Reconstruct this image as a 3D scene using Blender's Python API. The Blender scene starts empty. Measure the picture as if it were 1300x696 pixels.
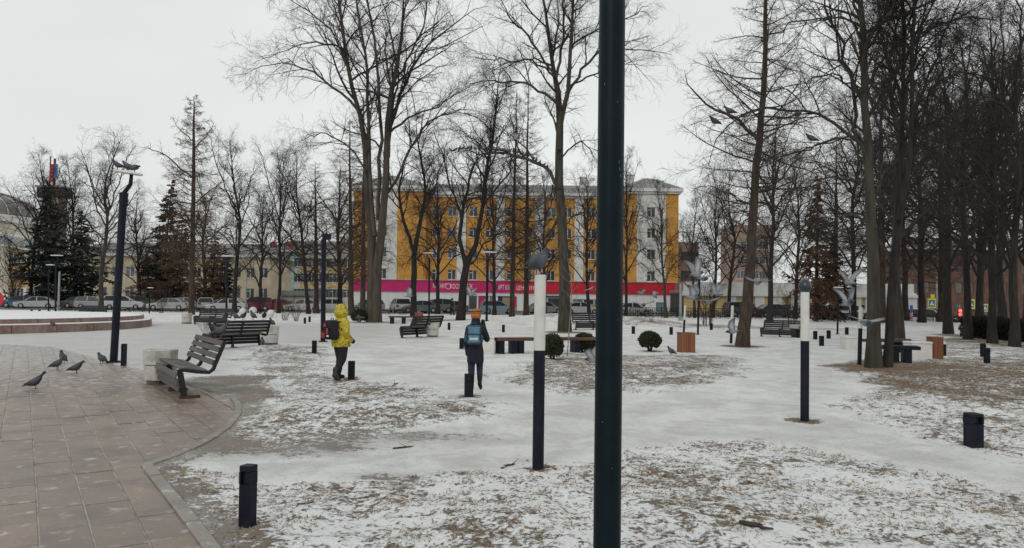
import bpy, bmesh, math, random
import numpy as np
from mathutils import Vector, Matrix

scene = bpy.context.scene
C = scene.collection
PI = math.pi

# ------------------------------------------------------------------ camera
F = 975.0                     # focal length in pixels of the 1300 px wide photograph
PITCH = math.atan((379 - 348) / F)
ROLL = math.radians(0.6)
CAM = np.array([0.0, 0.0, 1.6])
_f = np.array([0, math.cos(PITCH), math.sin(PITCH)])
_r0 = np.array([1.0, 0, 0]); _u0 = np.array([0, -math.sin(PITCH), math.cos(PITCH)])
_r = math.cos(ROLL) * _r0 + math.sin(ROLL) * _u0
_u = -math.sin(ROLL) * _r0 + math.cos(ROLL) * _u0
cd = bpy.data.cameras.new('camera')
cd.sensor_fit = 'HORIZONTAL'; cd.sensor_width = 36.0; cd.lens = F / 1300 * 36
cd.clip_start = 0.05; cd.clip_end = 6000
cam = bpy.data.objects.new('camera', cd); C.objects.link(cam)
cam.matrix_world = Matrix(((_r[0], _u[0], -_f[0], CAM[0]), (_r[1], _u[1], -_f[1], CAM[1]),
                           (_r[2], _u[2], -_f[2], CAM[2]), (0, 0, 0, 1)))
scene.camera = cam

# ------------------------------------------------------------------ world: an overcast winter sky
SUN_EL, SUN_AZ = math.radians(28), math.radians(200)
world = bpy.data.worlds.new('World'); scene.world = world; world.use_nodes = True
nt = world.node_tree; nt.nodes.clear()
sky = nt.nodes.new('ShaderNodeTexSky'); sky.sky_type = 'NISHITA'; sky.sun_disc = False
sky.sun_elevation = SUN_EL; sky.sun_rotation = SUN_AZ; sky.air_density = 1.0; sky.dust_density = 4.0
tc = nt.nodes.new('ShaderNodeTexCoord')
mp = nt.nodes.new('ShaderNodeMapping'); mp.inputs['Scale'].default_value = (1.2, 1.2, 3.0)
nz = nt.nodes.new('ShaderNodeTexNoise'); nz.inputs['Scale'].default_value = 1.3; nz.inputs['Detail'].default_value = 4
rp = nt.nodes.new('ShaderNodeValToRGB')
rp.color_ramp.elements[0].position = 0.25; rp.color_ramp.elements[0].color = (7.0, 7.25, 7.15, 1)
rp.color_ramp.elements[1].position = 0.75; rp.color_ramp.elements[1].color = (8.7, 8.95, 8.75, 1)
mx = nt.nodes.new('ShaderNodeMix'); mx.data_type = 'RGBA'; mx.inputs[0].default_value = 0.05
bg = nt.nodes.new('ShaderNodeBackground'); bg.inputs['Strength'].default_value = 0.1
wo = nt.nodes.new('ShaderNodeOutputWorld')
L = nt.links
L.new(tc.outputs['Generated'], mp.inputs['Vector']); L.new(mp.outputs['Vector'], nz.inputs['Vector'])
L.new(nz.outputs['Fac'], rp.inputs['Fac'])
L.new(rp.outputs['Color'], mx.inputs[6]); L.new(sky.outputs['Color'], mx.inputs[7])
L.new(mx.outputs[2], bg.inputs['Color']); L.new(bg.outputs['Background'], wo.inputs['Surface'])

sd = bpy.data.lights.new('sun', 'SUN'); sd.energy = 0.6; sd.angle = math.radians(25); sd.color = (1.0, 0.97, 0.92)
sun = bpy.data.objects.new('sun', sd); C.objects.link(sun)
_sdir = Vector((math.sin(SUN_AZ) * math.cos(SUN_EL), math.cos(SUN_AZ) * math.cos(SUN_EL), math.sin(SUN_EL)))
sun.rotation_euler = (-_sdir).to_track_quat('-Z', 'Y').to_euler()
vs = scene.view_settings
vs.view_transform = 'Standard'; vs.look = 'None'; vs.exposure = 0.0; vs.gamma = 1.0; vs.use_curve_mapping = False

# ------------------------------------------------------------------ numeric helpers
def ss(a, b, x):
    t = np.clip((np.asarray(x, float) - a) / (b - a), 0, 1); return t * t * (3 - 2 * t)

def vnoise(x, y, seed=0):
    x = np.asarray(x, float); y = np.asarray(y, float)
    ix = np.floor(x).astype(np.int64); iy = np.floor(y).astype(np.int64)
    fx = x - ix; fy = y - iy; fx = fx * fx * (3 - 2 * fx); fy = fy * fy * (3 - 2 * fy)
    def hsh(a, b):
        h = (a * 374761393 + b * 668265263 + seed * 974634777) & 0x7fffffff
        h = ((h ^ (h >> 13)) * 1274126177) & 0x7fffffff
        return ((h ^ (h >> 16)) & 0xffff) / 65535.0
    return (hsh(ix, iy) * (1 - fx) + hsh(ix + 1, iy) * fx) * (1 - fy) + (hsh(ix, iy + 1) * (1 - fx) + hsh(ix + 1, iy + 1) * fx) * fy

def fbm(x, y, o=4, seed=0):
    s = 0; a = 0.5; t = 0
    for i in range(o):
        s = s + a * vnoise(x, y, seed + i * 17); t += a; a *= 0.5; x = x * 2.03 + 5.1; y = y * 2.03 + 1.7
    return s / t

def ray(px, py):
    return _f * F + _r * (px - 650) + _u * (348 - py)

def W(px, py, Y):
    """the world point on the sight line of a photograph pixel at depth Y"""
    d = ray(px, py); return CAM + d * (Y / d[1])

def flat(px, py):
    d = ray(px, py); t = -CAM[2] / d[2]; return CAM[:2] + d[:2] * t

def in_poly(x, y, poly):
    x = np.asarray(x, float); y = np.asarray(y, float)
    ins = np.zeros(x.shape, bool); n = len(poly)
    for i in range(n):
        x1, y1 = poly[i]; x2, y2 = poly[(i + 1) % n]
        if y1 == y2: continue
        c = ((y1 > y) != (y2 > y)) & (x < (x2 - x1) * (y - y1) / (y2 - y1) + x1)
        ins ^= c
    return ins

def sd_poly(x, y, poly):
    """signed distance, positive inside"""
    x = np.asarray(x, float); y = np.asarray(y, float)
    d = np.full(x.shape, 1e9); n = len(poly)
    for i in range(n):
        ax, ay = poly[i]; bx_, by_ = poly[(i + 1) % n]
        ex, ey = bx_ - ax, by_ - ay
        t = np.clip(((x - ax) * ex + (y - ay) * ey) / (ex * ex + ey * ey + 1e-12), 0, 1)
        d = np.minimum(d, np.hypot(x - ax - t * ex, y - ay - t * ey))
    return np.where(in_poly(x, y, poly), d, -d)

def FP(lst): return [tuple(flat(*p)) for p in lst]

# plan of the place: edges of the paving and of the lawns, on the flat ground
_kerb_px = [(268, 696), (227, 643), (186, 592), (225, 579), (262, 562), (288, 544), (302, 527), (303, 516), (296, 506)]
KERB = FP(_kerb_px)
_dk = np.array(KERB[0]) - np.array(KERB[2]); _dk = _dk / np.linalg.norm(_dk)
KERB = [tuple(np.array(KERB[0]) + _dk * 5.0)] + KERB
PAVE = KERB + FP([(268, 498), (235, 488), (205, 476), (178, 468), (140, 462), (112, 452), (70, 441), (0, 437), (-200, 436)]) + [(-24, 20), (-14, 6), (-7, -2)]
P1 = FP([(300, 550), (335, 520), (345, 497), (310, 475), (330, 460), (400, 465), (470, 483), (520, 486), (600, 505), (662, 513), (640, 527), (560, 543), (450, 556), (330, 570), (290, 566)])
P1B = FP([(300, 443), (360, 436), (420, 439), (430, 452), (420, 470), (330, 470), (280, 455)])
P2 = FP([(655, 457), (700, 447), (800, 450), (870, 449), (940, 455), (966, 463), (945, 478), (900, 492), (830, 503), (740, 503), (660, 493), (630, 472)])
P3 = FP([(190, 602), (235, 590), (285, 598), (345, 606), (420, 617), (560, 603), (640, 597), (720, 592), (800, 566), (900, 559), (1000, 562), (1100, 582), (1200, 602), (1300, 627), (1600, 700)]) + [(9, 3), (6, -2), (-0.5, -2), (-1.4, 3.5), KERB[1], KERB[2]]
P4 = FP([(1055, 468), (1130, 462), (1300, 447), (1700, 440), (1700, 700), (1300, 592), (1200, 568), (1130, 543), (1050, 518), (1078, 500), (1120, 491), (1085, 480)])
P5 = FP([(1080, 462), (1200, 425), (1300, 428), (1700, 430), (1700, 450), (1300, 452)])
DIRT = FP([(200, 487), (245, 480), (320, 474), (348, 492), (345, 508), (300, 530), (270, 512), (230, 505)])
LIT = FP([(1060, 470), (1110, 462), (1200, 462), (1300, 458), (1600, 455), (1500, 500), (1300, 520), (1180, 500), (1120, 492), (1085, 481)])

def gauss(x, y, cx, cy, sx, sy): return np.exp(-((x - cx) / sx) ** 2 - ((y - cy) / sy) ** 2)

def base_h(x, y):
    x = np.asarray(x, float); y = np.asarray(y, float)
    z = -0.25 * ss(62, 90, y) - 1.8 * ss(34, 58, x) * ss(45, 92, y)
    z = z + 0.10 * gauss(x, y, 1.6, 5.4, 2.6, 1.2) + 0.16 * gauss(x, y, -2.0, 10.6, 1.6, 1.1)
    z = z + 0.10 * gauss(x, y, 2.9, 17.0, 2.6, 3.0) + 0.75 * gauss(x, y, 4.2, 48, 6.0, 4.0)
    z = z + 0.10 * gauss(x, y, 13, 19, 4.0, 6.0)
    z = z + 0.25 * gauss(x, y, -10.5, 54, 4.5, 1.4) + 0.22 * gauss(x, y, -29, 57, 9, 1.2) + 0.2 * gauss(x, y, -18, 60, 6, 1.5)
    z = z + 0.12 * gauss(x, y, -7.2, 23.3, 1.2, 0.8) + 0.10 * gauss(x, y, -3.7, 11.6, 0.5, 0.4)
    return z

def hgt(x, y):
    x = np.asarray(x, float); y = np.asarray(y, float)
    z = base_h(x, y)
    r = np.hypot(x, y)
    amp = 1 - 0.75 * ss(30, 70, r)
    rough = np.zeros(x.shape)
    for P in (P1, P1B, P2, P3, P4, P5):
        rough = np.maximum(rough, ss(-0.3, 0.4, sd_poly(x, y, P)))
    z = z + amp * ((fbm(x * 0.9, y * 0.9, 3, 3) - 0.5) * (0.02 + 0.07 * rough) + (fbm(x * 4.2, y * 4.2, 4, 9) - 0.5) * (0.028 + 0.055 * rough) * (r < 35))
    ps = sd_poly(x, y, PAVE)
    w = ss(-0.9, 0.0, ps)
    z = z * (1 - w) + 0.012 * w
    z = np.where(ps > 0.03, -0.06, z)
    return z

def zat(x, y): return float(hgt(np.array([x]), np.array([y]))[0])

def place(px, py):
    """where the sight line of a pixel meets the ground"""
    z = 0.0
    d = ray(px, py)
    for _ in range(12):
        t = (z - CAM[2]) / d[2]
        p = CAM + d * t
        zz = zat(p[0], p[1])
        if zz < -0.05 and p[1] < 30: zz = 0.0
        z = z * 0.4 + zz * 0.6
    return np.array([p[0], p[1], z])

def at_depth(px, Y):
    p = W(px, 380, Y); z = zat(p[0], Y)
    return np.array([p[0], Y, z])

# ------------------------------------------------------------------ materials
MATS = {}
def nodes_of(name):
    m = bpy.data.materials.new(name); m.use_nodes = True
    t = m.node_tree; b = t.nodes['Principled BSDF']
    return m, t, b

def mat(name, c1, c2=None, scale=8.0, rough=0.7, bump=0.0, spec=0.3, metal=0.0, detail=6.0, stretch=None, coords='Object', rnd=0.0, ramp=(0.35, 0.65), bscale=None, dirt=None):
    if name in MATS: return MATS[name]
    m, t, b = nodes_of(name)
    N = t.nodes; K = t.links
    c2 = c2 or tuple(0.8 * v for v in c1)
    co = N.new('ShaderNodeTexCoord'); src = co.outputs[coords]
    if stretch:
        mpn = N.new('ShaderNodeMapping'); mpn.inputs['Scale'].default_value = stretch
        K.new(src, mpn.inputs['Vector']); src = mpn.outputs['Vector']
    n = N.new('ShaderNodeTexNoise'); n.inputs['Scale'].default_value = scale; n.inputs['Detail'].default_value = detail
    K.new(src, n.inputs['Vector'])
    r = N.new('ShaderNodeValToRGB'); r.color_ramp.elements[0].position = ramp[0]; r.color_ramp.elements[1].position = ramp[1]
    r.color_ramp.elements[0].color = (*c2, 1); r.color_ramp.elements[1].color = (*c1, 1)
    K.new(n.outputs['Fac'], r.inputs['Fac'])
    col = r.outputs['Color']
    if dirt:      # a second, larger pattern of stains: (colour, scale, amount)
        n2 = N.new('ShaderNodeTexNoise'); n2.inputs['Scale'].default_value = dirt[1]; n2.inputs['Detail'].default_value = 8
        K.new(src, n2.inputs['Vector'])
        r2 = N.new('ShaderNodeMapRange'); r2.inputs['From Min'].default_value = 0.48; r2.inputs['From Max'].default_value = 0.72
        r2.inputs['To Max'].default_value = dirt[2]
        K.new(n2.outputs['Fac'], r2.inputs['Value'])
        mm = N.new('ShaderNodeMix'); mm.data_type = 'RGBA'; mm.inputs[7].default_value = (*dirt[0], 1)
        K.new(r2.outputs['Result'], mm.inputs[0]); K.new(col, mm.inputs[6]); col = mm.outputs[2]
    if rnd:
        oi = N.new('ShaderNodeObjectInfo'); mr = N.new('ShaderNodeMapRange')
        mr.inputs['To Min'].default_value = 1 - rnd; mr.inputs['To Max'].default_value = 1 + rnd
        K.new(oi.outputs['Random'], mr.inputs['Value'])
        hs = N.new('ShaderNodeHueSaturation'); K.new(mr.outputs['Result'], hs.inputs['Value']); K.new(col, hs.inputs['Color']); col = hs.outputs['Color']
    K.new(col, b.inputs['Base Color'])
    b.inputs['Roughness'].default_value = rough; b.inputs['Metallic'].default_value = metal
    b.inputs['Specular IOR Level'].default_value = spec
    if bump:
        nb = N.new('ShaderNodeTexNoise'); nb.inputs['Scale'].default_value = bscale or scale * 3; nb.inputs['Detail'].default_value = 5
        K.new(src, nb.inputs['Vector'])
        bp = N.new('ShaderNodeBump'); bp.inputs['Strength'].default_value = bump; bp.inputs['Distance'].default_value = 0.02
        K.new(nb.outputs['Fac'], bp.inputs['Height']); K.new(bp.outputs['Normal'], b.inputs['Normal'])
    MATS[name] = m
    return m

def mat_emit(name, col, strength):
    m, t, b = nodes_of(name)
    b.inputs['Base Color'].default_value = (*col, 1); b.inputs['Emission Color'].default_value = (*col, 1)
    b.inputs['Emission Strength'].default_value = strength; MATS[name] = m; return m

def mat_glass(name, col, rough=0.08):
    if name in MATS: return MATS[name]
    m, t, b = nodes_of(name)
    N = t.nodes; K = t.links
    oi = N.new('ShaderNodeObjectInfo'); mr = N.new('ShaderNodeMapRange'); mr.inputs['To Min'].default_value = 0.5; mr.inputs['To Max'].default_value = 1.7
    K.new(oi.outputs['Random'], mr.inputs['Value'])
    hs = N.new('ShaderNodeHueSaturation'); hs.inputs['Color'].default_value = (*col, 1); K.new(mr.outputs['Result'], hs.inputs['Value'])
    K.new(hs.outputs['Color'], b.inputs['Base Color'])
    b.inputs['Roughness'].default_value = rough; b.inputs['Specular IOR Level'].default_value = 0.5
    MATS[name] = m; return m

def mat_vcol(name, rough=0.6, noise=0.0, scale=60):
    m, t, b = nodes_of(name); N = t.nodes; K = t.links
    a = N.new('ShaderNodeAttribute'); a.attribute_name = 'Col'
    col = a.outputs['Color']
    n = N.new('ShaderNodeTexNoise'); n.inputs['Scale'].default_value = scale
    co = N.new('ShaderNodeTexCoord'); K.new(co.outputs['Object'], n.inputs['Vector'])
    mr = N.new('ShaderNodeMapRange'); mr.inputs['To Min'].default_value = 1 - noise; mr.inputs['To Max'].default_value = 1 + noise
    K.new(n.outputs['Fac'], mr.inputs['Value'])
    hs = N.new('ShaderNodeHueSaturation'); K.new(col, hs.inputs['Color']); K.new(mr.outputs['Result'], hs.inputs['Value'])
    K.new(hs.outputs['Color'], b.inputs['Base Color']); b.inputs['Roughness'].default_value = rough
    MATS[name] = m; return m

# ------------------------------------------------------------------ mesh helpers
def link(name, me, m=None, parent=None, smooth=None):
    o = bpy.data.objects.new(name, me); C.objects.link(o)
    if m is not None:
        me.materials.clear(); me.materials.append(m)
    if parent is not None: o.parent = parent
    return o

def mesh_quads(name, V, Q, smooth=True):
    """fast mesh from arrays: V (n,3), Q (m,4) or (m,3)"""
    me = bpy.data.meshes.new(name)
    V = np.ascontiguousarray(V, np.float32); Q = np.ascontiguousarray(Q, np.int32)
    k = Q.shape[1]
    me.vertices.add(len(V)); me.vertices.foreach_set('co', V.ravel())
    me.loops.add(Q.size); me.loops.foreach_set('vertex_index', Q.ravel())
    me.polygons.add(len(Q)); me.polygons.foreach_set('loop_start', np.arange(0, Q.size, k, dtype=np.int32))
    me.update(calc_edges=True)
    if not smooth: me.shade_flat()
    return me

def tubes(P, R, S):
    """P (N,K,3) centre lines, R (N,K) radii -> verts, quads"""
    N, K, _ = P.shape
    T = np.gradient(P, axis=1); T /= np.linalg.norm(T, axis=2, keepdims=True) + 1e-9
    av = P[:, -1] - P[:, 0]
    ref = np.where((np.abs(av[:, 2]) > 0.7 * np.linalg.norm(av, axis=1))[:, None], np.array([[1.0, 0.1, 0]]), np.array([[0, 0.1, 1.0]]))[:, None, :]
    U = np.cross(T, np.broadcast_to(ref, T.shape)); U /= np.linalg.norm(U, axis=2, keepdims=True) + 1e-9
    Vv = np.cross(T, U)
    a = np.arange(S) * 2 * PI / S
    V = P[:, :, None, :] + R[:, :, None, None] * (np.cos(a)[None, None, :, None] * U[:, :, None, :] + np.sin(a)[None, None, :, None] * Vv[:, :, None, :])
    idx = np.arange(N * K * S).reshape(N, K, S)
    a0 = idx[:, :-1, :]; a1 = idx[:, 1:, :]
    Q = np.stack([a0, np.roll(a0, -1, 2), np.roll(a1, -1, 2), a1], axis=-1).reshape(-1, 4)
    return V.reshape(-1, 3), Q

def merge(parts):
    Vs, Qs, off = [], [], 0
    for V, Q in parts:
        Vs.append(V); Qs.append(Q + off); off += len(V)
    return np.concatenate(Vs), np.concatenate(Qs)

class MB:
    def __init__(self): self.v = []; self.f = []; self.c = []; self.col = None
    def _add(self, vs, fs):
        o = len(self.v); self.v += [tuple(map(float, p)) for p in vs]; self.f += [tuple(i + o for i in f) for f in fs]
        if self.col is not None: self.c += [self.col] * len(vs)
        return self
    def box(self, c, s, rz=0.0, M=None):
        x, y, z = s[0] / 2, s[1] / 2, s[2] / 2
        vs = [Vector((a * x, b * y, d * z)) for a in (-1, 1) for b in (-1, 1) for d in (-1, 1)]
        R = Matrix.Rotation(rz, 3, 'Z') if M is None else M
        vs = [R @ v + Vector(c) for v in vs]
        return self._add(vs, [(0, 1, 3, 2), (4, 6, 7, 5), (0, 4, 5, 1), (2, 3, 7, 6), (0, 2, 6, 4), (1, 5, 7, 3)])
    def rng(self, x0, x1, y0, y1, z0, z1):
        return self.box(((x0 + x1) / 2, (y0 + y1) / 2, (z0 + z1) / 2), (x1 - x0, y1 - y0, z1 - z0))
    def bar(self, p0, p1, w, h, up=(0, 0, 1)):
        p0 = Vector(p0); p1 = Vector(p1); d = (p1 - p0); l = d.length; d.normalize()
        s = d.cross(Vector(up)); s = s.normalized() if s.length > 1e-6 else Vector((1, 0, 0)); u = s.cross(d)
        M = Matrix((d, s, u)).transposed()
        return self.box((p0 + p1) / 2, (l, w, h), M=M)
    def tube(self, pts, rs, S=10, cap=True, flatz=1.0):
        P = [Vector(p) for p in pts]
        if not isinstance(rs, (list, tuple)): rs = [rs] * len(P)
        rings = []
        prev = None
        for i, p in enumerate(P):
            t = (P[min(i + 1, len(P) - 1)] - P[max(i - 1, 0)]).normalized()
            if prev is None:
                ref = Vector((0, 0, 1)) if abs(t.z) < 0.8 else Vector((1, 0, 0))
                u = t.cross(ref).normalized()
            else:
                u = (prev - t * prev.dot(t)).normalized()
            prev = u; v = t.cross(u)
            r = rs[i]; ra, rb = (r if isinstance(r, tuple) else (r, r * flatz))
            rings.append([p + u * (math.cos(k * 2 * PI / S) * ra) + v * (math.sin(k * 2 * PI / S) * rb) for k in range(S)])
        vs = [q for ring in rings for q in ring]; fs = []
        for i in range(len(P) - 1):
            for k in range(S):
                fs.append((i * S + k, i * S + (k + 1) % S, (i + 1) * S + (k + 1) % S, (i + 1) * S + k))
        if cap:
            fs.append(tuple(range(S - 1, -1, -1))); fs.append(tuple(range((len(P) - 1) * S, len(P) * S)))
        return self._add(vs, fs)
    def capsule(self, p0, p1, r0, r1, S=12, sx=1.0):
        p0 = Vector(p0); p1 = Vector(p1); d = (p1 - p0).normalized()
        pts = []; rs = []
        for a in (-88, -60, -30, 0): pts.append(p0 + d * r0 * math.sin(math.radians(a))); rs.append(r0 * math.cos(math.radians(a)))
        for a in (0.001, 30, 60, 88): pts.append(p1 + d * r1 * math.sin(math.radians(a))); rs.append(r1 * math.cos(math.radians(a)))
        return self.tube(pts, rs, S)
    def ell(self, c, r, seg=16, rings=10):
        vs = []; fs = []
        for i in range(rings + 1):
            a = -PI / 2 + PI * i / rings
            for k in range(seg):
                b = 2 * PI * k / seg
                vs.append((c[0] + r[0] * math.cos(a) * math.cos(b), c[1] + r[1] * math.cos(a) * math.sin(b), c[2] + r[2] * math.sin(a)))
        for i in range(rings):
            for k in range(seg):
                fs.append((i * seg + k, i * seg + (k + 1) % seg, (i + 1) * seg + (k + 1) % seg, (i + 1) * seg + k))
        return self._add(vs, fs)
    def lathe(self, prof, S=24, c=(0, 0, 0), a0=0.0, a1=2 * PI):
        full = abs(a1 - a0 - 2 * PI) < 1e-6; n = S if full else S + 1
        vs = []; fs = []
        for r, z in prof:
            for k in range(n):
                a = a0 + (a1 - a0) * k / S
                vs.append((c[0] + r * math.cos(a), c[1] + r * math.sin(a), c[2] + z))
        for i in range(len(prof) - 1):
            for k in range(S):
                k2 = (k + 1) % n
                fs.append((i * n + k, i * n + k2, (i + 1) * n + k2, (i + 1) * n + k))
        return self._add(vs, fs)
    def prism(self, poly, axis, a, b):
        """poly of 2-D points extruded along an axis from a to b"""
        n = len(poly)
        def mk(p, t): return {'x': (t, p[0], p[1]), 'y': (p[0], t, p[1]), 'z': (p[0], p[1], t)}[axis]
        vs = [mk(p, a) for p in poly] + [mk(p, b) for p in poly]
        fs = [tuple(range(n - 1, -1, -1)), tuple(range(n, 2 * n))] + [(i, (i + 1) % n, n + (i + 1) % n, n + i) for i in range(n)]
        return self._add(vs, fs)
    def quad(self, a, b, c, d): return self._add([a, b, c, d], [(0, 1, 2, 3)])
    def mesh(self, name, smooth=False, fix=True):
        me = bpy.data.meshes.new(name); me.from_pydata(self.v, [], self.f)
        if fix:
            bm = bmesh.new(); bm.from_mesh(me); bmesh.ops.recalc_face_normals(bm, faces=bm.faces[:]); bm.to_mesh(me); bm.free()
        if self.c:
            a = me.attributes.new('Col', 'FLOAT_COLOR', 'POINT')
            a.data.foreach_set('color', np.array([(*q, 1.0) for q in self.c], np.float32).ravel())
        me.polygons.foreach_set('use_smooth', [bool(smooth)] * len(me.polygons)); me.update()
        return me
    def build(self, name, m, parent=None, smooth=False, bevel=0.0, seg=1, fix=True):
        o = link(name, self.mesh(name, smooth, fix), m, parent)
        if bevel:
            md = o.modifiers.new('bevel', 'BEVEL'); md.width = bevel; md.segments = seg; md.limit_method = 'ANGLE'
        return o

def smooth_by_angle(o, deg=40):
    me = o.data
    bm = bmesh.new(); bm.from_mesh(me)
    for e in bm.edges:
        if len(e.link_faces) == 2 and e.calc_face_angle(0) > math.radians(deg): e.smooth = False
    for f in bm.faces: f.smooth = True
    bm.to_mesh(me); bm.free()

def tag(o, label=None, cat=None, group=None, kind=None):
    if label: o['label'] = label
    if cat: o['category'] = cat
    if group: o['group'] = group
    if kind: o['kind'] = kind
    return o

def empty(name, loc=(0, 0, 0), rz=0.0, label=None, cat=None, group=None):
    o = bpy.data.objects.new(name, None); C.objects.link(o); o.empty_display_size = 0.2
    o.location = tuple(map(float, loc)); o.rotation_euler = (0, 0, rz)
    return tag(o, label, cat, group)

KIDS = {}
def kids(o): return [c for c in o.children]
def copy_tree(o, parent=None):
    c = o.copy(); C.objects.link(c)
    if parent is not None:
        c.parent = parent; c.matrix_parent_inverse = o.matrix_parent_inverse.copy()
    for ch in kids(o): copy_tree(ch, c)
    return c

def put(o, loc, rz=0.0, scale=1.0, label=None, group=None):
    o.location = tuple(map(float, loc)); o.rotation_euler = (0, 0, rz)
    o.scale = (scale,) * 3 if not isinstance(scale, tuple) else scale
    if label: o['label'] = label
    if group: o['group'] = group
    return o

def remeshed(mb, name, voxel=0.012, smooth_it=6):
    me = mb.mesh(name + '_raw', True)
    o = bpy.data.objects.new('tmp', me); C.objects.link(o)
    r = o.modifiers.new('r', 'REMESH'); r.mode = 'VOXEL'; r.voxel_size = voxel; r.use_smooth_shade = True
    s = o.modifiers.new('s', 'SMOOTH'); s.iterations = smooth_it; s.factor = 0.5
    dg = bpy.context.evaluated_depsgraph_get()
    out = bpy.data.meshes.new_from_object(o.evaluated_get(dg)); out.name = name
    bpy.data.objects.remove(o); bpy.data.meshes.remove(me)
    return out

def text_mesh(s, size, extrude=0.02, bold=0.0):
    cu = bpy.data.curves.new('t', 'FONT'); cu.body = s; cu.size = size; cu.extrude = extrude; cu.offset = bold
    cu.align_x = 'LEFT'; cu.align_y = 'CENTER'; cu.resolution_u = 2
    o = bpy.data.objects.new('t', cu); C.objects.link(o)
    dg = bpy.context.evaluated_depsgraph_get()
    me = bpy.data.meshes.new_from_object(o.evaluated_get(dg))
    bpy.data.objects.remove(o); bpy.data.curves.remove(cu)
    me.transform(Matrix.Rotation(PI / 2, 4, 'X'))
    return me

# ================================================================== GROUND
def ground_masks(x, y):
    n = (fbm(x * 1.3, y * 1.3, 4, 41) - 0.5)
    cov = np.full(x.shape, 0.93); ice = np.ones(x.shape); lit = np.zeros(x.shape); dirt = np.zeros(x.shape)
    for P, c, lt, wd in ((P1, 0.585, 0.3, 0.45), (P1B, 0.56, 0.4, 0.8), (P2, 0.55, 0.4, 0.9), (P3, 0.645, 0.1, 0.35), (P4, 0.60, 0.2, 0.5), (P5, 0.56, 0.1, 0.8)):
        w = ss(-wd, wd, sd_poly(x, y, P) + n * 1.0 * wd * 2)
        cov = cov * (1 - w) + c * w; ice = ice * (1 - w); lit = np.maximum(lit, lt * w)
    w = ss(-0.6, 0.7, sd_poly(x, y, LIT) + n * 1.5); cov = cov * (1 - w) + 0.47 * w; lit = np.maximum(lit, w * 0.85)
    w = ss(-0.3, 0.35, sd_poly(x, y, DIRT) + n * 0.7); dirt = np.maximum(dirt, w); cov = cov * (1 - w) + 0.43 * w; ice *= 1 - 0.6 * w
    # worn dirt beside the kerb
    kd = np.full(x.shape, 1e9)
    for i in range(len(KERB) - 1):
        ax, ay = KERB[i]; ex, ey = KERB[i + 1][0] - ax, KERB[i + 1][1] - ay
        t = np.clip(((x - ax) * ex + (y - ay) * ey) / (ex * ex + ey * ey), 0, 1)
        kd = np.minimum(kd, np.hypot(x - ax - t * ex, y - ay - t * ey))
    w = ss(0.55, 0.12, kd + n * 0.5); dirt = np.maximum(dirt, w); cov = cov * (1 - 0.75 * w) + 0.40 * 0.75 * w
    w = ss(0.0, 5.0, -x - 2.5 + n * 3) * ss(13, 18, y) * ss(50, 40, y); dirt = np.maximum(dirt, 0.75 * w)
    w = gauss(x, y, 0.2, 12.5, 2.2, 2.6) + gauss(x, y, 3.6, 9.2, 2.2, 0.5) + gauss(x, y, 6.0, 7.6, 1.8, 0.4); dirt = np.maximum(dirt, np.clip(w * 0.15 + n * 0.8 * (w > 0.15), 0, 0.4))
    # bare icy concrete where the path leaves the paving
    w = gauss(x, y, -2.55, 8.15, 1.15, 0.42) + 0.8 * gauss(x, y, -1.4, 8.9, 1.2, 0.35) + 0.6 * gauss(x, y, -1.1, 6.9, 0.35, 0.2)
    w = np.clip(w * 1.5 + n * 0.5 * (w > 0.1), 0, 1); dirt = np.maximum(dirt, 0.9 * w); cov = cov * (1 - w) + 0.50 * w
    # bare earth around trunks and posts, doubling as painted contact shade
    for (cx, cy, s) in BARE_SHADE:
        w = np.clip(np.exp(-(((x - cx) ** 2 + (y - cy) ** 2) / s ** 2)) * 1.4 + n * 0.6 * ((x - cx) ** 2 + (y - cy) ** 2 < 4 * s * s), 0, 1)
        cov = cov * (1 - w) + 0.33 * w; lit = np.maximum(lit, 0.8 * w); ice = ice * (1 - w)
    # lawns and verges under the trees further back
    back = ss(30, 45, y) * (fbm(x * 0.12 + 3, y * 0.2, 3, 77))
    w = np.maximum(ss(0.50, 0.62, back) * ss(75, 66, y), ss(57, 64, y + 6 * n) * ss(88, 80, y) * (0.45 + 0.5 * ss(0, 12, x))); cov = cov * (1 - w) + 0.64 * w; ice *= 1 - w; lit = np.maximum(lit, 0.4 * w)
    w = 0.8 * gauss(x, y, -4, 52, 6.5, 4.5) + 0.7 * gauss(x, y, 12, 46, 7, 2.5); w = np.clip(w * 1.3, 0, 1)
    cov = cov * (1 - w) + 0.50 * w; ice *= 1 - w; lit = np.maximum(lit, 0.75 * w)
    return cov, ice, lit, dirt

BARE_SHADE = []
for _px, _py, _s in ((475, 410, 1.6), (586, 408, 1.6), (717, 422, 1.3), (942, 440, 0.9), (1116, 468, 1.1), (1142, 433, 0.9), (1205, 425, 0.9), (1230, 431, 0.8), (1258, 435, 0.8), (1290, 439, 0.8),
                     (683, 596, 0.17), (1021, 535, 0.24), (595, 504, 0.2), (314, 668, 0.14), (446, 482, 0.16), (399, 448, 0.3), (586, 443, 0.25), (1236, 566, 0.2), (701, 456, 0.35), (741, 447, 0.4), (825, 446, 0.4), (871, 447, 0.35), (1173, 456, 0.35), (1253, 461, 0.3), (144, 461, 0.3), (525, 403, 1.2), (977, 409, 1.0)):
    _p = flat(_px, _py); BARE_SHADE.append((_p[0], _p[1], _s))

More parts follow.
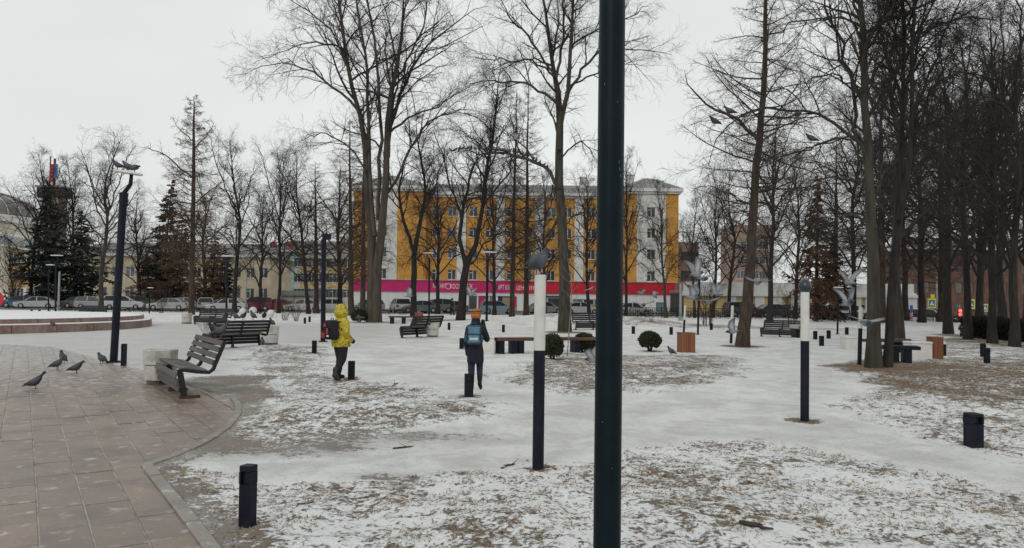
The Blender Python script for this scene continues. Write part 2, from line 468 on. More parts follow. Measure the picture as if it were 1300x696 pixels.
def snow_ground_mat():
    m, t, b = nodes_of('snowy_ground'); N = t.nodes; K = t.links
    geo = N.new('ShaderNodeNewGeometry')
    def attr(n):
        a = N.new('ShaderNodeAttribute'); a.attribute_name = n; return a.outputs['Fac']
    def noise(s, d=6, rough=0.6, dist=0.0, st=None):
        src = geo.outputs['Position']
        if st:
            q = N.new('ShaderNodeMapping'); q.inputs['Scale'].default_value = st; K.new(src, q.inputs['Vector']); src = q.outputs['Vector']
        n = N.new('ShaderNodeTexNoise'); n.inputs['Scale'].default_value = s; n.inputs['Detail'].default_value = d
        n.inputs['Roughness'].default_value = rough; n.inputs['Distortion'].default_value = dist
        K.new(src, n.inputs['Vector']); return n.outputs['Fac']
    def math_(op, a, b_=None, c=None):
        n = N.new('ShaderNodeMath'); n.operation = op
        for i, v in enumerate((a, b_, c)):
            if v is None: continue
            if isinstance(v, (int, float)): n.inputs[i].default_value = v
            else: K.new(v, n.inputs[i])
        return n.outputs[0]
    def mix(f, a, b_):
        n = N.new('ShaderNodeMix'); n.data_type = 'RGBA'
        if isinstance(f, (int, float)): n.inputs[0].default_value = f
        else: K.new(f, n.inputs[0])
        for i, v in ((6, a), (7, b_)):
            if isinstance(v, tuple): n.inputs[i].default_value = (*v, 1)
            else: K.new(v, n.inputs[i])
        return n.outputs[2]
    def ramp(v, lo, hi):
        n = N.new('ShaderNodeMapRange'); n.interpolation_type = 'SMOOTHSTEP'
        n.inputs['From Min'].default_value = lo; n.inputs['From Max'].default_value = hi; K.new(v, n.inputs['Value']); return n.outputs['Result']
    cov, ice, lit, dirt = attr('cov'), attr('ice'), attr('litter'), attr('dirt')
    nA = noise(8.5, 8, 0.66, 0.5); nB = noise(30, 6, 0.68, 0.3); nC = noise(1.1, 5, 0.6, 0.5); nD = noise(70, 4, 0.6)
    s = math_('MULTIPLY_ADD', math_('SUBTRACT', nA, 0.5), 1.1, cov)
    s = math_('MULTIPLY_ADD', math_('SUBTRACT', nB, 0.5), 1.0, s)
    s = math_('MULTIPLY_ADD', math_('SUBTRACT', nC, 0.5), 0.65, s)
    fac = ramp(s, 0.46, 0.62)
    grass = mix(ramp(nB, 0.35, 0.65), (0.092, 0.062, 0.040), (0.26, 0.185, 0.108))
    grass = mix(ramp(nD, 0.45, 0.7), grass, (0.38, 0.28, 0.165))
    litc = mix(ramp(nB, 0.38, 0.62), (0.11, 0.068, 0.038), (0.25, 0.17, 0.10))
    under = mix(lit, grass, litc)
    grime = mix(ramp(nC, 0.4, 0.6), (0.24, 0.205, 0.17), (0.36, 0.335, 0.305))
    under = mix(dirt, under, grime)
    green = ramp(noise(0.35, 2), 0.60, 0.72)
    under = mix(math_('MULTIPLY', green, 0.55), under, (0.10, 0.11, 0.045))
    fine = mix(ramp(nD, 0.3, 0.7), (0.76, 0.765, 0.77), (0.88, 0.882, 0.885))
    nS = noise(1.15, 9, 0.68, 0.6); nS2 = noise(5.5, 8, 0.72, 0.8); nS3 = noise(0.45, 5, 0.6, 0.4)
    icec = mix(ramp(nS, 0.38, 0.60), (0.66, 0.655, 0.64), (0.87, 0.87, 0.865))
    icec = mix(math_('MULTIPLY', ramp(nS2, 0.50, 0.66), 0.42), icec, (0.50, 0.48, 0.45))
    icec = mix(math_('MULTIPLY', ramp(nS3, 0.50, 0.68), 0.35), icec, (0.50, 0.475, 0.445))
    icec = mix(math_('MULTIPLY', ramp(nB, 0.52, 0.68), 0.42), icec, (0.46, 0.44, 0.41))
    icec = mix(math_('MULTIPLY', dirt, math_('MULTIPLY_ADD', nS, 0.9, 0.3)), icec, (0.43, 0.42, 0.405))
    snow = mix(ice, fine, icec)
    col = mix(fac, under, snow)
    K.new(col, b.inputs['Base Color'])
    rr = N.new('ShaderNodeMapRange'); rr.inputs['To Min'].default_value = 0.75; rr.inputs['To Max'].default_value = 0.42; K.new(ice, rr.inputs['Value'])
    K.new(rr.outputs['Result'], b.inputs['Roughness']); b.inputs['Specular IOR Level'].default_value = 0.28
    hb = math_('MULTIPLY_ADD', fac, 0.5, math_('MULTIPLY', nB, 0.6)); hb = math_('MULTIPLY_ADD', nD, 0.25, hb); hb = math_('MULTIPLY_ADD', math_('MULTIPLY', nS2, ice), 1.1, hb)
    bp = N.new('ShaderNodeBump'); bp.inputs['Strength'].default_value = 0.85; bp.inputs['Distance'].default_value = 0.05
    K.new(hb, bp.inputs['Height']); K.new(bp.outputs['Normal'], b.inputs['Normal'])
    return m

def make_ground():
    # rings round the camera's foot: fine near, coarse far
    r1 = 1.2 * 1.0155 ** np.arange(0, 212)
    r2 = r1[-1] * 1.028 ** np.arange(1, 150)
    r2 = r2[r2 < 900]
    rr = np.concatenate([r1, r2, [1500, 3000]])
    aa = np.concatenate([np.linspace(-180, -46, 60)[:-1], np.linspace(-46, 46, 410), np.linspace(46, 180, 60)[1:]])
    A, Rr = np.meshgrid(np.radians(aa), rr)
    X = np.sin(A) * Rr; Y = np.cos(A) * Rr
    Z = hgt(X, Y)
    n, k = X.shape
    idx = np.arange(n * k).reshape(n, k)
    Q = np.stack([idx[:-1, :-1], idx[:-1, 1:], idx[1:, 1:], idx[1:, :-1]], -1).reshape(-1, 4)[:, ::-1]
    V = np.stack([X, Y, Z], -1).reshape(-1, 3)
    # the middle, under the camera
    c = len(V); V = np.vstack([V, [[0, 0, 0.0]]])
    me = mesh_quads('ground', V, Q)
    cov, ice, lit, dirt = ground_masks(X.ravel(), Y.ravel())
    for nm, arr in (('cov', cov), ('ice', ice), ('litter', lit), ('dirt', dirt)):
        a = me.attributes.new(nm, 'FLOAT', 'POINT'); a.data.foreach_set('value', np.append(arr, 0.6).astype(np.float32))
    o = link('ground', me, snow_ground_mat()); tag(o, kind='structure')
    return o
ground = make_ground()

# ------------------------------------------------------------------ paving slabs
def slab_mat(name, a, b_, snowy):
    m, t, b = nodes_of(name); N = t.nodes; K = t.links
    geo = N.new('ShaderNodeNewGeometry'); oi = N.new('ShaderNodeObjectInfo')
    def noise(s, d=6, st=None, dist=0.0):
        src = geo.outputs['Position']
        if st:
            q = N.new('ShaderNodeMapping'); q.inputs['Scale'].default_value = st; q.inputs['Rotation'].default_value = (0, 0, math.radians(-32)); K.new(src, q.inputs['Vector']); src = q.outputs['Vector']
        n = N.new('ShaderNodeTexNoise'); n.inputs['Scale'].default_value = s; n.inputs['Detail'].default_value = d; n.inputs['Distortion'].default_value = dist
        K.new(src, n.inputs['Vector']); return n.outputs['Fac']
    def ramp(v, lo, hi, tm=1.0):
        n = N.new('ShaderNodeMapRange'); n.interpolation_type = 'SMOOTHSTEP'; n.inputs['From Min'].default_value = lo; n.inputs['From Max'].default_value = hi
        n.inputs['To Max'].default_value = tm; K.new(v, n.inputs['Value']); return n.outputs['Result']
    def mix(f, p, q):
        n = N.new('ShaderNodeMix'); n.data_type = 'RGBA'; K.new(f, n.inputs[0]) if not isinstance(f, float) else None
        if isinstance(f, float): n.inputs[0].default_value = f
        for i, v in ((6, p), (7, q)):
            if isinstance(v, tuple): n.inputs[i].default_value = (*v, 1)
            else: K.new(v, n.inputs[i])
        return n.outputs[2]
    col = mix(oi.outputs['Random'], a, b_)
    col = mix(ramp(noise(30, 5), 0.4, 0.65, 0.5), col, tuple(0.62 * v for v in a))
    col = mix(ramp(noise(2.2, 6), 0.45, 0.7, 0.55), col, tuple(0.55 * v for v in b_))
    col = mix(ramp(noise(0.8, 5), 0.50, 0.66, 0.45), col, tuple(0.5 * v for v in b_))
    col = mix(ramp(noise(140, 2), 0.55, 0.75, 0.35), col, tuple(1.4 * v for v in a))
    film = noise(7.0, 12, None, 0.3)
    sep = N.new('ShaderNodeSeparateXYZ'); K.new(geo.outputs['Position'], sep.inputs[0])
    add = N.new('ShaderNodeMath'); add.operation = 'MULTIPLY_ADD'; K.new(ramp(sep.outputs['Y'], 9.0, 20.0), add.inputs[0]); add.inputs[1].default_value = snowy; K.new(film, add.inputs[2])
    col = mix(ramp(add.outputs[0], 0.57, 0.74, 0.45), col, (0.66, 0.66, 0.67))
    K.new(col, b.inputs['Base Color'])
    b.inputs['Roughness'].default_value = 0.36; b.inputs['Specular IOR Level'].default_value = 0.4
    bp = N.new('ShaderNodeBump'); bp.inputs['Strength'].default_value = 0.25; bp.inputs['Distance'].default_value = 0.01
    K.new(noise(45, 5), bp.inputs['Height']); K.new(bp.outputs['Normal'], b.inputs['Normal'])
    return m

def make_paving():
    # bed that shows in the joints: packed snow and grit
    bed = mat('joint_snow', (0.60, 0.59, 0.57), (0.30, 0.27, 0.23), scale=5, rough=0.8, coords='Object', detail=8, ramp=(0.3, 0.6))
    me = bpy.data.meshes.new('pavement')
    bm = bmesh.new()
    vs = [bm.verts.new((x, y, -0.011)) for x, y in PAVE]
    f = bm.faces.new(vs); bmesh.ops.triangulate(bm, faces=[f]); bmesh.ops.recalc_face_normals(bm, faces=bm.faces[:])
    bm.to_mesh(me); bm.free()
    if me.polygons and me.polygons[0].normal.z < 0: me.flip_normals()
    root = link('pavement', me, bed); tag(root, kind='structure')
    sm = slab_mat('paving_slab', (0.265, 0.190, 0.140), (0.175, 0.138, 0.112), 0.22)
    d = np.array([-0.536, 0.844]); n = np.array([0.844, 0.536]); Wd, Ln = 0.30, 0.60
    o0 = np.array(flat(186, 592)) + n * 0.02
    rng = random.Random(5)
    b1 = MB().box((0, 0, -0.025), (Wd - 0.012, Ln - 0.005, 0.05))
    proto = b1.mesh('slab')
    bmv = bmesh.new(); bmv.from_mesh(proto)
    top = [e for e in bmv.edges if all(v.co.z > -0.001 for v in e.verts)]
    bmesh.ops.bevel(bmv, geom=top, offset=0.004, segments=1, affect='EDGES'); bmv.to_mesh(proto); bmv.free()
    proto.materials.append(sm)
    ang = math.atan2(d[1], d[0]) - PI / 2
    cand = []
    pv = np.array(PAVE)
    for i in range(-75, 14):
        off = rng.choice((0.0, 0.3)) + rng.uniform(-0.04, 0.04)
        for j in range(-14, 48):
            c = o0 + n * (i - 0.5) * Wd + d * (j * Ln + off)
            cs = [c + n * a * Wd / 2 + d * b_ * Ln / 2 for a in (-1, 1) for b_ in (-1, 1)]
            if not any(in_poly(np.array([q[0]]), np.array([q[1]]), PAVE)[0] for q in cs): continue
            if c[1] < 3.2 or c[1] > 26: continue
            p = np.array([c[0], c[1], 0]) - CAM
            zc = p @ _f; xc = 650 + F * (p @ _r) / zc
            if xc < -140 or zc < 1: continue
            cand.append((zc, c))
    cand.sort(key=lambda q: q[0])
    far = MB()
    for k, (zc, c) in enumerate(cand):
        jz = rng.uniform(-0.003, 0.003); ja = rng.uniform(-0.004, 0.004)
        if k < 300:
            o = bpy.data.objects.new('slab', proto); C.objects.link(o); o.parent = root
            o.location = (c[0], c[1], jz); o.rotation_euler = (rng.uniform(-0.004, 0.004), rng.uniform(-0.006, 0.006), ang + ja)
        else:
            far.box((c[0], c[1], -0.025 + jz), (Wd - 0.012, Ln - 0.005, 0.05), ang + ja)
    if far.v:
        fm = slab_mat('paving_slab_far', (0.26, 0.20, 0.16), (0.20, 0.16, 0.13), 0.22)
        o = far.build('slab_field', fm, root); tag(o, kind='stuff')
    # kerb stones, laid end to end along the edge
    km = slab_mat('kerb_stone', (0.27, 0.24, 0.20), (0.22, 0.195, 0.165), 0.0)
    pts = [np.array(p) for p in KERB]
    # resample
    seg = [0]
    for a, b_ in zip(pts[:-1], pts[1:]): seg.append(seg[-1] + np.linalg.norm(b_ - a))
    tot = seg[-1]
    def atl(s):
        i = min(np.searchsorted(seg, s, side='right') - 1, len(pts) - 2); t = (s - seg[i]) / (seg[i + 1] - seg[i]); return pts[i] * (1 - t) + pts[i + 1] * t
    corner = seg[3]
    s = 0.0; k = 0
    stops = [0.0]
    while stops[-1] < tot - 0.05:
        ln = 0.8 if stops[-1] < corner - 0.01 else 0.35
        nx = min(stops[-1] + ln, tot)
        if stops[-1] < corner - 0.01 < nx: nx = corner
        stops.append(nx)
    for a, b_ in zip(stops[:-1], stops[1:]):
        p, q = atl(a), atl(b_); dd = q - p; l = np.linalg.norm(dd)
        if l < 0.05: continue
        kb = MB().box((0, 0, -0.04), (l - 0.006, 0.10, 0.12))
        o = kb.build('kerb_stone', km, root, bevel=0.008)
        c = (p + q) / 2; o.location = (c[0], c[1], 0.006 + rng.uniform(-0.004, 0.004)); o.rotation_euler = (0, 0, math.atan2(dd[1], dd[0]) + rng.uniform(-0.006, 0.006))
make_paving()

# ------------------------------------------------------------------ the street behind the park
def ribbon(name, y0f, y1f, x0, x1, dz, m, ny=4, nx=60):
    xs = np.linspace(x0, x1, nx); V = []; Q = []
    for x in xs:
        for k in range(ny + 1):
            y = y0f + (y1f - y0f) * k / ny
            V.append((x, y, zat(x, y) + dz))
    for i in range(nx - 1):
        for k in range(ny):
            a = i * (ny + 1) + k; Q.append((a, a + ny + 1, a + ny + 2, a + 1))
    o = link(name, mesh_quads(name, np.array(V), np.array(Q)), m); tag(o, kind='structure'); return o
wet = mat('wet_asphalt', (0.11, 0.11, 0.115), (0.06, 0.06, 0.065), scale=0.5, rough=0.35, spec=0.5, dirt=((0.45, 0.45, 0.46), 0.35, 0.7))
ribbon('road', 86, 101, -160, 170, 0.04, wet)
walk = mat('trodden_pavement', (0.30, 0.29, 0.28), (0.20, 0.19, 0.18), scale=0.8, rough=0.6, dirt=((0.6, 0.6, 0.61), 0.4, 0.8))
ribbon('sidewalk', 101.2, 113, -160, 170, 0.14, walk)

# ------------------------------------------------------------------ grass, leaves and sticks lying in the snow
def grass_and_leaves():
    rng = np.random.default_rng(3)
    def scatter(n, poly_list, ymax):
        out = []
        for P, cnt in poly_list:
            pp = np.array(P); lo = pp.min(0); hi = np.minimum(pp.max(0), [12, ymax]); lo = np.maximum(lo, [-6, 3.4])
            x = rng.uniform(lo[0], hi[0], cnt); y = rng.uniform(lo[1], hi[1], cnt)
            k = sd_poly(x, y, P) > 0.05
            clump = fbm(x * 3.3, y * 3.3, 3, 5)
            k &= rng.random(cnt) < np.clip((clump - 0.42) * 4.5, 0.02, 1)
            k &= sd_poly(x, y, PAVE) < -0.05
            out.append(np.stack([x[k], y[k]], 1))
        return np.concatenate(out)
    xy = scatter(0, ((P3, 46000), (P1, 11000), (P4, 14000), (P2, 9000)), 19)
    n = len(xy); z = hgt(xy[:, 0], xy[:, 1])
    a = rng.uniform(0, 2 * PI, n); ln = rng.uniform(0.02, 0.075, n); el = rng.uniform(0.02, 0.5, n) ** 1.2
    wd = rng.uniform(0.0015, 0.0035, n) * (1 + xy[:, 1] / 14)
    d = np.stack([np.cos(a) * np.cos(el), np.sin(a) * np.cos(el), np.sin(el)], 1)
    s = np.stack([-np.sin(a), np.cos(a), np.zeros(n)], 1)
    p0 = np.stack([xy[:, 0], xy[:, 1], z - 0.002], 1)
    mid = p0 + d * (ln * 0.55)[:, None] + np.array([0, 0, 0.006]); tip = p0 + d * ln[:, None]; tip[:, 2] = np.maximum(tip[:, 2] - ln * 0.12, z + 0.003)
    V = np.stack([p0 - s * wd[:, None], p0 + s * wd[:, None], mid + s * wd[:, None] * 0.8, mid - s * wd[:, None] * 0.8, tip + s * 0.0006, tip - s * 0.0006], 1).reshape(-1, 3)
    i = np.arange(n)[:, None] * 6
    Q = np.concatenate([i + np.array([[0, 1, 2, 3]]), i + np.array([[3, 2, 4, 5]])])
    gm = mat('dry_grass', (0.34, 0.245, 0.13), (0.15, 0.10, 0.05), scale=3, rough=0.8, coords='Object')
    o = link('dry_grass', mesh_quads('dry_grass', V, Q), gm)
    tag(o, 'flattened straw coloured dead grass poking through the thin snow', 'grass', kind='stuff')
    # fallen leaves, curled
    xy = scatter(0, ((P3, 900), (P4, 900), (P2, 260), (P1, 260)), 16)
    xy = np.concatenate([xy, np.stack([rng.normal(0.28, 0.45, 60), rng.normal(7.0, 0.3, 60)], 1)])
    n = len(xy); z = hgt(xy[:, 0], xy[:, 1]) + 0.006
    a = rng.uniform(0, 2 * PI, n); s = rng.uniform(0.012, 0.03, n)
    e1 = np.stack([np.cos(a), np.sin(a), rng.uniform(-0.3, 0.3, n)], 1) * s[:, None]; e2 = np.stack([-np.sin(a), np.cos(a), rng.uniform(-0.3, 0.3, n)], 1) * (s * 0.7)[:, None]
    c = np.stack([xy[:, 0], xy[:, 1], z], 1); up = np.array([0, 0, 0.008])
    V = np.stack([c - e1 + up, c - e2, c + e1 + up * 0.7, c + e2 + up * 0.3], 1).reshape(-1, 3)
    Q = np.arange(4 * n).reshape(n, 4)
    lm = mat('fallen_leaf', (0.22, 0.075, 0.04), (0.10, 0.05, 0.03), scale=2, rough=0.7)
    o = link('fallen_leaves', mesh_quads('fallen_leaves', V, Q), lm)
    tag(o, 'small red brown fallen leaves scattered over the snowy lawns', 'leaves', kind='stuff')
grass_and_leaves()

bark_stick = mat('stick_bark', (0.07, 0.05, 0.045), (0.035, 0.028, 0.026), scale=20, rough=0.85)
def stick(px0, py0, px1, py1, r, label, seed, twig=True):
    a = place(px0, py0); b_ = place(px1, py1); rng = random.Random(seed)
    pts = []
    for k in range(6):
        t = k / 5; p = a * (1 - t) + b_ * t
        pts.append((p[0] + rng.uniform(-1, 1) * r * 1.5, p[1] + rng.uniform(-1, 1) * r * 1.5, zat(p[0], p[1]) + r * 0.8))
    q = MB().tube(pts, [r * 0.9, r, r, r * 0.85, r * 0.7, r * 0.3], 7)
    if twig:
        p = Vector(pts[3]); q.tube([p, p + Vector((rng.uniform(-1, 1), rng.uniform(0.2, 1), 0.25)).normalized() * r * 12], [r * 0.5, r * 0.15], 5)
    tag(q.build('stick', bark_stick, smooth=True), label, 'stick', 'sticks fallen on the snow')
stick(944, 667, 978, 674, 0.018, 'short thick dark stick lying on the snowy lawn beyond the tall dark lamp pole', 1, False)
stick(376, 641, 400, 638, 0.008, 'thin bent stick on the snow beside the slotted black bollard', 2)
stick(165, 654, 182, 652, 0.006, 'small dark twig by the kerb on worn dirt', 3)
stick(500, 570, 525, 567, 0.01, 'forked bare twig lying on the icy path', 4)
stick(497, 492, 505, 486, 0.012, 'bent twig on the lawn mound beside the yellow jacketed child', 5)
stick(640, 593, 655, 590, 0.01, 'short stick at the foot of the black and white post', 6)

# ================================================================== TREES
def resample(pts, rs, K, rng, wob=0.0):
    """smooth centre line through points"""
    P = np.array(pts, float); R = np.array(rs, float)
    d = np.concatenate([[0], np.cumsum(np.linalg.norm(np.diff(P, axis=0), axis=1))])
    t = np.linspace(0, d[-1], K)
    n = len(P)
    out = np.zeros((K, 3))
    m = np.zeros_like(P)
    for i in range(n):
        a, b_ = max(i - 1, 0), min(i + 1, n - 1); m[i] = (P[b_] - P[a]) / (d[b_] - d[a] + 1e-9)
    for k in range(K):
        i = min(np.searchsorted(d, t[k], side='right') - 1, n - 2); h = d[i + 1] - d[i]; u = (t[k] - d[i]) / h
        out[k] = (2 * u ** 3 - 3 * u ** 2 + 1) * P[i] + (u ** 3 - 2 * u ** 2 + u) * h * m[i] + (-2 * u ** 3 + 3 * u ** 2) * P[i + 1] + (u ** 3 - u ** 2) * h * m[i + 1]
    rr = np.interp(t, d, R)
    if wob: out[1:-1] += rng.normal(0, wob, (K - 2, 3))
    return out, rr

def grow(P, R, rng, n, t0, t1, ang, length, K, up=0.0, curve=0.0, wob=0.12, rk=0.6, rmin=0.003, prof=None, flat=0.0, tpow=1.0, rl=0.017):
    """n children on each of the N parent branches"""
    N, K0, _ = P.shape
    t = (np.arange(n)[None, :] + rng.random((N, n))) / n
    t = t0 + (t1 - t0) * t ** tpow
    x = np.clip(t * (K0 - 1), 0, K0 - 1.0001); i = x.astype(int); f = (x - i)[..., None]
    rows = np.arange(N)[:, None]
    A = P[rows, i]; B = P[rows, i + 1]
    pos = A * (1 - f) + B * f
    tan = B - A; tan /= np.linalg.norm(tan, axis=2, keepdims=True) + 1e-9
    rad = R[rows, i] * (1 - f[..., 0]) + R[rows, i + 1] * f[..., 0]
    pos = pos.reshape(-1, 3); tan = tan.reshape(-1, 3); rad = rad.ravel(); tt = t.ravel(); M = N * n
    plen = np.repeat(np.linalg.norm(np.diff(P, axis=1), axis=2).sum(1), n)
    ref = np.where(np.abs(tan[:, 2:3]) > 0.9, np.array([[1.0, 0, 0]]), np.array([[0, 0, 1.0]]))
    u = np.cross(tan, ref); u /= np.linalg.norm(u, axis=1, keepdims=True); v = np.cross(tan, u)
    az = (np.tile(np.arange(n), N) * 2.4 + np.repeat(rng.uniform(0, 6.28, N), n) + rng.normal(0, 0.5, M))
    if flat: az = np.where(rng.random(M) < flat, np.where(np.arange(M) % 2 == 0, 0.0, PI) + rng.normal(0, 0.35, M), az)
    an = rng.normal(ang, ang * 0.22, M)
    d = np.cos(an)[:, None] * tan + np.sin(an)[:, None] * (np.cos(az)[:, None] * u + np.sin(az)[:, None] * v)
    d[:, 2] += up; d /= np.linalg.norm(d, axis=1, keepdims=True)
    ln = (length if np.isscalar(length) else length(tt, plen)) * rng.uniform(0.6, 1.25, M)
    if prof is not None: ln = ln * prof(tt)
    r0 = np.minimum(rad * rk, ln * rl + rmin)
    Q = np.zeros((M, K, 3)); Q[:, 0] = pos
    st = (ln / (K - 1))[:, None]
    for k in range(1, K):
        d = d + rng.normal(0, wob, (M, 3)); d[:, 2] += curve
        d /= np.linalg.norm(d, axis=1, keepdims=True); Q[:, k] = Q[:, k - 1] + d * st
    RR = r0[:, None] * (1 - np.linspace(0, 1, K)[None, :] ** 1.1 * 0.8); RR = np.maximum(RR, rmin * 0.6)
    return Q, RR

def lime(rng, limbs, trunk, l2=12, l3=8, l4=6, auto=8, auto_len=4.0, s=1.0, droop=-0.02, twig=0.0045, sides=3):
    """trunk and limbs: lists of (points, radii); returns (trunk mesh arrays, crown mesh arrays)"""
    K = 14
    tp = [resample(p, r, K, rng, 0.02 * s) for p, r in trunk]; lp = [resample(p, r, K, rng, 0.05 * s) for p, r in limbs]
    TP = np.array([a for a, _ in tp]); TR = np.array([b for _, b in tp])
    parts_t = [tubes(TP, TR, 12)]
    L1 = []; R1 = []
    if lp:
        LP = np.array([a for a, _ in lp]); LR = np.array([b for _, b in lp]); L1.append(LP); R1.append(LR)
        parts_t.append(tubes(LP, LR, 8))
    if auto:
        q, r = grow(TP, TR, rng, auto, 0.42, 0.98, 0.85, auto_len * s, K, up=0.35, curve=0.05, wob=0.10, rk=0.55, rmin=0.01 * s, prof=lambda t: 1.25 - 0.75 * t)
        L1.append(q); R1.append(r); parts_t.append(tubes(q, r, 6))
    # the leaders' own ends carry branches too
    L1.append(TP[:, K // 2:][:, np.linspace(0, K - K // 2 - 1, K).astype(int)] if False else TP); R1.append(TR)
    P1_ = np.concatenate(L1); Rr = np.concatenate(R1)
    tstart = 0.25
    q2, r2 = grow(P1_[:-len(TP)], Rr[:-len(TP)], rng, l2, tstart, 1.0, 0.75, lambda t, pl: np.clip(pl * 0.48 * (1.15 - 0.7 * t), 0.6 * s, 3.6 * s), 8, up=0.18, curve=droop, wob=0.16, rmin=0.006 * s)
    q2b, r2b = grow(P1_[-len(TP):], Rr[-len(TP):], rng, int(l2 * 1.2), 0.5, 1.0, 0.85, lambda t, pl: np.clip(pl * 0.26 * (1.3 - 0.8 * t), 0.8 * s, 3.4 * s), 8, up=0.2, curve=0.02, wob=0.16, rmin=0.006 * s)
    q2 = np.concatenate([q2, q2b]); r2 = np.concatenate([r2, r2b])
    q3, r3 = grow(q2, r2, rng, l3, 0.15, 1.0, 0.72, lambda t, pl: np.clip(pl * 0.52 * (1.25 - 0.7 * t), 0.35 * s, 1.9 * s), 6, up=0.06, curve=droop * 2.0, wob=0.19, rmin=twig * 1.3 * s)
    q4, r4 = grow(q3, r3, rng, l4, 0.15, 1.0, 0.7, lambda t, pl: np.clip(pl * 0.58 * (1.2 - 0.6 * t), 0.22 * s, 0.95 * s), 3, up=0.03, curve=-0.08, wob=0.16, rmin=twig * s)
    crown = merge([tubes(q2, r2, 5), tubes(q3, r3, 3), tubes(q4, r4, sides)])
    return merge(parts_t), crown

def simple_trunk(H, r, rng, bend=0.9, flare=1.6):
    zs = [0, 0.03, 0.08, 0.25, 0.5, 0.75, 1.0]
    pts = [(rng.normal(0, bend * 0.3) * z * 1.2, rng.normal(0, bend * 0.3) * z * 1.2, z * H - (0.1 if z == 0 else 0)) for z in zs]
    rs = [r * flare, r * 1.25, r * 1.05, r * 0.92, r * 0.66, r * 0.36, 0.02]
    return pts, rs

def generic_lime(seed, H=14.0, r=0.24, forks=3, l2=9, l3=7, l4=5):
    rng = np.random.default_rng(seed)
    trunk = [simple_trunk(H, r, rng)]
    limbs = []
    for k in range(forks + 9):
        fz = 0.17 + 0.5 * (k + rng.random()) / (forks + 9); z0 = fz * H; a = k * 2.4 + rng.uniform(0, 1); L_ = rng.uniform(0.24, 0.40) * H * (1.3 - fz)
        x0 = np.interp(z0, [q[2] for q in trunk[0][0]], [q[0] for q in trunk[0][0]]); y0 = np.interp(z0, [q[2] for q in trunk[0][0]], [q[1] for q in trunk[0][0]])
        if fz < 0.38 or rng.random() < 0.25: prof_ = [(0, 0), (0.28, 0.30), (0.62, 0.52), (0.95, 0.50), (1.15, 0.30)]        # arching
        else: st = rng.uniform(0.8, 1.6); prof_ = [(0, 0), (0.22, 0.30 * st), (0.45, 0.68 * st), (0.62, 1.0 * st), (0.8, 1.2 * st)]   # rising
        tw = rng.normal(0, 0.35); pts = []
        for q, (o_, u_) in enumerate(prof_):
            aa = a + tw * q / 4; pts.append((x0 + math.cos(aa) * o_ * L_, y0 + math.sin(aa) * o_ * L_, z0 + u_ * L_ + rng.normal(0, 0.03) * L_ * (q > 0)))
        limbs.append((pts, [r * 0.40, r * 0.31, r * 0.23, r * 0.14, 0.015]))
    return lime(rng, limbs, trunk, l2=l2, l3=l3, l4=l4, auto=6, auto_len=H * 0.2, s=H / 14, twig=0.0052)

def larch(seed, H=16.0, r=0.22, spread=3.2, nb=80, l2=11, l3=6, trunk=None, extra=(), low=0.14, tw=1.0):
    rng = np.random.default_rng(seed)
    tr = trunk or simple_trunk(H, r, rng, 0.12)
    TP, TR = resample(tr[0], tr[1], 20, rng, 0.015); TP = TP[None]; TR = TR[None]
    q1, r1 = grow(TP, TR, rng, nb, low, 0.99, 1.45, spread, 9, up=-0.02, curve=0.05, wob=0.08, rk=0.35, rmin=0.008, rl=0.009, prof=lambda t: np.clip(1.25 - 1.15 * t, 0.08, 1) * np.clip((t - low + 0.08) * 6, 0.35, 1))
    big = [tubes(TP, TR, 12)]
    if extra:
        ep = [resample(p, rr, 9, rng, 0.04) for p, rr in extra]
        e = np.array([a for a, _ in ep]); er = np.array([b for _, b in ep]); q1 = np.concatenate([q1, e]); r1 = np.concatenate([r1, er])
    q2, r2 = grow(q1, r1, rng, l2, 0.12, 1.0, 0.85, lambda t, pl: np.clip(pl * 0.36 * (1.2 - 0.8 * t), 0.25, 1.5), 5, up=-0.12, curve=-0.03, wob=0.14, rmin=0.0045 * tw, flat=0.5, rl=0.007)
    q3, r3 = grow(q2, r2, rng, l3, 0.1, 1.0, 0.8, lambda t, pl: np.clip(pl * 0.5, 0.1, 0.5), 3, up=-0.08, curve=-0.05, wob=0.15, rmin=0.0042 * tw)
    big.append(tubes(q1, r1, 6))
    return merge(big), merge([tubes(q2, r2, 4), tubes(q3, r3, 3)])

def spruce(seed, H=14.0, r=0.2, spread=3.0, nb=85, l2=13, l3=7, droop=-0.10, fat=0.032, low=0.06):
    rng = np.random.default_rng(seed)
    tr = simple_trunk(H, r, rng, 0.06, 1.3)
    TP, TR = resample(tr[0], tr[1], 18, rng, 0.0); TP = TP[None]; TR = TR[None]
    q1, r1 = grow(TP, TR, rng, nb, low, 0.995, 1.6, spread, 7, up=-0.05, curve=droop * 0.3, wob=0.06, rk=0.35, rmin=0.008, prof=lambda t: np.clip(1.06 - t, 0.05, 1))
    q2, r2 = grow(q1, r1, rng, l2, 0.08, 1.0, 0.9, lambda t, pl: np.clip(pl * 0.36 * (1.25 - t), 0.12, 1.1), 4, up=-0.10, curve=-0.08, wob=0.1, rmin=0.008, flat=0.8)
    q3, r3 = grow(q2, r2, rng, l3, 0.05, 1.0, 0.7, lambda t, pl: np.clip(pl * 0.55, 0.1, 0.4), 3, up=-0.10, curve=-0.1, wob=0.1, rmin=0.006, flat=0.5)
    r2 = np.maximum(r2, fat * 0.6); r3 = np.maximum(r3, fat * np.array([[0.6, 1.0, 0.25]]))
    return merge([tubes(TP, TR, 10), tubes(q1, r1, 4)]), merge([tubes(q2, r2, 4), tubes(q3, r3, 3)])

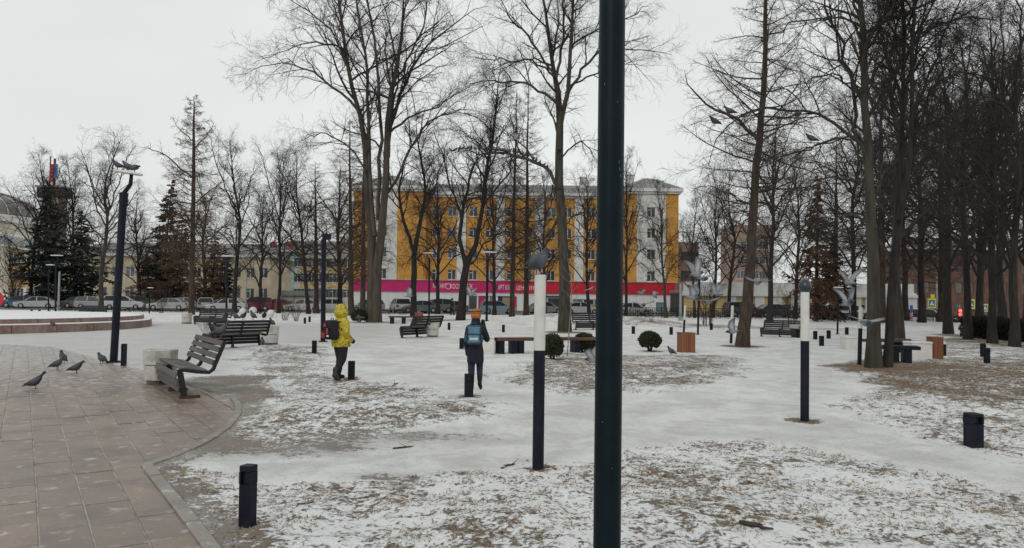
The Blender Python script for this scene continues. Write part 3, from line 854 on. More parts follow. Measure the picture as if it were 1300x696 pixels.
bark_lime = mat('lime_bark', (0.066, 0.057, 0.045), (0.028, 0.025, 0.021), scale=7, rough=0.9, bump=0.9, stretch=(1, 1, 0.18), bscale=14, dirt=((0.058, 0.058, 0.036), 1.2, 0.6))
bark_dark = mat('dark_bark', (0.034, 0.029, 0.027), (0.016, 0.014, 0.014), scale=8, rough=0.9, bump=0.8, stretch=(1, 1, 0.2), bscale=16)
bark_larch = mat('larch_bark', (0.075, 0.052, 0.039), (0.034, 0.026, 0.022), scale=9, rough=0.92, bump=0.9, stretch=(1, 1, 0.3), bscale=18)
bark_pale = mat('grey_bark', (0.082, 0.067, 0.051), (0.036, 0.030, 0.025), scale=6, rough=0.9, bump=0.9, stretch=(1, 1, 0.16), bscale=12, dirt=((0.09, 0.09, 0.06), 1.0, 0.5))
twig_lime = mat('lime_twig', (0.042, 0.034, 0.033), (0.028, 0.024, 0.025), scale=1.0, rough=0.9)
twig_larch = mat('larch_twig', (0.075, 0.048, 0.033), (0.046, 0.031, 0.024), scale=1.2, rough=0.9)
needle_green = mat('spruce_needle', (0.030, 0.042, 0.036), (0.014, 0.022, 0.021), scale=2.5, rough=0.85)
needle_brown = mat('brown_needle', (0.15, 0.086, 0.05), (0.075, 0.045, 0.028), scale=1.5, rough=0.9)

PROTO = {}
def proto(kind):
    if kind in PROTO: return PROTO[kind]
    if kind.startswith('lime'):
        k = int(kind[4:]); H = 14.0
        t, c = generic_lime(100 + k * 7, H, 0.165 + 0.015 * (k % 3), 3 + k % 3, 9, 8, 5)
        r = (H, mesh_quads('trunk', *t), mesh_quads('crown', *c), None, None)
    elif kind.startswith('larch'):
        k = int(kind[5:]); H = 16.0
        t, c = larch(300 + k * 5, H, 0.20, 3.9, 95, 12, 7); r = (H, mesh_quads('trunk', *t), mesh_quads('crown', *c), None, None)
    elif kind == 'spruce':
        H = 14.0; t, c = spruce(500, H, 0.2, 3.5, 105, 13, 8, fat=0.058, low=0.03); r = (H, mesh_quads('trunk', *t), mesh_quads('crown', *c), None, None)
    else:
        H = 10.0; t, c = spruce(520, H, 0.17, 3.5, 90, 12, 7, droop=-0.2, fat=0.03, low=0.12); r = (H, mesh_quads('trunk', *t), mesh_quads('crown', *c), None, None)
    PROTO[kind] = r
    return r

def tree_thing(name, base, trunk_me, crown_me, bm_, cm, label, cat, group):
    root = empty(name, base, 0, label, cat, group)
    for n, me, m in (('trunk', trunk_me, bm_), ('crown', crown_me, cm)):
        o = bpy.data.objects.new(n, me); C.objects.link(o); o.parent = root
        if not me.materials: me.materials.append(m)
        else:
            o.material_slots[0].link = 'OBJECT'; o.material_slots[0].material = m
    return root

def tree_at(kind, base_px, top_px, bm_, cm, name, label, group, Y=None, rz=0.0, fat=1.0):
    if Y is None: b = place(*base_px)
    else: b = at_depth(base_px[0], Y)
    top = W(top_px[0], top_px[1], b[1])
    H, tm, cme, _, _ = proto(kind)
    dv = Vector(top - b); h = dv.length; s = h / H
    root = tree_thing(name, b - np.array([0, 0, 0.05]), tm, cme, bm_, cm, label, 'tree', group)
    q = Vector((0, 0, 1)).rotation_difference(dv.normalized()) @ Matrix.Rotation(rz, 3, 'Z').to_quaternion()
    root.rotation_euler = q.to_euler(); root.scale = (s * fat, s * fat, s)
    return root

def px_limb(base, Y, pts, dy=0.0, wpx=None, r=None):
    """a limb drawn by photograph pixels at the tree's depth; dy carries its end towards or away from the viewer"""
    n = len(pts); out = []
    for k, (a, b_) in enumerate(pts):
        p = W(a, b_, Y + dy * (k / (n - 1)) ** 1.2); out.append(p - base)
    rs = list(np.interp(np.arange(n), np.linspace(0, n - 1, len(r)), r))
    return out, rs

def hero(name, base_px, trunk, limbs, bm_, cm, label, group, seed, kind='lime', wk=1.0, **kw):
    b = place(*base_px); Y = b[1]; rng = np.random.default_rng(seed)
    mp_ = Y / F * wk
    T = [px_limb(b, Y, pts, dy, r=[w * mp_ * 0.40 for w in ws]) for pts, ws, dy in trunk]
    for t in T[:1]: t[0][0] = t[0][0] - np.array([0, 0, 0.15])
    Lb = [px_limb(b, Y, pts, dy, r=[w * mp_ * 0.42 for w in ws]) for pts, ws, dy in limbs]
    if kind == 'lime': t, c = lime(rng, Lb, T, **kw)
    else: t, c = larch(seed, trunk=T[0], extra=Lb, **kw)
    return tree_thing(name, b, mesh_quads('trunk', *t), mesh_quads('crown', *c), bm_, cm, label, 'tree', group)

GT = 'bare trees of the park'
# the tall many stemmed lime
hero('lime_tree', (475, 409),
     [([(474, 411), (473, 395), (472, 360), (473, 320), (470, 280), (466, 228), (460, 159), (445, 99), (435, 33), (425, -30), (415, -70)], [30, 22, 20, 18, 15, 13, 10, 8, 6, 3, 1], 1.0),
      ([(477, 411), (477, 395), (478, 360), (481, 320), (486, 280), (490, 228), (491, 165), (498, 109), (508, 66), (511, 20), (515, -60)], [26, 20, 18, 17, 15, 13, 11, 9, 7, 4, 1], -1.0),
      ([(476, 300), (470, 240), (467, 132), (465, 83), (458, 33), (452, 0), (450, -60)], [9, 8, 6.5, 5.5, 4.5, 3.5, 1], 2.0)],
     [([(480, 280), (481, 228), (482, 149), (477, 66), (465, 0), (462, -60)], [8, 7, 6, 4.5, 3, 1], -2),
      ([(493, 200), (497, 160), (518, 99), (538, 63), (561, 43), (597, 15), (620, 8)], [7, 6.5, 5.5, 4.5, 3, 1.6, 0.6], 2),
      ([(458, 150), (455, 139), (425, 112), (389, 89), (359, 81), (330, 86), (306, 99)], [6, 5.5, 4.5, 3.2, 2.2, 1.3, 0.6], -1.5),
      ([(441, 80), (437, 64), (412, 55), (390, 56), (363, 63), (323, 79)], [5, 4.2, 3.4, 2.5, 1.6, 0.6], 2),
      ([(492, 172), (505, 158), (531, 142), (561, 132), (590, 112), (610, 104)], [5, 4.5, 3.5, 2.6, 1.6, 0.6], 1.5),
      ([(488, 250), (508, 221), (531, 169), (554, 149), (585, 140), (610, 142)], [6, 5, 4, 3, 1.8, 0.6], -2.5),
      ([(464, 220), (450, 195), (425, 175), (400, 170), (375, 180)], [4, 3.5, 2.5, 1.6, 0.6], 2),
      ([(500, 110), (525, 60), (540, 20), (545, -40)], [4.5, 3.5, 2.5, 1], -3), ([(446, 100), (420, 40), (385, 10), (350, -5)], [4, 3, 2, 0.7], -3),
      ([(470, 120), (440, 60), (420, 10), (400, -40)], [3, 2.5, 1.6, 0.7], 4), ([(492, 160), (515, 120), (550, 90), (580, 80)], [3.5, 2.8, 1.8, 0.6], 4)],
     bark_pale, twig_lime, 'tallest bare lime with several steep stems rising from one thick grey trunk', GT, 11, wk=0.8, l2=12, l3=8, l4=6, auto=4, auto_len=3.5, s=1.35, twig=0.0045)
# the lime with the long level limbs where pigeons sit
hero('lime_tree', (717, 421),
     [([(717, 423), (717, 410), (716, 340), (711, 240), (709, 198), (711, 138), (705, 100), (698, 57), (696, 29), (689, 0), (682, -60)], [25, 19, 16.5, 14, 13, 11, 7.5, 6, 5, 4, 1], 1.0),
      ([(709, 190), (712, 150), (721, 115), (724, 57), (728, 0), (730, -60)], [9, 8.5, 7, 5.5, 4, 1], -1.0)],
     [([(706, 100), (714, 57), (714, 0), (712, -50)], [4.5, 4, 3, 1], 1.5),
      ([(720, 120), (741, 86), (758, 66), (781, 62), (815, 64), (853, 70)], [5, 4.2, 3.5, 2.4, 1.5, 0.6], -1),
      ([(725, 60), (760, 35), (800, 22), (825, 8)], [3.2, 2.6, 1.6, 0.6], -2), ([(722, 110), (755, 95), (790, 82), (815, 84)], [3, 2.4, 1.4, 0.6], 2),
      ([(708, 132), (675, 111), (637, 102), (610, 103), (590, 108)], [4.5, 3.8, 2.8, 1.6, 0.6], 0.5),
      ([(704, 98), (678, 79), (637, 77), (594, 75)], [3.4, 2.8, 1.9, 0.6], 2),
      ([(702, 92), (666, 43), (649, 26), (634, -5)], [3.8, 3, 2.2, 0.7], -2),
      ([(710, 240), (697, 219), (676, 205), (658, 198), (639, 195), (619, 194), (591, 193), (572, 196)], [6, 5.6, 5, 4.4, 3.8, 3, 2, 0.8], 0.0),
      ([(711, 250), (702, 235), (697, 262), (690, 285)], [2.6, 2, 1.4, 0.6], 1), ([(713, 200), (735, 180), (750, 190), (758, 205)], [2.8, 2.2, 1.5, 0.6], 1),
      ([(712, 290), (735, 270), (750, 276), (762, 290)], [2.5, 2, 1.3, 0.6], 1.5)],
     bark_lime, twig_lime, 'bare lime with pigeons lined up on its long level limb', GT, 12, l2=11, l3=8, l4=6, auto=4, auto_len=2.6, s=1.0, twig=0.004)
# leaning tree with wide fork
hero('lime_tree', (584, 407),
     [([(584, 409), (585, 400), (589, 352), (592, 333), (600, 326), (606, 298), (613, 263), (616, 219), (623, 193), (626, 168), (630, 130), (636, 80)], [24, 19, 17, 15, 11, 10, 9, 7.5, 6.5, 5.5, 3.5, 1], 0.5)],
     [([(591, 340), (584, 304), (586, 273), (591, 247), (600, 215), (615, 180)], [9, 8.5, 7.5, 6, 4, 1], -1),
      ([(597, 336), (622, 304), (641, 295), (660, 298), (675, 310)], [4, 3.5, 2.6, 1.6, 0.6], 1), ([(586, 275), (570, 230), (560, 190), (545, 165)], [4.2, 3.4, 2.2, 0.7], 1.5),
      ([(613, 262), (640, 225), (655, 190), (665, 150)], [4, 3.2, 2.2, 0.7], -1.5), ([(622, 200), (600, 175), (582, 165), (560, 165)], [3, 2.4, 1.5, 0.6], 1),
      ([(584, 310), (560, 285), (540, 270), (520, 275)], [3.4, 2.6, 1.6, 0.6], 2), ([(608, 295), (632, 262), (645, 235), (650, 210)], [3.2, 2.5, 1.6, 0.6], 2)],
     bark_dark, twig_lime, 'dark leaning bare tree forking low in front of the shop fronts', GT, 13, wk=0.72, l2=13, l3=9, l4=6, auto=8, auto_len=3.2, s=1.2)
hero('lime_tree', (525, 402),
     [([(525, 404), (525, 390), (526, 350), (526, 320), (532, 290), (540, 250), (537, 215), (530, 180), (528, 150)], [14, 11, 10, 9, 7, 5, 4, 2.4, 0.8], 0.5)],
     [([(526, 322), (515, 290), (508, 260), (510, 225), (518, 190)], [6, 5.5, 4.2, 3, 0.8], -0.5), ([(536, 270), (552, 240), (560, 210), (572, 190)], [3.4, 2.8, 1.8, 0.7], 1),
      ([(510, 260), (496, 235), (490, 205), (485, 190)], [3, 2.4, 1.5, 0.6], 1), ([(527, 330), (550, 312), (566, 305), (580, 312)], [2.6, 2.2, 1.4, 0.6], 1)],
     bark_dark, twig_lime, 'dark bare tree forking into a V before the yellow facade', GT, 14, wk=0.9, l2=12, l3=9, l4=6, auto=10, auto_len=2.4, s=1.0)
hero('larch_tree', (243, 400),
     [([(243, 402), (243, 390), (244, 340), (245, 270), (246, 200), (246, 150), (246, 122)], [12, 9.5, 8, 7, 5, 3, 0.8], 0.0)],
     [([(245, 226), (228, 212), (208, 196), (186, 186)], [3, 2.5, 1.8, 0.6], 0.5), ([(246, 180), (230, 165), (220, 150)], [1.8, 1.3, 0.5], -0.5), ([(246, 190), (262, 172), (272, 155)], [1.8, 1.3, 0.5], 0.5), ([(245, 260), (270, 240), (290, 225)], [2, 1.4, 0.5], 0.5)],
     bark_larch, mat('rusty_twig', (0.13, 0.078, 0.05), (0.08, 0.05, 0.035), scale=1.2, rough=0.9), 'tall brown bare larch with one long limb beside the brown conifers', GT, 21, kind='larch', spread=4.6, nb=105, l2=11, l3=7, low=0.2, tw=2.4)
# leaning larch
hero('larch_tree', (942, 440),
     [([(942, 442), (943, 432), (950, 380), (953, 320), (957, 250), (964, 175), (970, 100), (972, 0), (973, -60), (973, -110)], [26, 21, 17, 15, 13, 11, 8.5, 6, 3.5, 0.8], 0.3)],
     [([(962, 176), (940, 156), (912, 140), (883, 123), (869, 90)], [5.5, 4.8, 3.8, 2.4, 0.8], -0.5), ([(957, 260), (930, 250), (905, 235), (880, 240)], [3, 2.4, 1.6, 0.6], 1.0), ([(958, 245), (985, 232), (1010, 205), (1045, 195)], [3.4, 2.8, 2, 0.7], -1.0),
      ([(955, 300), (925, 275), (900, 285)], [2.4, 1.8, 0.6], -1)],
     bark_larch, twig_larch, 'leaning brown larch beside the snowy path with one long raised limb', GT, 15, kind='larch', spread=3.9, nb=95, l2=12, l3=7, low=0.30)
# the pair of trunks on the right
hero('lime_tree', (1110, 467),
     [([(1109, 470), (1109, 455), (1110, 430), (1109, 380), (1108, 330), (1104, 230), (1098, 100), (1093, 0), (1088, -90), (1085, -160)], [38, 29, 25, 23.5, 22, 17, 13, 10, 6, 2], 0.0)],
     [([(1102, 205), (1094, 187), (1054, 156), (1016, 140), (968, 137), (926, 152), (907, 180), (897, 218)], [7, 6.5, 5.5, 4.6, 3.6, 2.5, 1.6, 0.7], -1.0),
      ([(1100, 200), (1089, 170), (1078, 95), (1054, 24), (1042, -20)], [7.5, 7, 6, 4.8, 2], 1.5),
      ([(1095, 45), (1089, 33), (1059, 21), (1021, 24), (978, 43), (945, 71)], [5, 4.6, 3.8, 3, 2, 0.7], 1.0),
      ([(1103, 210), (1075, 178), (1030, 187), (987, 201), (962, 212)], [4.5, 4, 3, 2, 0.7], -2), ([(1104, 260), (1120, 225), (1150, 195), (1180, 150)], [5, 4.2, 3, 0.8], 1),
      ([(1099, 110), (1130, 70), (1165, 45), (1200, 40)], [5, 4.2, 3, 0.8], 1.5), ([(1106, 275), (1060, 275), (1015, 300), (990, 340)], [3.6, 3, 2, 0.7], 1),
      ([(1096, 60), (1130, 10), (1150, -40)], [4.5, 3.5, 1], -1.5), ([(1098, 120), (1065, 95), (1030, 100), (1000, 120)], [3.6, 3, 2, 0.7], -2)],
     bark_lime, twig_lime, 'thick grey bare tree beside the path, straight trunk with long arching limbs', GT, 16, wk=0.82, l2=13, l3=9, l4=6, auto=7, auto_len=3.0, s=0.9, twig=0.0035)
hero('lime_tree', (1126, 466),
     [([(1126, 468), (1126, 455), (1129, 420), (1134, 350), (1139, 300), (1145, 237), (1144, 190), (1146, 100), (1146, 0), (1147, -90)], [20, 16, 15, 15, 15, 13, 9, 7.5, 6, 2], 0.6),
      ([(1141, 280), (1149, 237), (1156, 190), (1157, 100), (1160, 0), (1162, -90)], [10, 9.5, 8.5, 7, 5.5, 2], -0.6)],
     [([(1158, 195), (1163, 137), (1182, 90), (1200, 45), (1222, -5)], [6, 5.2, 4.4, 3.4, 1.5], -0.5),
      ([(1155, 190), (1165, 145), (1201, 100), (1229, 92), (1267, 104), (1300, 137), (1320, 170)], [5, 4.5, 3.8, 3.2, 2.4, 1.4, 0.7], 1.0),
      ([(1150, 230), (1165, 205), (1210, 180), (1253, 175), (1300, 190)], [4, 3.6, 2.8, 2, 0.7], -1.0),
      ([(1145, 120), (1180, 40), (1230, 22), (1280, 28)], [4.4, 3.8, 2.6, 0.8], 1.5), ([(1146, 240), (1185, 250), (1220, 290), (1235, 330)], [3.4, 2.8, 2, 0.7], -1),
      ([(1144, 170), (1120, 130), (1105, 90)], [3, 2.4, 0.7], -1.5), ([(1159, 60), (1185, 0), (1200, -40)], [4, 3, 1], 1)],
     bark_dark, twig_lime, 'dark bare tree leaning against the thick grey one and splitting into two stems', GT, 17, wk=0.88, l2=13, l3=9, l4=6, auto=6, auto_len=2.8, s=0.85, twig=0.0035)

# the other trees: (kind, base px, top px, bark, twig, name, label, depth or None, turn, girth)
BL, BD, BR, BP = bark_lime, bark_dark, bark_larch, bark_pale
TL, TR_, NG, NB = twig_lime, twig_larch, needle_green, needle_brown
BEY = 'trees along the street'
TREES = [
 ('spruce', (58, 393), (60, 236), BD, NG, 'spruce_tree', 'broad dark spruce in front of the domed building', 104, 0.3, 1.45, BEY),
 ('spruce', (104, 393), (103, 268), BD, NG, 'spruce_tree', 'shorter dark spruce between the broad spruce and a bare lime', 106, 1.9, 1.6, BEY),
 ('lime0', (38, 394), (52, 195), BD, TL, 'lime_tree', 'bare tree whose twigs stand before the red and blue roof sign', 105, 1.0, 0.9, BEY),
 ('lime1', (128, 396), (142, 178), BL, TL, 'lime_tree', 'bare grey lime beyond the round fountain', 76, 2.0, 0.95, BEY),
 ('lime2', (98, 394), (88, 205), BD, TL, 'lime_tree', 'slender bare tree behind the two dark spruces', 110, 4.0, 0.8, BEY),
 ('spruce', (203, 393), (219, 228), BD, NG, 'spruce_tree', 'narrow dark spruce rising behind the brown needled conifer', 106, 4.2, 1.0, BEY),
 ('brown', (226, 396), (232, 272), BD, NB, 'brown_conifer', 'rusty brown conifer with drooping sprays beside the tall larch', 104, 0.4, 1.25, BEY),
 ('brown', (190, 394), (186, 318), BD, NB, 'brown_conifer', 'smaller rusty brown conifer against the narrow dark spruce', 105, 2.4, 1.3, BEY),
 ('brown', (268, 395), (274, 300), BD, NB, 'brown_conifer', 'brown conifer between the tall larch and a dark lime', 104, 3.4, 1.2, BEY),
 ('lime3', (298, 397), (300, 178), BD, TL, 'lime_tree', 'dark bare lime with a rounded crown over parked cars', 72, 0.2, 0.95, BEY),
 ('spruce', (284, 394), (286, 312), BD, NG, 'spruce_tree', 'low dark spruce behind the rounded bare lime', 106, 0.9, 1.4, BEY),
 ('lime1', (354, 393), (357, 188), BD, TL, 'lime_tree', 'slim dark bare tree beside the grey green kiosk', 78, 4.4, 0.72, BEY),
 ('lime2', (330, 394), (335, 240), BD, TL, 'lime_tree', 'small bare tree between rounded lime and slim tree', 92, 1.4, 0.9, BEY),
 ('lime0', (392, 397), (380, 196), BD, TL, 'lime_tree', 'bare tree spreading over the kiosk roof', 74, 3.0, 0.95, BEY),
 ('larch1', (446, 396), (444, 150), BR, TR_, 'larch_tree', 'brown larch behind the yellow jacketed child', 66, 1.0, 1.1, BEY),
 ('larch0', (461, 402), (462, 120), BR, TR_, 'larch_tree', 'thin brown larch close beside the tallest lime', 62, 2.8, 0.9, BEY),
 ('larch1', (650, 406), (656, 112), BR, TR_, 'larch_tree', 'brown larch next to its twin and closer to the dark leaning tree', 56, 3.6, 0.8, BEY),
 ('larch0', (668, 406), (671, 100), BR, TR_, 'larch_tree', 'brown larch with a thick bare bole beside the black and white post', 58, 5.0, 0.8, BEY),
 ('lime2', (795, 398), (796, 195), BD, TL, 'lime_tree', 'slim bare tree before the white panel of the yellow block', 78, 0.8, 0.6, BEY),
 ('lime0', (846, 402), (838, 232), BL, TL, 'lime_tree', 'small bare tree at the corner of the yellow block', 72, 1.6, 0.85, BEY),
 ('lime3', (882, 405), (880, 252), BL, TL, 'lime_tree', 'small bare tree between the yellow block and the leaning larch', 75, 2.6, 0.9, BEY),
 ('lime1', (905, 408), (913, 235), BD, TL, 'lime_tree', 'bare tree close behind the leaning larch', 80, 3.3, 0.9, BEY),
 ('lime2', (977, 409), (985, 148), BD, TL, 'lime_tree', 'dark bare tree standing beyond the leaning larch', 58, 0.5, 0.85, BEY),
 ('brown', (1036, 413), (1038, 222), BD, NB, 'brown_conifer', 'tall brown conifer in front of the small columned building', 62, 1.2, 0.8, BEY),
 ('spruce', (1058, 413), (1058, 290), BD, NG, 'spruce_tree', 'dark spruce beside the tall brown conifer', 68, 2.2, 1.2, BEY),
 ('lime3', (1010, 411), (1012, 190), BD, TL, 'lime_tree', 'bare tree behind the tall brown conifer', 74, 5.2, 0.85, BEY),
 ('lime0', (1085, 416), (1078, 120), BD, TL, 'lime_tree', 'bare tree behind the thick grey trunk by the columned building', 66, 0.1, 0.85, BEY),
 ('lime1', (1141, 433), (1138, -40), BL, TL, 'lime_tree', 'straight bare tree behind the white concrete block and slab bench', None, 1.1, 0.85, GT),
 ('lime2', (1204, 424), (1199, 40), BD, TL, 'lime_tree', 'dark bare tree beside the pedestrian crossing sign', None, 2.1, 0.85, GT),
 ('lime3', (1229, 431), (1220, 20), BD, TL, 'lime_tree', 'dark bare tree beside the red traffic light', None, 4.1, 0.85, GT),
 ('lime0', (1260, 436), (1246, 20), BD, TL, 'lime_tree', 'dark bent bare tree at the end of the clipped hedge', None, 5.1, 0.9, GT),
 ('lime1', (1288, 440), (1296, -10), BD, TL, 'lime_tree', 'dark bare tree in front of the clipped hedge', None, 0.7, 0.85, GT),
 ('lime2', (1245, 420), (1240, 110), BD, TL, 'lime_tree', 'bare street tree in front of the brick building', 64, 2.7, 0.9, BEY),
 ('lime1', (1118, 416), (1122, 180), BD, TL, 'lime_tree', 'bare street tree close to the end of the columned building', 82, 4.7, 0.9, BEY),
 ('lime2', (18, 394), (10, 300), BD, TL, 'lime_tree', 'low bare tree before the ochre wall panels', 104, 4.7, 0.9, BEY),
 ('lime1', (70, 394), (68, 225), BD, TL, 'lime_tree', 'bare street tree growing between the two dark spruces', 108, 5.3, 1.1, BEY),
 ('lime2', (178, 394), (172, 250), BD, TL, 'lime_tree', 'bare street tree behind the dark off road car', 104, 0.9, 1.1, BEY),
 ('lime0', (262, 395), (258, 225), BD, TL, 'lime_tree', 'bare street tree behind the tall larch', 104, 1.9, 1.1, BEY),
 ('lime2', (432, 396), (430, 210), BD, TL, 'lime_tree', 'bare street tree beside the brown larch near the kiosk', 82, 4.9, 1.1, BEY),
 ('larch1', (402, 397), (400, 205), BR, TR_, 'larch_tree', 'brown larch behind the bare tree over the kiosk', 80, 5.9, 1.2, BEY),
 ('lime3', (925, 408), (930, 215), BD, TL, 'lime_tree', 'bare street tree at the pink house end of the columned house', 96, 0.3, 1.0, BEY),
 ('lime0', (1150, 416), (1152, 140), BD, TL, 'lime_tree', 'bare street tree at the van end of the columned house', 84, 1.3, 1.1, BEY),
 ('larch1', (1060, 414), (1062, 170), BR, TR_, 'larch_tree', 'brown larch behind the dark spruce by the columned house', 76, 5.3, 1.1, BEY),
 ('lime0', (628, 402), (630, 205), BD, TL, 'lime_tree', 'slender bare tree behind the child in the dark coat and its lamp post', 82, 2.4, 0.9, BEY),
 ('lime3', (692, 402), (690, 215), BD, TL, 'lime_tree', 'slender bare tree between the twin larches and the pigeon limb tree', 84, 4.6, 0.9, BEY),
 ('lime1', (748, 402), (742, 222), BD, TL, 'lime_tree', 'slender bare tree just behind the snow mound near the large pole', 82, 0.4, 0.9, BEY),
 ('lime2', (556, 402), (556, 215), BD, TL, 'lime_tree', 'slender bare tree between the V forked tree and the leaning one', 84, 1.4, 0.9, BEY),
 ('lime0', (1170, 421), (1168, 90), BD, TL, 'lime_tree', 'dark bare tree behind the red and white striped post', 62, 3.1, 1.0, GT),
 ('lime3', (1243, 423), (1246, 100), BD, TL, 'lime_tree', 'dark bare tree near the red traffic light behind a nearer trunk', 58, 0.2, 1.1, GT),
 ('lime1', (1272, 424), (1270, 80), BD, TL, 'lime_tree', 'dark bare tree behind the clipped hedge before the brick house', 52, 1.2, 1.1, GT),
 ('lime2', (1305, 424), (1306, 60), BD, TL, 'lime_tree', 'dark bare tree at the far end of the clipped hedge', 50, 5.2, 1.1, GT),
 ('larch1', (1196, 424), (1194, 110), BR, TR_, 'larch_tree', 'brown larch before the brick house behind the dark trunks', 66, 2.2, 1.2, GT),
 ('larch0', (1118, 417), (1120, 70), BR, TR_, 'larch_tree', 'brown larch behind the thick grey tree', 60, 4.2, 1.2, GT),
]
for (k, b_, t_, bm_, cm, nm, lb, Yd, rz, fat, gr) in TREES:
    tree_at(k, b_, t_, bm_, cm, nm, lb, gr, Yd, rz, fat)

# ================================================================== BUILDINGS
def facade(x0, x1, z0, z1, holes, y=0.0, depth=0.25):
    """front wall with real openings; holes are (xa, xb, za, zb); returns MB"""
    xs = sorted({x0, x1, *[h[0] for h in holes], *[h[1] for h in holes]}); zs = sorted({z0, z1, *[h[2] for h in holes], *[h[3] for h in holes]})
    b = MB()
    for i in range(len(xs) - 1):
        for j in range(len(zs) - 1):
            cx, cz = (xs[i] + xs[i + 1]) / 2, (zs[j] + zs[j + 1]) / 2
            if any(h[0] < cx < h[1] and h[2] < cz < h[3] for h in holes): continue
            b.quad((xs[i], y, zs[j]), (xs[i + 1], y, zs[j]), (xs[i + 1], y, zs[j + 1]), (xs[i], y, zs[j + 1]))
    for xa, xb, za, zb in holes:
        b.quad((xa, y, za), (xa, y + depth, za), (xa, y + depth, zb), (xa, y, zb)); b.quad((xb, y, za), (xb, y, zb), (xb, y + depth, zb), (xb, y + depth, za))
        b.quad((xa, y, za), (xb, y, za), (xb, y + depth, za), (xa, y + depth, za)); b.quad((xa, y, zb), (xa, y + depth, zb), (xb, y + depth, zb), (xb, y, zb))
    return b

glass = mat_glass('window_glass', (0.060, 0.070, 0.078))
glass_shop = mat_glass('shop_glass', (0.075, 0.085, 0.09))
white_frame = mat('white_frame', (0.70, 0.70, 0.69), (0.6, 0.6, 0.59), scale=2, rough=0.5)
brown_frame = mat('brown_frame', (0.22, 0.14, 0.10), (0.15, 0.10, 0.07), scale=2, rough=0.6)
WIN = {}
def window(parent, xc, zc, w, h, y, fm=white_frame, mull=1, trans=True, sill=True, gm=None):
    key = (round(w, 2), round(h, 2), fm.name, mull, trans, sill)
    if key not in WIN:
        f = MB(); t = 0.07
        f.rng(-w / 2, -w / 2 + t, 0, 0.06, -h / 2, h / 2).rng(w / 2 - t, w / 2, 0, 0.06, -h / 2, h / 2)
        f.rng(-w / 2 + t, w / 2 - t, 0, 0.06, h / 2 - t, h / 2).rng(-w / 2 + t, w / 2 - t, 0, 0.06, -h / 2, -h / 2 + t)
        for k in range(mull):
            x = -w / 2 + w * (k + 1) / (mull + 1); f.rng(x - t / 2, x + t / 2, 0.003, 0.057, -h / 2 + t, h / 2 - t)
        if trans:
            z = h / 2 - h * 0.28; f.rng(-w / 2 + t, -t / 2, 0.006, 0.054, z - t / 2, z + t / 2)
        if sill: f.rng(-w / 2 - 0.08, w / 2 + 0.08, -0.28, -0.001, -h / 2 - 0.06, -h / 2 - 0.012)
        fr = f.mesh('window'); fr.materials.append(fm)
        pn = MB().rng(-w / 2 + 0.02, w / 2 - 0.02, 0.062, 0.072, -h / 2 + 0.02, h / 2 - 0.02).mesh('pane'); pn.materials.append(gm or glass)
        WIN[key] = (fr, pn)
    fr, pn = WIN[key]
    a = bpy.data.objects.new('window', fr); C.objects.link(a); a.parent = parent; a.location = (xc, y, zc)
    b = bpy.data.objects.new('pane', pn); C.objects.link(b); b.parent = a
    return a

stucco_y = mat('ochre_stucco', (0.58, 0.30, 0.065), (0.49, 0.245, 0.055), scale=0.6, rough=0.9, dirt=((0.34, 0.20, 0.08), 0.25, 0.45))
stucco_w = mat('white_stucco', (0.66, 0.655, 0.64), (0.57, 0.57, 0.555), scale=0.5, rough=0.9, dirt=((0.42, 0.41, 0.39), 0.3, 0.4))
panel_w = mat('white_cladding', (0.70, 0.71, 0.71), (0.63, 0.64, 0.645), scale=0.4, rough=0.6, dirt=((0.5, 0.5, 0.5), 0.3, 0.3))
roof_m = mat('roof_sheet', (0.27, 0.27, 0.265), (0.19, 0.185, 0.18), scale=0.9, rough=0.7, stretch=(3, 1, 1))
pink_m = mat('pink_band', (0.50, 0.016, 0.135), (0.45, 0.014, 0.12), scale=0.6, rough=0.5)
red_m = mat('red_band', (0.52, 0.015, 0.035), (0.45, 0.012, 0.03), scale=0.6, rough=0.5)
letter_w = mat('white_letters', (0.72, 0.68, 0.70), (0.78, 0.76, 0.78), scale=1, rough=0.5)
dark_m = mat('dark_opening', (0.05, 0.05, 0.052), (0.035, 0.035, 0.037), scale=1, rough=0.6)

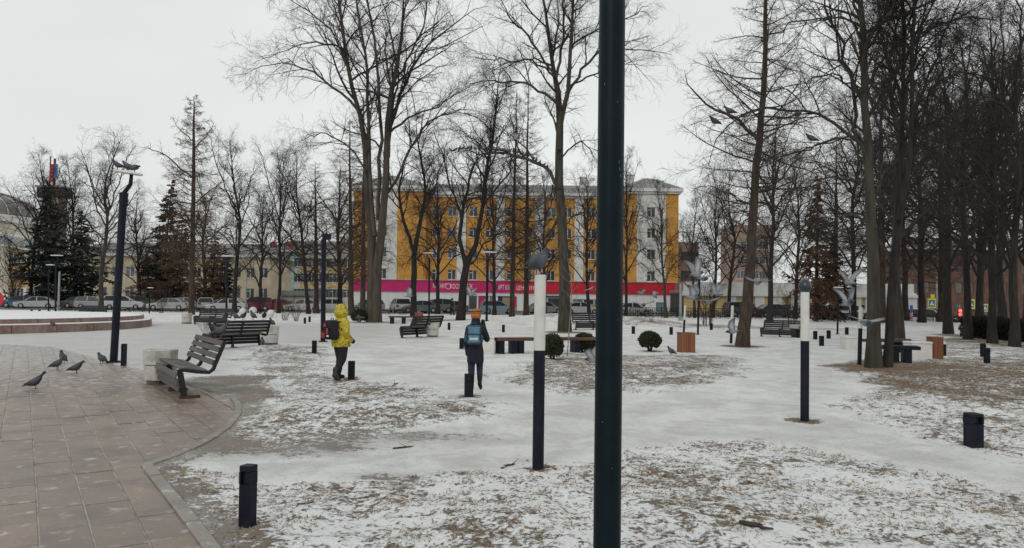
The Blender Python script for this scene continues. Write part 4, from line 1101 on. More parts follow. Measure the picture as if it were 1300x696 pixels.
def yellow_block():
    Y0 = 115.0; k = Y0 / F
    zg = -0.55
    X = lambda px: W(px, 370, Y0)[0]
    root = empty('apartment_block', (0, Y0, 0), 0, 'five storey ochre and white apartment block with pink and red shop bands', 'building')
    rows = [5.05, 8.3, 11.45, 14.6]; wh, ww = 1.5, 1.25
    ZT, ZB = 17.0, 4.1
    gy = []
    def strip(xa, xb, m, wins, y=0.0, name='wall', z1=ZT):
        hs = [(x - ww / 2, x + ww / 2, z - wh / 2, z + wh / 2) for x in wins for z in rows]
        o = facade(xa, xb, ZB, z1, hs, y).build(name, m, root, fix=False)
        for x in wins:
            for z in rows: window(root, x, z, ww, wh, y + 0.14)
        return o
    wing_l = (X(450), X(541)); wing_r = (X(788), X(858)); wy = -1.6
    # central range
    strip(wing_l[1], wing_r[0], stucco_y, [X(p) for p in (553, 573, 600, 621, 648, 669.5, 699, 720, 750, 771)])
    for p in (534, 585, 634.5, 684, 734.5, 783):
        a, b_ = X(p - 5.6), X(p + 5.6)
        MB().rng(a, b_, -0.16, 0.0 - 0.003, ZB, ZT - 0.2).build('pilaster', stucco_w, root)
    # end wings, each in three stripes of colour
    for (xa, xb), cuts, ws in ((wing_l, (470, 505), (487,)), (wing_r, (806, 842), (824,))):
        a, b_ = X(cuts[0]), X(cuts[1])
        strip(xa, a, stucco_y, [], wy, z1=17.6); strip(a, b_, stucco_w, [X(p) for p in ws], wy, z1=17.6); strip(b_, xb, stucco_y, [], wy, z1=17.6)
        for xs in (xa, xb): MB().rng(xs - 0.02, xs + 0.02, wy + 0.004, 8, ZB, 17.6).build('wing_side', stucco_y, root)
        MB().rng(xa - 0.6, xb + 0.6, wy - 0.7, 8, 17.6, 18.1).rng(xa - 0.35, xb + 0.35, wy - 0.4, 7.9, 17.3, 17.598).build('cornice', stucco_w, root)
        # low hipped roof with a small gable front
        xm = (xa + xb) / 2
        r = MB(); e0, e1, f0, f1 = xa - 0.6, xb + 0.6, wy - 0.7, 9.0
        r._add([(e0, f0, 18.103), (e1, f0, 18.103), (e1, f1, 18.103), (e0, f1, 18.103), (xm - 0.6, f0 + 3.2, 20.0), (xm + 0.6, f0 + 3.2, 20.0), (xm + 0.6, f1, 20.0), (xm - 0.6, f1, 20.0)],
               [(0, 1, 5, 4), (1, 2, 6, 5), (3, 0, 4, 7), (4, 5, 6, 7), (2, 3, 7, 6)])
        ro = r.build('roof', roof_m, root)
        n = 14
        for i in range(n + 1):
            t = i / n; xx = e0 + (e1 - e0) * t
            top = min(1.0, min(t, 1 - t) * 2.2)
            zz = 18.103 + 1.897 * top; yy = f0 + 3.2 * top; xt = xx
            if top > 0.05: MB().bar((xx, f0 - 0.02, 18.15), (xt, yy - 0.02, zz + 0.04), 0.05, 0.05).build('seam', roof_m, ro)
    cx0, cx1 = wing_l[1] + 0.6, wing_r[0] - 0.6
    MB().rng(cx0 + 0.004, cx1 - 0.004, -0.7, 6, 17.0, 17.45).rng(cx0 + 0.004, cx1 - 0.004, -0.35, 5.9, 16.7, 16.998).build('cornice', stucco_w, root)
    r = MB(); r._add([(cx0, -0.7, 17.453), (cx1, -0.7, 17.453), (cx1, 5, 19.4), (cx0, 5, 19.4), (cx1, 11, 17.453), (cx0, 11, 17.453)], [(0, 1, 2, 3), (3, 2, 4, 5)])
    ro = r.build('roof', roof_m, root)
    for i in range(60):
        x = cx0 + (cx1 - cx0) * (i + 0.5) / 60; MB().bar((x, -0.7, 17.49), (x, 5, 19.44), 0.05, 0.05).build('seam', roof_m, ro)
    for p, z, h in ((600, 18.9, 1.2), (660, 19.0, 1.1), (742, 19.0, 1.3), (804, 19.2, 1.6), (843, 19.0, 0.9)):
        ch = MB().rng(X(p) - 0.45, X(p) + 0.45, 3.0, 3.9, z - 1.6, z + h); ch.rng(X(p) - 0.6, X(p) + 0.6, 2.85, 4.05, z + h + 0.002, z + h + 0.15).build('chimney', stucco_w, ro)
    for i in range(38):   # railing on the roof edge
        x = wing_l[1] + (wing_r[0] - wing_l[1]) * i / 37; MB().rng(x - 0.02, x + 0.02, -0.6, -0.56, 17.46, 18.05).build('rail_post', dark_m, ro)
    MB().rng(wing_l[1], wing_r[0], -0.6, -0.57, 18.052, 18.09).build('rail', dark_m, ro)
    # body behind, so that nothing can be seen through
    MB().rng(wing_l[0] + 0.1, wing_r[1] - 0.1, 0.6, 10.8, zg - 0.5, 16.6).build('core', dark_m, root)
    # ground floor with shop fronts standing forward of the facade
    sy = -3.0
    xL, xR = X(444), X(857)
    fr = W(640, 370, Y0 + sy)[0]
    Xs = lambda px: W(px, 370, Y0 + sy)[0]
    holes = [(Xs(595), Xs(606), zg + 0.4, 1.95), (Xs(607), Xs(649), zg + 0.4, 1.95), (Xs(696), Xs(711), zg + 0.3, 1.75), (Xs(727), Xs(768), zg + 0.4, 1.6), (Xs(536), Xs(548), 0.15, 1.05), (Xs(833), Xs(843.5), zg + 0.1, 1.25)]
    xl2, xr2 = Xs(444), Xs(857)
    facade(xl2, xr2, zg - 0.6, 2.45, holes, sy, 0.4).build('shop_wall', panel_w, root, fix=False)
    MB().rng(xl2, xr2, sy + 0.45, -0.004, zg - 0.6, 3.98).build('shop_body', dark_m, root)
    for i in range(46):
        x = xl2 + (xr2 - xl2) * (i + 0.5) / 46
        if any(h[0] - 0.05 < x < h[1] + 0.05 for h in holes): continue
        MB().rng(x - 0.015, x + 0.015, sy - 0.012, sy - 0.002, zg - 0.4, 2.43).build('panel_joint', mat('joint_grey', (0.42, 0.42, 0.43), scale=1), root)
    MB().rng(xl2, Xs(655), sy - 0.25, sy + 0.44, 2.455, 4.1).build('sign_band', pink_m, root)
    MB().rng(Xs(655) + 0.004, xr2, sy - 0.25, sy + 0.44, 2.40, 4.05).build('sign_band', red_m, root)
    MB().rng(xl2 - 0.1, xr2 + 0.1, sy - 0.4, -0.003, 4.103, 4.22).build('ledge', mat('ledge_grey', (0.42, 0.41, 0.40), (0.33, 0.32, 0.31), scale=1, rough=0.8), root)
    for s, pa, pb, hgt_, z in (('МАГНИТ', 550, 567, 0.95, 3.25), ('КОСМЕТИК', 571.5, 600, 0.95, 3.22), ('АРТ БУМ', 632, 650, 0.9, 3.15), ('ЦЕНТРУМ', 656, 678, 0.9, 3.1)):
        me = text_mesh(s, hgt_ * 1.0, 0.02, 0.0)
        xs = [v.co.x for v in me.vertices]; wdt = max(xs) - min(xs); tgt = Xs(pb) - Xs(pa)
        me.transform(Matrix.Translation((-min(xs), 0, 0))); me.transform(Matrix.Diagonal((tgt / wdt, 1, 1, 1)))
        o = link('lettering', me, letter_w, root); o.location = (Xs(pa), sy - 0.29, z)
    # round emblem between the first two words, and the mark before the third
    MB().lathe([(0.36, 0), (0.43, 0.0), (0.43, 0.05), (0.36, 0.05), (0.36, 0)], 20).build('emblem', letter_w, root).matrix_local = Matrix.Translation((Xs(569.3), sy - 0.26, 3.25)) @ Matrix.Rotation(PI / 2, 4, 'X')
    hrt = [(0, -0.5), (0.5, 0.05), (0.5, 0.35), (0.27, 0.48), (0, 0.28), (-0.27, 0.48), (-0.5, 0.35), (-0.5, 0.05)]
    MB().prism([(x + Xs(629), z + 3.15) for x, z in hrt], 'y', sy - 0.30, sy - 0.253).build('heart_mark', mat('heart_dark', (0.12, 0.03, 0.10), scale=1), root)
    # shop windows and what is stuck on them
    for i, (xa, xb, za, zb) in enumerate(holes):
        n = max(1, int((xb - xa) / 1.3))
        for q in range(n):
            a = xa + (xb - xa) * q / n; b_ = xa + (xb - xa) * (q + 1) / n
            window(root, (a + b_) / 2, (za + zb) / 2, b_ - a - 0.02, zb - za - 0.02, sy + 0.2, white_frame if i != 5 else brown_frame, 0, False, False, glass_shop)
    post = {'p': pink_m, 'r': red_m, 'w': letter_w, 'o': mat('orange_print', (0.62, 0.20, 0.05), scale=1), 'n': mat('navy_print', (0.03, 0.03, 0.10), scale=1), 't': mat('tan_print', (0.34, 0.25, 0.14), scale=1), 'v': mat('violet_print', (0.18, 0.08, 0.55), scale=1), 'g': mat('teal_print', (0.16, 0.26, 0.27), scale=1)}
    for pa, pb, za, zb, c in ((608, 614, zg + 0.5, 1.9, 'p'), (614.5, 619, 0.2, 1.5, 'o'), (619.5, 624, zg + 0.7, 1.2, 'r'), (627, 632, 0.7, 1.9, 'w'), (633, 637.5, zg + 0.5, 1.9, 'n'), (633.8, 636.8, -0.1, 1.1, 'p'), (638, 648, zg + 0.5, 1.7, 't'), (652.5, 656, zg - 0.2, 1.9, 'r'), (693, 698, 0.5, 1.5, 'v'), (701, 710, zg + 0.3, 0.4, 'g'), (729, 735, zg + 0.5, 1.5, 'g'), (741, 746, zg + 0.6, 0.6, 'r'), (750, 757, zg + 0.5, 0.9, 't'), (834, 843, zg + 0.2, 1.2, 'g'), (846, 850, 1.4, 1.75, 'n')):
        MB().rng(Xs(pa), Xs(pb), sy + 0.165, sy + 0.185, za, zb).build('poster', post[c], root) if c != 'r' or pa != 652.5 else MB().rng(Xs(pa), Xs(pb), sy - 0.12, sy - 0.02, za, zb).build('banner', post[c], root)
    MB().rng(Xs(693), Xs(712), sy - 1.4, sy - 0.003, 1.86, 2.05).build('canopy', dark_m, root)
    return root
yellow_block()

def block(name, px0, px1, Y, ztop, zbase, m, label, wins=(), ww=1.3, wh=1.6, roof=True, depth=12, fm=white_frame, over=0.5, yaw=0.0):
    """a plain house: wall with window openings, sides, cornice and roof; wins = (list of px, list of z)"""
    X0, X1 = W(px0, 375, Y)[0], W(px1, 375, Y)[0]
    root = empty(name, ((X0 + X1) / 2, Y, 0), yaw, label, 'building')
    o = (X0 + X1) / 2
    xs = [W(p, 375, Y)[0] - o for p in wins[0]] if wins else []; zs = wins[1] if wins else []
    hs = [(x - ww / 2, x + ww / 2, z - wh / 2, z + wh / 2) for x in xs for z in zs]
    a, b_ = X0 - o, X1 - o
    facade(a, b_, zbase, ztop, hs, 0, 0.3).build('wall', m, root, fix=False)
    for x in xs:
        for z in zs: window(root, x, z, ww, wh, 0.16, fm)
    MB().rng(a + 0.004, b_ - 0.004, 0.5, depth, zbase, ztop - 0.05).build('core', dark_m, root)
    for e in (a, b_): MB().rng(e - 0.006, e + 0.006, 0.003, depth, zbase, ztop).build('side_wall', m, root)
    if roof:
        MB().rng(a - over, b_ + over, -over, depth, ztop + 0.003, ztop + 0.4).build('cornice', stucco_w, root)
        r = MB(); zt = ztop + 0.403
        r._add([(a - over, -over, zt), (b_ + over, -over, zt), (b_ + over, depth, zt), (a - over, depth, zt), (a + 3, depth / 2, zt + 2.2), (b_ - 3, depth / 2, zt + 2.2)], [(0, 1, 5, 4), (1, 2, 5), (2, 3, 4, 5), (3, 0, 4)])
        r.build('roof', roof_m, root)
    return root, o

beige = mat('beige_stucco', (0.48, 0.41, 0.30), (0.40, 0.34, 0.25), scale=0.5, rough=0.9, dirt=((0.3, 0.25, 0.19), 0.2, 0.5))
cream = mat('cream_stucco', (0.60, 0.56, 0.46), (0.52, 0.48, 0.40), scale=0.5, rough=0.9, dirt=((0.4, 0.37, 0.31), 0.2, 0.5))
pale = mat('pale_stucco', (0.54, 0.52, 0.47), (0.45, 0.44, 0.40), scale=0.5, rough=0.9, dirt=((0.36, 0.35, 0.32), 0.2, 0.5))
brick = mat('brown_brick', (0.125, 0.068, 0.050), (0.085, 0.048, 0.038), scale=0.8, rough=0.9, dirt=((0.12, 0.075, 0.06), 0.15, 0.6))
pinkish = mat('pinkish_stucco', (0.34, 0.24, 0.19), (0.27, 0.19, 0.155), scale=0.4, rough=0.9)
ochre_p = mat('ochre_panel', (0.50, 0.33, 0.15), (0.42, 0.27, 0.12), scale=0.6, rough=0.9)
zl = -0.6
block('beige_house', 84, 343, 128, 8.0, zl, beige, 'long beige house behind the conifers and parked cars', ([p for p in range(96, 340, 17)], [2.0, 5.4]), 1.4, 1.7)
r_, o_ = block('pale_house', 336, 452, 150, 10.2, zl, pale, 'pale low house with yellowish panels behind the kiosk', ([343, 352, 358, 377, 386, 395, 404, 413, 422, 431, 440, 447], [2.2, 5.2, 8.2]), 1.5, 1.7)
for pa, pb, za, zb, m in ((381, 400, 3.3, 4.2, 'y'), (381, 400, 6.2, 7.1, 'y'), (415, 441, 3.3, 4.2, 'y'), (415, 441, 6.2, 7.1, 'y'), (363.5, 373, zl, 9.9, 't')):
    MB().rng(W(pa, 375, 150)[0] - o_, W(pb, 375, 150)[0] - o_, -0.05, -0.003, za, zb).build('colour_panel', mat('pale_yellow_panel', (0.58, 0.43, 0.17), scale=0.6) if m == 'y' else mat('turquoise_panel', (0.33, 0.46, 0.46), scale=0.6), r_)
for p in (343, 365):
    MB().rng(W(p - 3, 375, 150)[0] - o_, W(p + 3, 375, 150)[0] - o_, 1, 2, 10.61, 12.2).build('red_chimney', mat('red_chimney', (0.40, 0.08, 0.06), scale=1), r_)
block('brick_house', 1150, 1420, 138, 11.2, -2.6, brick, 'brown brick house behind the dark trees', ([p for p in range(1162, 1415, 14)], [0.8, 4.4, 7.9]), 1.2, 1.8, fm=brown_frame)
block('brown_house', 862, 886, 124, 11.0, -1.0, pinkish, 'narrow brown house beside the corner of the ochre block', ([868, 876, 883], [2.5, 5.6, 8.7]), 1.0, 1.5, roof=False, fm=brown_frame)
block('pink_house', 934, 980, 165, 18.0, -1.5, pinkish, 'distant pinkish grey house behind the leaning larch', ([940, 948, 956, 964, 972], [4, 7.2, 10.4, 13.6]), 1.4, 1.7, roof=False)

def kiosk():
    Y = 96.0; X0, X1 = W(357, 380, Y)[0], W(401, 380, Y)[0]; o = (X0 + X1) / 2
    root = empty('kiosk', (o, Y, -0.6), 0, 'grey green flat roofed kiosk under a bare tree', 'kiosk')
    gm = mat('kiosk_wall', (0.30, 0.35, 0.33), (0.25, 0.29, 0.28), scale=0.6, rough=0.6)
    w = (X1 - X0) / 2
    MB().rng(-w, w, 0, 4, 0, 2.25).build('wall', gm, root)
    MB().rng(-w - 0.3, w + 0.3, -0.5, 4.2, 2.253, 2.9).build('roof', mat('kiosk_roof', (0.20, 0.22, 0.20), scale=0.7), root)
    MB().rng(-w + 0.3, w - 0.3, -0.06, -0.003, 1.55, 2.2).build('fascia', mat('kiosk_fascia', (0.44, 0.47, 0.44), scale=0.7), root)
    for k in range(6): MB().rng(-w + 0.1 + k * w / 3, -w + 0.16 + k * w / 3, -0.02, -0.003, 0, 1.5).build('shutter_joint', dark_m, root)
kiosk()

def small_columned():
    Y = 100.0; X = lambda p: W(p, 385, Y)[0]
    root = empty('columned_house', (0, Y, 0), 0, 'low yellow house with white pilasters and parapet', 'building')
    zb = -1.9; yw = mat('pale_yellow_stucco', (0.56, 0.44, 0.20), (0.49, 0.38, 0.17), scale=0.5, rough=0.9)
    wpx = [938, 957, 972, 1000, 1020, 1040, 1060, 1078, 1095, 1112, 1130, 1146]
    hs = [(X(p) - 0.55, X(p) + 0.55, zb + 1.0, zb + 3.1) for p in wpx]
    facade(X(868), X(1160), zb, 2.6, hs, 0, 0.3).build('wall', yw, root, fix=False)
    bf = mat('brown_wood_frame', (0.22, 0.12, 0.08), scale=1)
    for p in wpx: window(root, X(p), zb + 2.05, 1.1, 2.1, 0.15, brown_frame, 1, True, True)
    MB().rng(X(868) + 0.1, X(1160) - 0.1, 0.5, 9, zb, 2.5).build('core', dark_m, root)
    for i, p in enumerate([928, 947.5, 964, 986, 1010, 1030, 1050, 1069, 1086.5, 1103.5, 1121, 1138, 1157]):
        x = X(p); MB().rng(x - 0.62, x + 0.62, -0.25, -0.003, zb, 2.2).rng(x - 0.72, x + 0.72, -0.32, -0.004, zb, zb + 0.5).build('pilaster', stucco_w, root)
    MB().rng(X(866), X(1163), -0.5, 0.4, 2.2 + 0.003, 2.55).rng(X(867), X(1162), -0.35, 0.4, 2.553, 2.8).build('cornice', stucco_w, root)
    MB().rng(X(868), X(1160), -0.1, 0.4, 2.803, 4.0).build('parapet', stucco_w, root)
    for i in range(28):
        x = X(868) + (X(1160) - X(868)) * (i + 0.5) / 28; MB().rng(x - 0.2, x + 0.2, -0.18, -0.103, 2.9, 3.9).build('parapet_panel', stucco_w, root)
    MB().rng(X(1030), X(1036), -0.6, -0.33, 1.2, 2.0).build('red_sign', red_m, root)
    MB().rng(X(868), X(1160), 0.41, 9, 2.6, 3.0).build('roof', roof_m, root)
small_columned()

def domed():
    Y = 150.0; c = W(-62, 280, Y + 14); z0 = -0.6
    root = empty('domed_building', (c[0], Y + 14, 0), 0, 'round domed building with cream drum and grey ribbed roof', 'building')
    R = 17.0
    z = lambda y: W(20, y, Y + 14)[2]
    ze = z(277)
    MB().lathe([(R - 0.8, z0), (R - 0.8, z(285))], 64).build('drum', cream, root, smooth=True)
    MB().lathe([(R - 0.8, z(285)), (R + 0.2, z(285)), (R + 0.3, ze), (R - 0.4, ze + 0.3)], 64).build('cornice', stucco_w, root, smooth=False)
    prof = [(R * math.cos(a), ze + 0.2 + 6.4 * math.sin(a)) for a in np.linspace(0, PI / 2 - 0.02, 14)]
    d = MB().lathe(prof, 64).build('dome', mat('dome_sheet', (0.21, 0.20, 0.195), (0.16, 0.15, 0.15), scale=0.6, rough=0.6), root, smooth=True)
    for k in range(36):
        a = k * 2 * PI / 36
        MB().tube([(p[0] * 1.003 * math.cos(a), p[0] * 1.003 * math.sin(a), p[1] + 0.06) for p in prof], 0.09, 4).build('rib', stucco_w, d)
    # three storey front wing
    r2, o2 = block('round_house_wing', -60, 49, 126, 9.3, z0, cream, 'cream wing with ochre panels in front of the domed building', ([-20, -6, 15, 24.5, 38], [1.7, 4.6, 7.4]), 1.25, 1.5, roof=False)
    for za, zb_ in ((2.6, 3.75), (5.45, 6.6), (8.2, 9.25)):
        MB().rng(W(10, 375, 126)[0] - o2, W(44, 375, 126)[0] - o2, -0.06, -0.003, za, zb_).build('ochre_panel', ochre_p, r2)
    # slanting lattice fascia on its roof
    pa, pb = W(-40, 289, 125.2), W(40, 303, 125.2); off = np.array([o2, 126, 0]); pa = pa - off; pb = pb - off
    lat = mat('lattice_grey', (0.36, 0.38, 0.40), scale=1); lw = mat('lattice_white', (0.62, 0.63, 0.63), scale=1)
    for dz in (0.0, -1.9):
        MB().bar((pa[0], pa[1], pa[2] + dz), (pb[0], pb[1], pb[2] + dz), 0.3, 0.25).build('lattice_rail', lw, r2)
    for k in range(22):
        t = k / 21; p = pa * (1 - t) + pb * t; q = pa * (1 - min(1, t + 0.045)) + pb * min(1, t + 0.045)
        MB().bar((p[0], p[1], p[2] - 1.9), (q[0], q[1], q[2]), 0.12, 0.12).rng(p[0] - 0.35, p[0] + 0.1, p[1] - 0.04, p[1] + 0.04, p[2] - 1.6, p[2] - 0.3).build('lattice_bar', lat, r2)
    # roof tower with the red and blue sign
    Yt = 140.0; X = lambda p: W(p, 260, Yt)[0]; zz = lambda y: W(62, y, Yt)[2]
    t = empty('sign_tower', (X(62), Yt, 0), 0, 'roof tower with platform carrying a red and blue upright sign', 'tower')
    o = X(62)
    fr = mat('tower_dark', (0.10, 0.095, 0.09), (0.07, 0.065, 0.06), scale=1, rough=0.8)
    MB().rng(X(51) - o, X(73) - o, 0, 3.0, -0.6, zz(250)).build('shaft', beige, t)
    MB().rng(X(48) - o, X(78) - o, -0.4, 3.6, zz(249.5), zz(239)).build('platform', fr, t)
    MB().rng(X(46) - o, X(79) - o, -0.6, 3.8, zz(238), zz(235.5)).build('platform_roof', mat('tower_roof', (0.34, 0.34, 0.33), scale=1), t)
    for p in (49, 56, 62, 69, 77): MB().rng(X(p) - o - 0.08, X(p) - o + 0.08, -0.55, -0.41, zz(250), zz(238)).build('platform_post', fr, t)
    MB().rng(X(63.3) - o - 0.15, X(63.3) - o + 0.15, 1, 1.3, zz(235), zz(200)).build('mast', mat('mast_red', (0.22, 0.03, 0.03), scale=1), t)
    MB().rng(X(57.8) - o - 0.07, X(57.8) - o + 0.07, 1, 1.2, zz(235), zz(197)).build('mast', fr, t)
    cr = mat('sign_red', (0.42, 0.02, 0.03), (0.3, 0.02, 0.03), scale=1.2); cb = mat('sign_blue', (0.05, 0.16, 0.42), (0.04, 0.12, 0.34), scale=1.2)
    for k in range(5):
        ya = 207.5 + k * 4.6
        MB().rng(X(59) - o, X(63.4) - o, 0.7, 0.95, zz(ya + 4.2), zz(ya)).build('red_letter_block', cr, t)
        if k < 4: MB().rng(X(64.4) - o, X(68.2) - o, 0.7, 0.95, zz(ya + 4.2), zz(ya)).build('blue_letter_block', cb, t)
domed()

# ================================================================== STREET FURNITURE
navy = mat('navy_paint', (0.0085, 0.010, 0.021), (0.006, 0.007, 0.014), scale=14, rough=0.55, spec=0.18, bump=0.05, dirt=((0.022, 0.022, 0.028), 9, 0.5))
polem = mat('dark_pole_paint', (0.003, 0.0105, 0.015), (0.002, 0.008, 0.011), scale=10, rough=0.42, spec=0.12, bump=0.04, dirt=((0.009, 0.013, 0.015), 5, 0.5))
whitep = mat('white_post_paint', (0.62, 0.62, 0.585), (0.55, 0.55, 0.52), scale=9, rough=0.55, bump=0.05, dirt=((0.42, 0.41, 0.37), 6, 0.4))
slat_wood = mat('weathered_slat', (0.105, 0.098, 0.092), (0.060, 0.055, 0.052), scale=5, rough=0.6, bump=0.3, stretch=(0.15, 1, 1), bscale=20, rnd=0.15, dirt=((0.20, 0.20, 0.195), 1.6, 0.4))
slat_dark = mat('dark_slat', (0.032, 0.029, 0.032), (0.018, 0.017, 0.02), scale=5, rough=0.6, bump=0.3, stretch=(0.15, 1, 1), bscale=20, rnd=0.15)
iron = mat('bench_iron', (0.020, 0.020, 0.025), (0.012, 0.012, 0.015), scale=12, rough=0.5, bump=0.05)
rust = mat('rusty_foot', (0.10, 0.045, 0.03), (0.045, 0.028, 0.022), scale=30, rough=0.85, bump=0.3)
concrete = mat('exposed_concrete', (0.62, 0.61, 0.57), (0.46, 0.45, 0.41), scale=35, rough=0.9, bump=0.7, bscale=70, dirt=((0.26, 0.245, 0.21), 4, 0.7))
white_c = mat('white_block', (0.68, 0.675, 0.64), (0.58, 0.575, 0.54), scale=4, rough=0.75, bump=0.1, dirt=((0.45, 0.43, 0.38), 2.5, 0.5))
redwood = mat('red_brown_wood', (0.27, 0.105, 0.055), (0.17, 0.062, 0.034), scale=4, rough=0.55, stretch=(1, 1, 0.15), bump=0.15, rnd=0.22)
brownwood = mat('dark_brown_wood', (0.115, 0.062, 0.042), (0.065, 0.037, 0.028), scale=4, rough=0.5, stretch=(0.15, 1, 1), bump=0.15, rnd=0.15)
snow_m = mat('loose_snow', (0.84, 0.85, 0.86), (0.72, 0.73, 0.74), scale=9, rough=0.8, bump=0.4)

# ---- lamp posts
def lamp_head(mb_len=0.85, wd=0.42):
    prof = []
    b = MB()
    n = 20
    top = [(mb_len / 2 * math.cos(2 * PI * k / n), wd / 2 * math.sin(2 * PI * k / n)) for k in range(n)]
    b._add([(x, y, 0.0) for x, y in top] + [(x * 0.96, y * 0.94, 0.035) for x, y in top] + [(x * 0.5, y * 0.5, 0.05) for x, y in top] + [(x * 0.9, y * 0.88, -0.018) for x, y in top],
           [(i, (i + 1) % n, n + (i + 1) % n, n + i) for i in range(n)] + [(n + i, n + (i + 1) % n, 2 * n + (i + 1) % n, 2 * n + i) for i in range(n)] + [tuple(range(2 * n, 3 * n))] +
           [((i + 1) % n, i, 3 * n + i, 3 * n + (i + 1) % n) for i in range(n)] + [tuple(range(4 * n - 1, 3 * n - 1, -1))])
    return b
lamp_white = mat('lamp_white', (0.66, 0.65, 0.62), (0.58, 0.57, 0.54), scale=3, rough=0.45)
def lamp(base_px, knee_px, head_px, label, Y=None, r=0.075, headw=0.85, tilt=0.0, pm=navy, group='park lamp posts', head=True, armside=1):
    b = place(*base_px) if Y is None else at_depth(base_px[0], Y)
    Yd = b[1]; k = W(knee_px[0], knee_px[1], Yd) - b; h = W(head_px[0], head_px[1], Yd) - b
    root = empty('lamp_post', b, 0, label, 'lamp post', group)
    MB().tube([(0, 0, -0.1), tuple(k * 0.5), tuple(k)], r, 16).build('pole', pm, root, smooth=False)
    smooth_by_angle(root.children[-1])
    MB().tube([(0, 0, -0.05), (0, 0, 0.03)], r * 1.9, 16).build('base_plate', pm, root)
    MB().tube([tuple(k - Vector((0, 0, 0.28))), tuple(k + np.array([0, 0, 0.02]))], r * 1.12, 16).build('collar', pm, root)
    if head:
        mid = k * 0.45 + h * 0.55 + np.array([0.06 * armside, 0, -0.03])
        MB().tube([tuple(k - np.array([0, 0, 0.2])), tuple(k), tuple(mid), tuple(h)], [r * 0.62, r * 0.62, r * 0.55, r * 0.45], 10).build('arm', pm, root, smooth=True)
        ho = lamp_head(headw, headw * 0.5).build('lamp_head', lamp_white, root); ho.location = tuple(h + np.array([-0.12 * armside * headw, 0, 0.02])); ho.rotation_euler = (0.0, tilt, 0)
        smooth_by_angle(ho, 50)
    else:
        MB().box(tuple(k + np.array([0.1, 0, 0.12])), (0.28, 0.16, 0.2)).tube([tuple(k), tuple(k + np.array([0.12, 0, 0.28]))], 0.03, 8).build('floodlight', pm, root)
    return root
HL = lamp((144, 460), (157, 246), (167, 221), 'tall leaning dark blue lamp post on the paving with pigeons on its white head', r=0.085, headw=0.72, tilt=0.14)
# the near pole: only its shaft is in view
def near_pole():
    Y = 3.45; b = W(771, 640, Y); t = W(777.3, 0, Y); d = (t - b) / (t[2] - b[2])
    base = b - d * b[2]; zg = zat(base[0], base[1]); base = base + d * zg
    root = empty('lamp_post', base, 0, 'large dark blue green lamp pole rising close in front of the snowy lawn', 'lamp post', 'park lamp posts')
    def P(z): return tuple(d * z)
    o = MB().tube([P(-0.15), P(1.2), P(2.5), P(5.0)], [0.0615, 0.0605, 0.0595, 0.056], 40).build('pole', polem, root); smooth_by_angle(o)
    MB().tube([P(-0.05), P(0.05)], 0.12, 24).build('base_plate', polem, root)
    MB().tube([P(4.9), tuple(np.array(P(5.2)) + [0.1, 0, 0]), tuple(np.array(P(5.45)) + [0.28, 0, 0])], [0.045, 0.04, 0.03], 12).build('arm', polem, root, smooth=True)
    ho = lamp_head(0.72, 0.36).build('lamp_head', lamp_white, root); ho.location = tuple(np.array(P(5.47)) + [0.2, 0, 0])
    rng = random.Random(4)
    chip = mat('paint_chip', (0.12, 0.14, 0.145), scale=5)
    marks = [(2.55, -0.035, 0.012), (2.47, 0.02, 0.006), (2.2, 0.03, 0.012), (2.17, 0.033, 0.015), (2.14, 0.037, 0.012), (1.05, -0.03, 0.006), (0.85, 0.01, 0.005), (1.5, 0.03, 0.004)]
    for z, off, L_ in marks:      # flecks of missing paint on the side towards the viewer
        a = math.asin(off / 0.06); rr = 0.0618
        MB().ell((math.sin(a) * rr + d[0] * z, -math.cos(a) * rr + d[1] * z, z), (0.0018, 0.0012, L_ * 0.6), 8, 6).build('paint_fleck', chip, root)
near_pole()
lamp((410, 434), (411, 305), (414, 296), 'dark lamp post with a small floodlight beside the child in yellow', r=0.085, head=False)
lamp((288, 411), (288, 334), (291, 326), 'thin lamp post behind the second slatted bench', Y=44, r=0.06, headw=0.75)
lamp((71, 402), (71, 334), (74, 325), 'lamp post with pale head beyond the fountain rim', Y=54, r=0.06, headw=0.9)
lamp((62, 401), (62, 345), (65, 337), 'shorter lamp post beside the pale headed one beyond the fountain', Y=60, r=0.055, headw=0.7)
lamp((545, 406), (545, 328), (542, 322), 'dark lamp post in front of the pink shop band', Y=52, r=0.06, headw=0.8, armside=-1)
lamp((618, 410), (619, 330), (623, 321), 'dark lamp post right behind the child in the dark coat', Y=46, r=0.075, headw=0.95)
lamp((886, 423), (888, 350), (891, 343), 'dark lamp post behind the red brown wooden bin', Y=36, r=0.05, headw=0.6)
lamp((1063, 428), (1064, 372), (1066, 366), 'thin dark lamp post beside the tall brown conifer', Y=38, r=0.045, headw=0.5)
lamp((190, 398), (190, 372), (192, 366), 'low thin lamp post before the silver car', Y=62, r=0.05, headw=0.5)

# plain street poles behind
galv = mat('galvanised', (0.30, 0.32, 0.32), (0.22, 0.235, 0.235), scale=3, rough=0.55)
for px, top, Y, rr, lb in ((74.5, 345, 84, 0.12, 'pale grey street pole beyond the fountain'), (399, 300, 84, 0.13, 'tall grey street pole beside the kiosk'), (312, 352, 84, 0.11, 'grey street pole between the parked cars'),
                           (864, 360, 60, 0.12, 'green grey street pole before the corner of the ochre block'), (1190, 352, 92, 0.16, 'grey street pole carrying the crossing sign'), (1246, 350, 92, 0.15, 'grey street pole beyond the red traffic light')):
    b = at_depth(px, Y); t = W(px, top, Y)
    root = empty('street_pole', b, 0, lb, 'pole', 'street poles')
    h = t[2] - b[2]
    MB().tube([(0, 0, -0.1), (0, 0, h)], [rr, rr * 0.75], 12).build('pole', galv, root, smooth=True); MB().tube([(0, 0, -0.05), (0, 0, 0.35)], rr * 1.5, 12).build('base', galv, root)

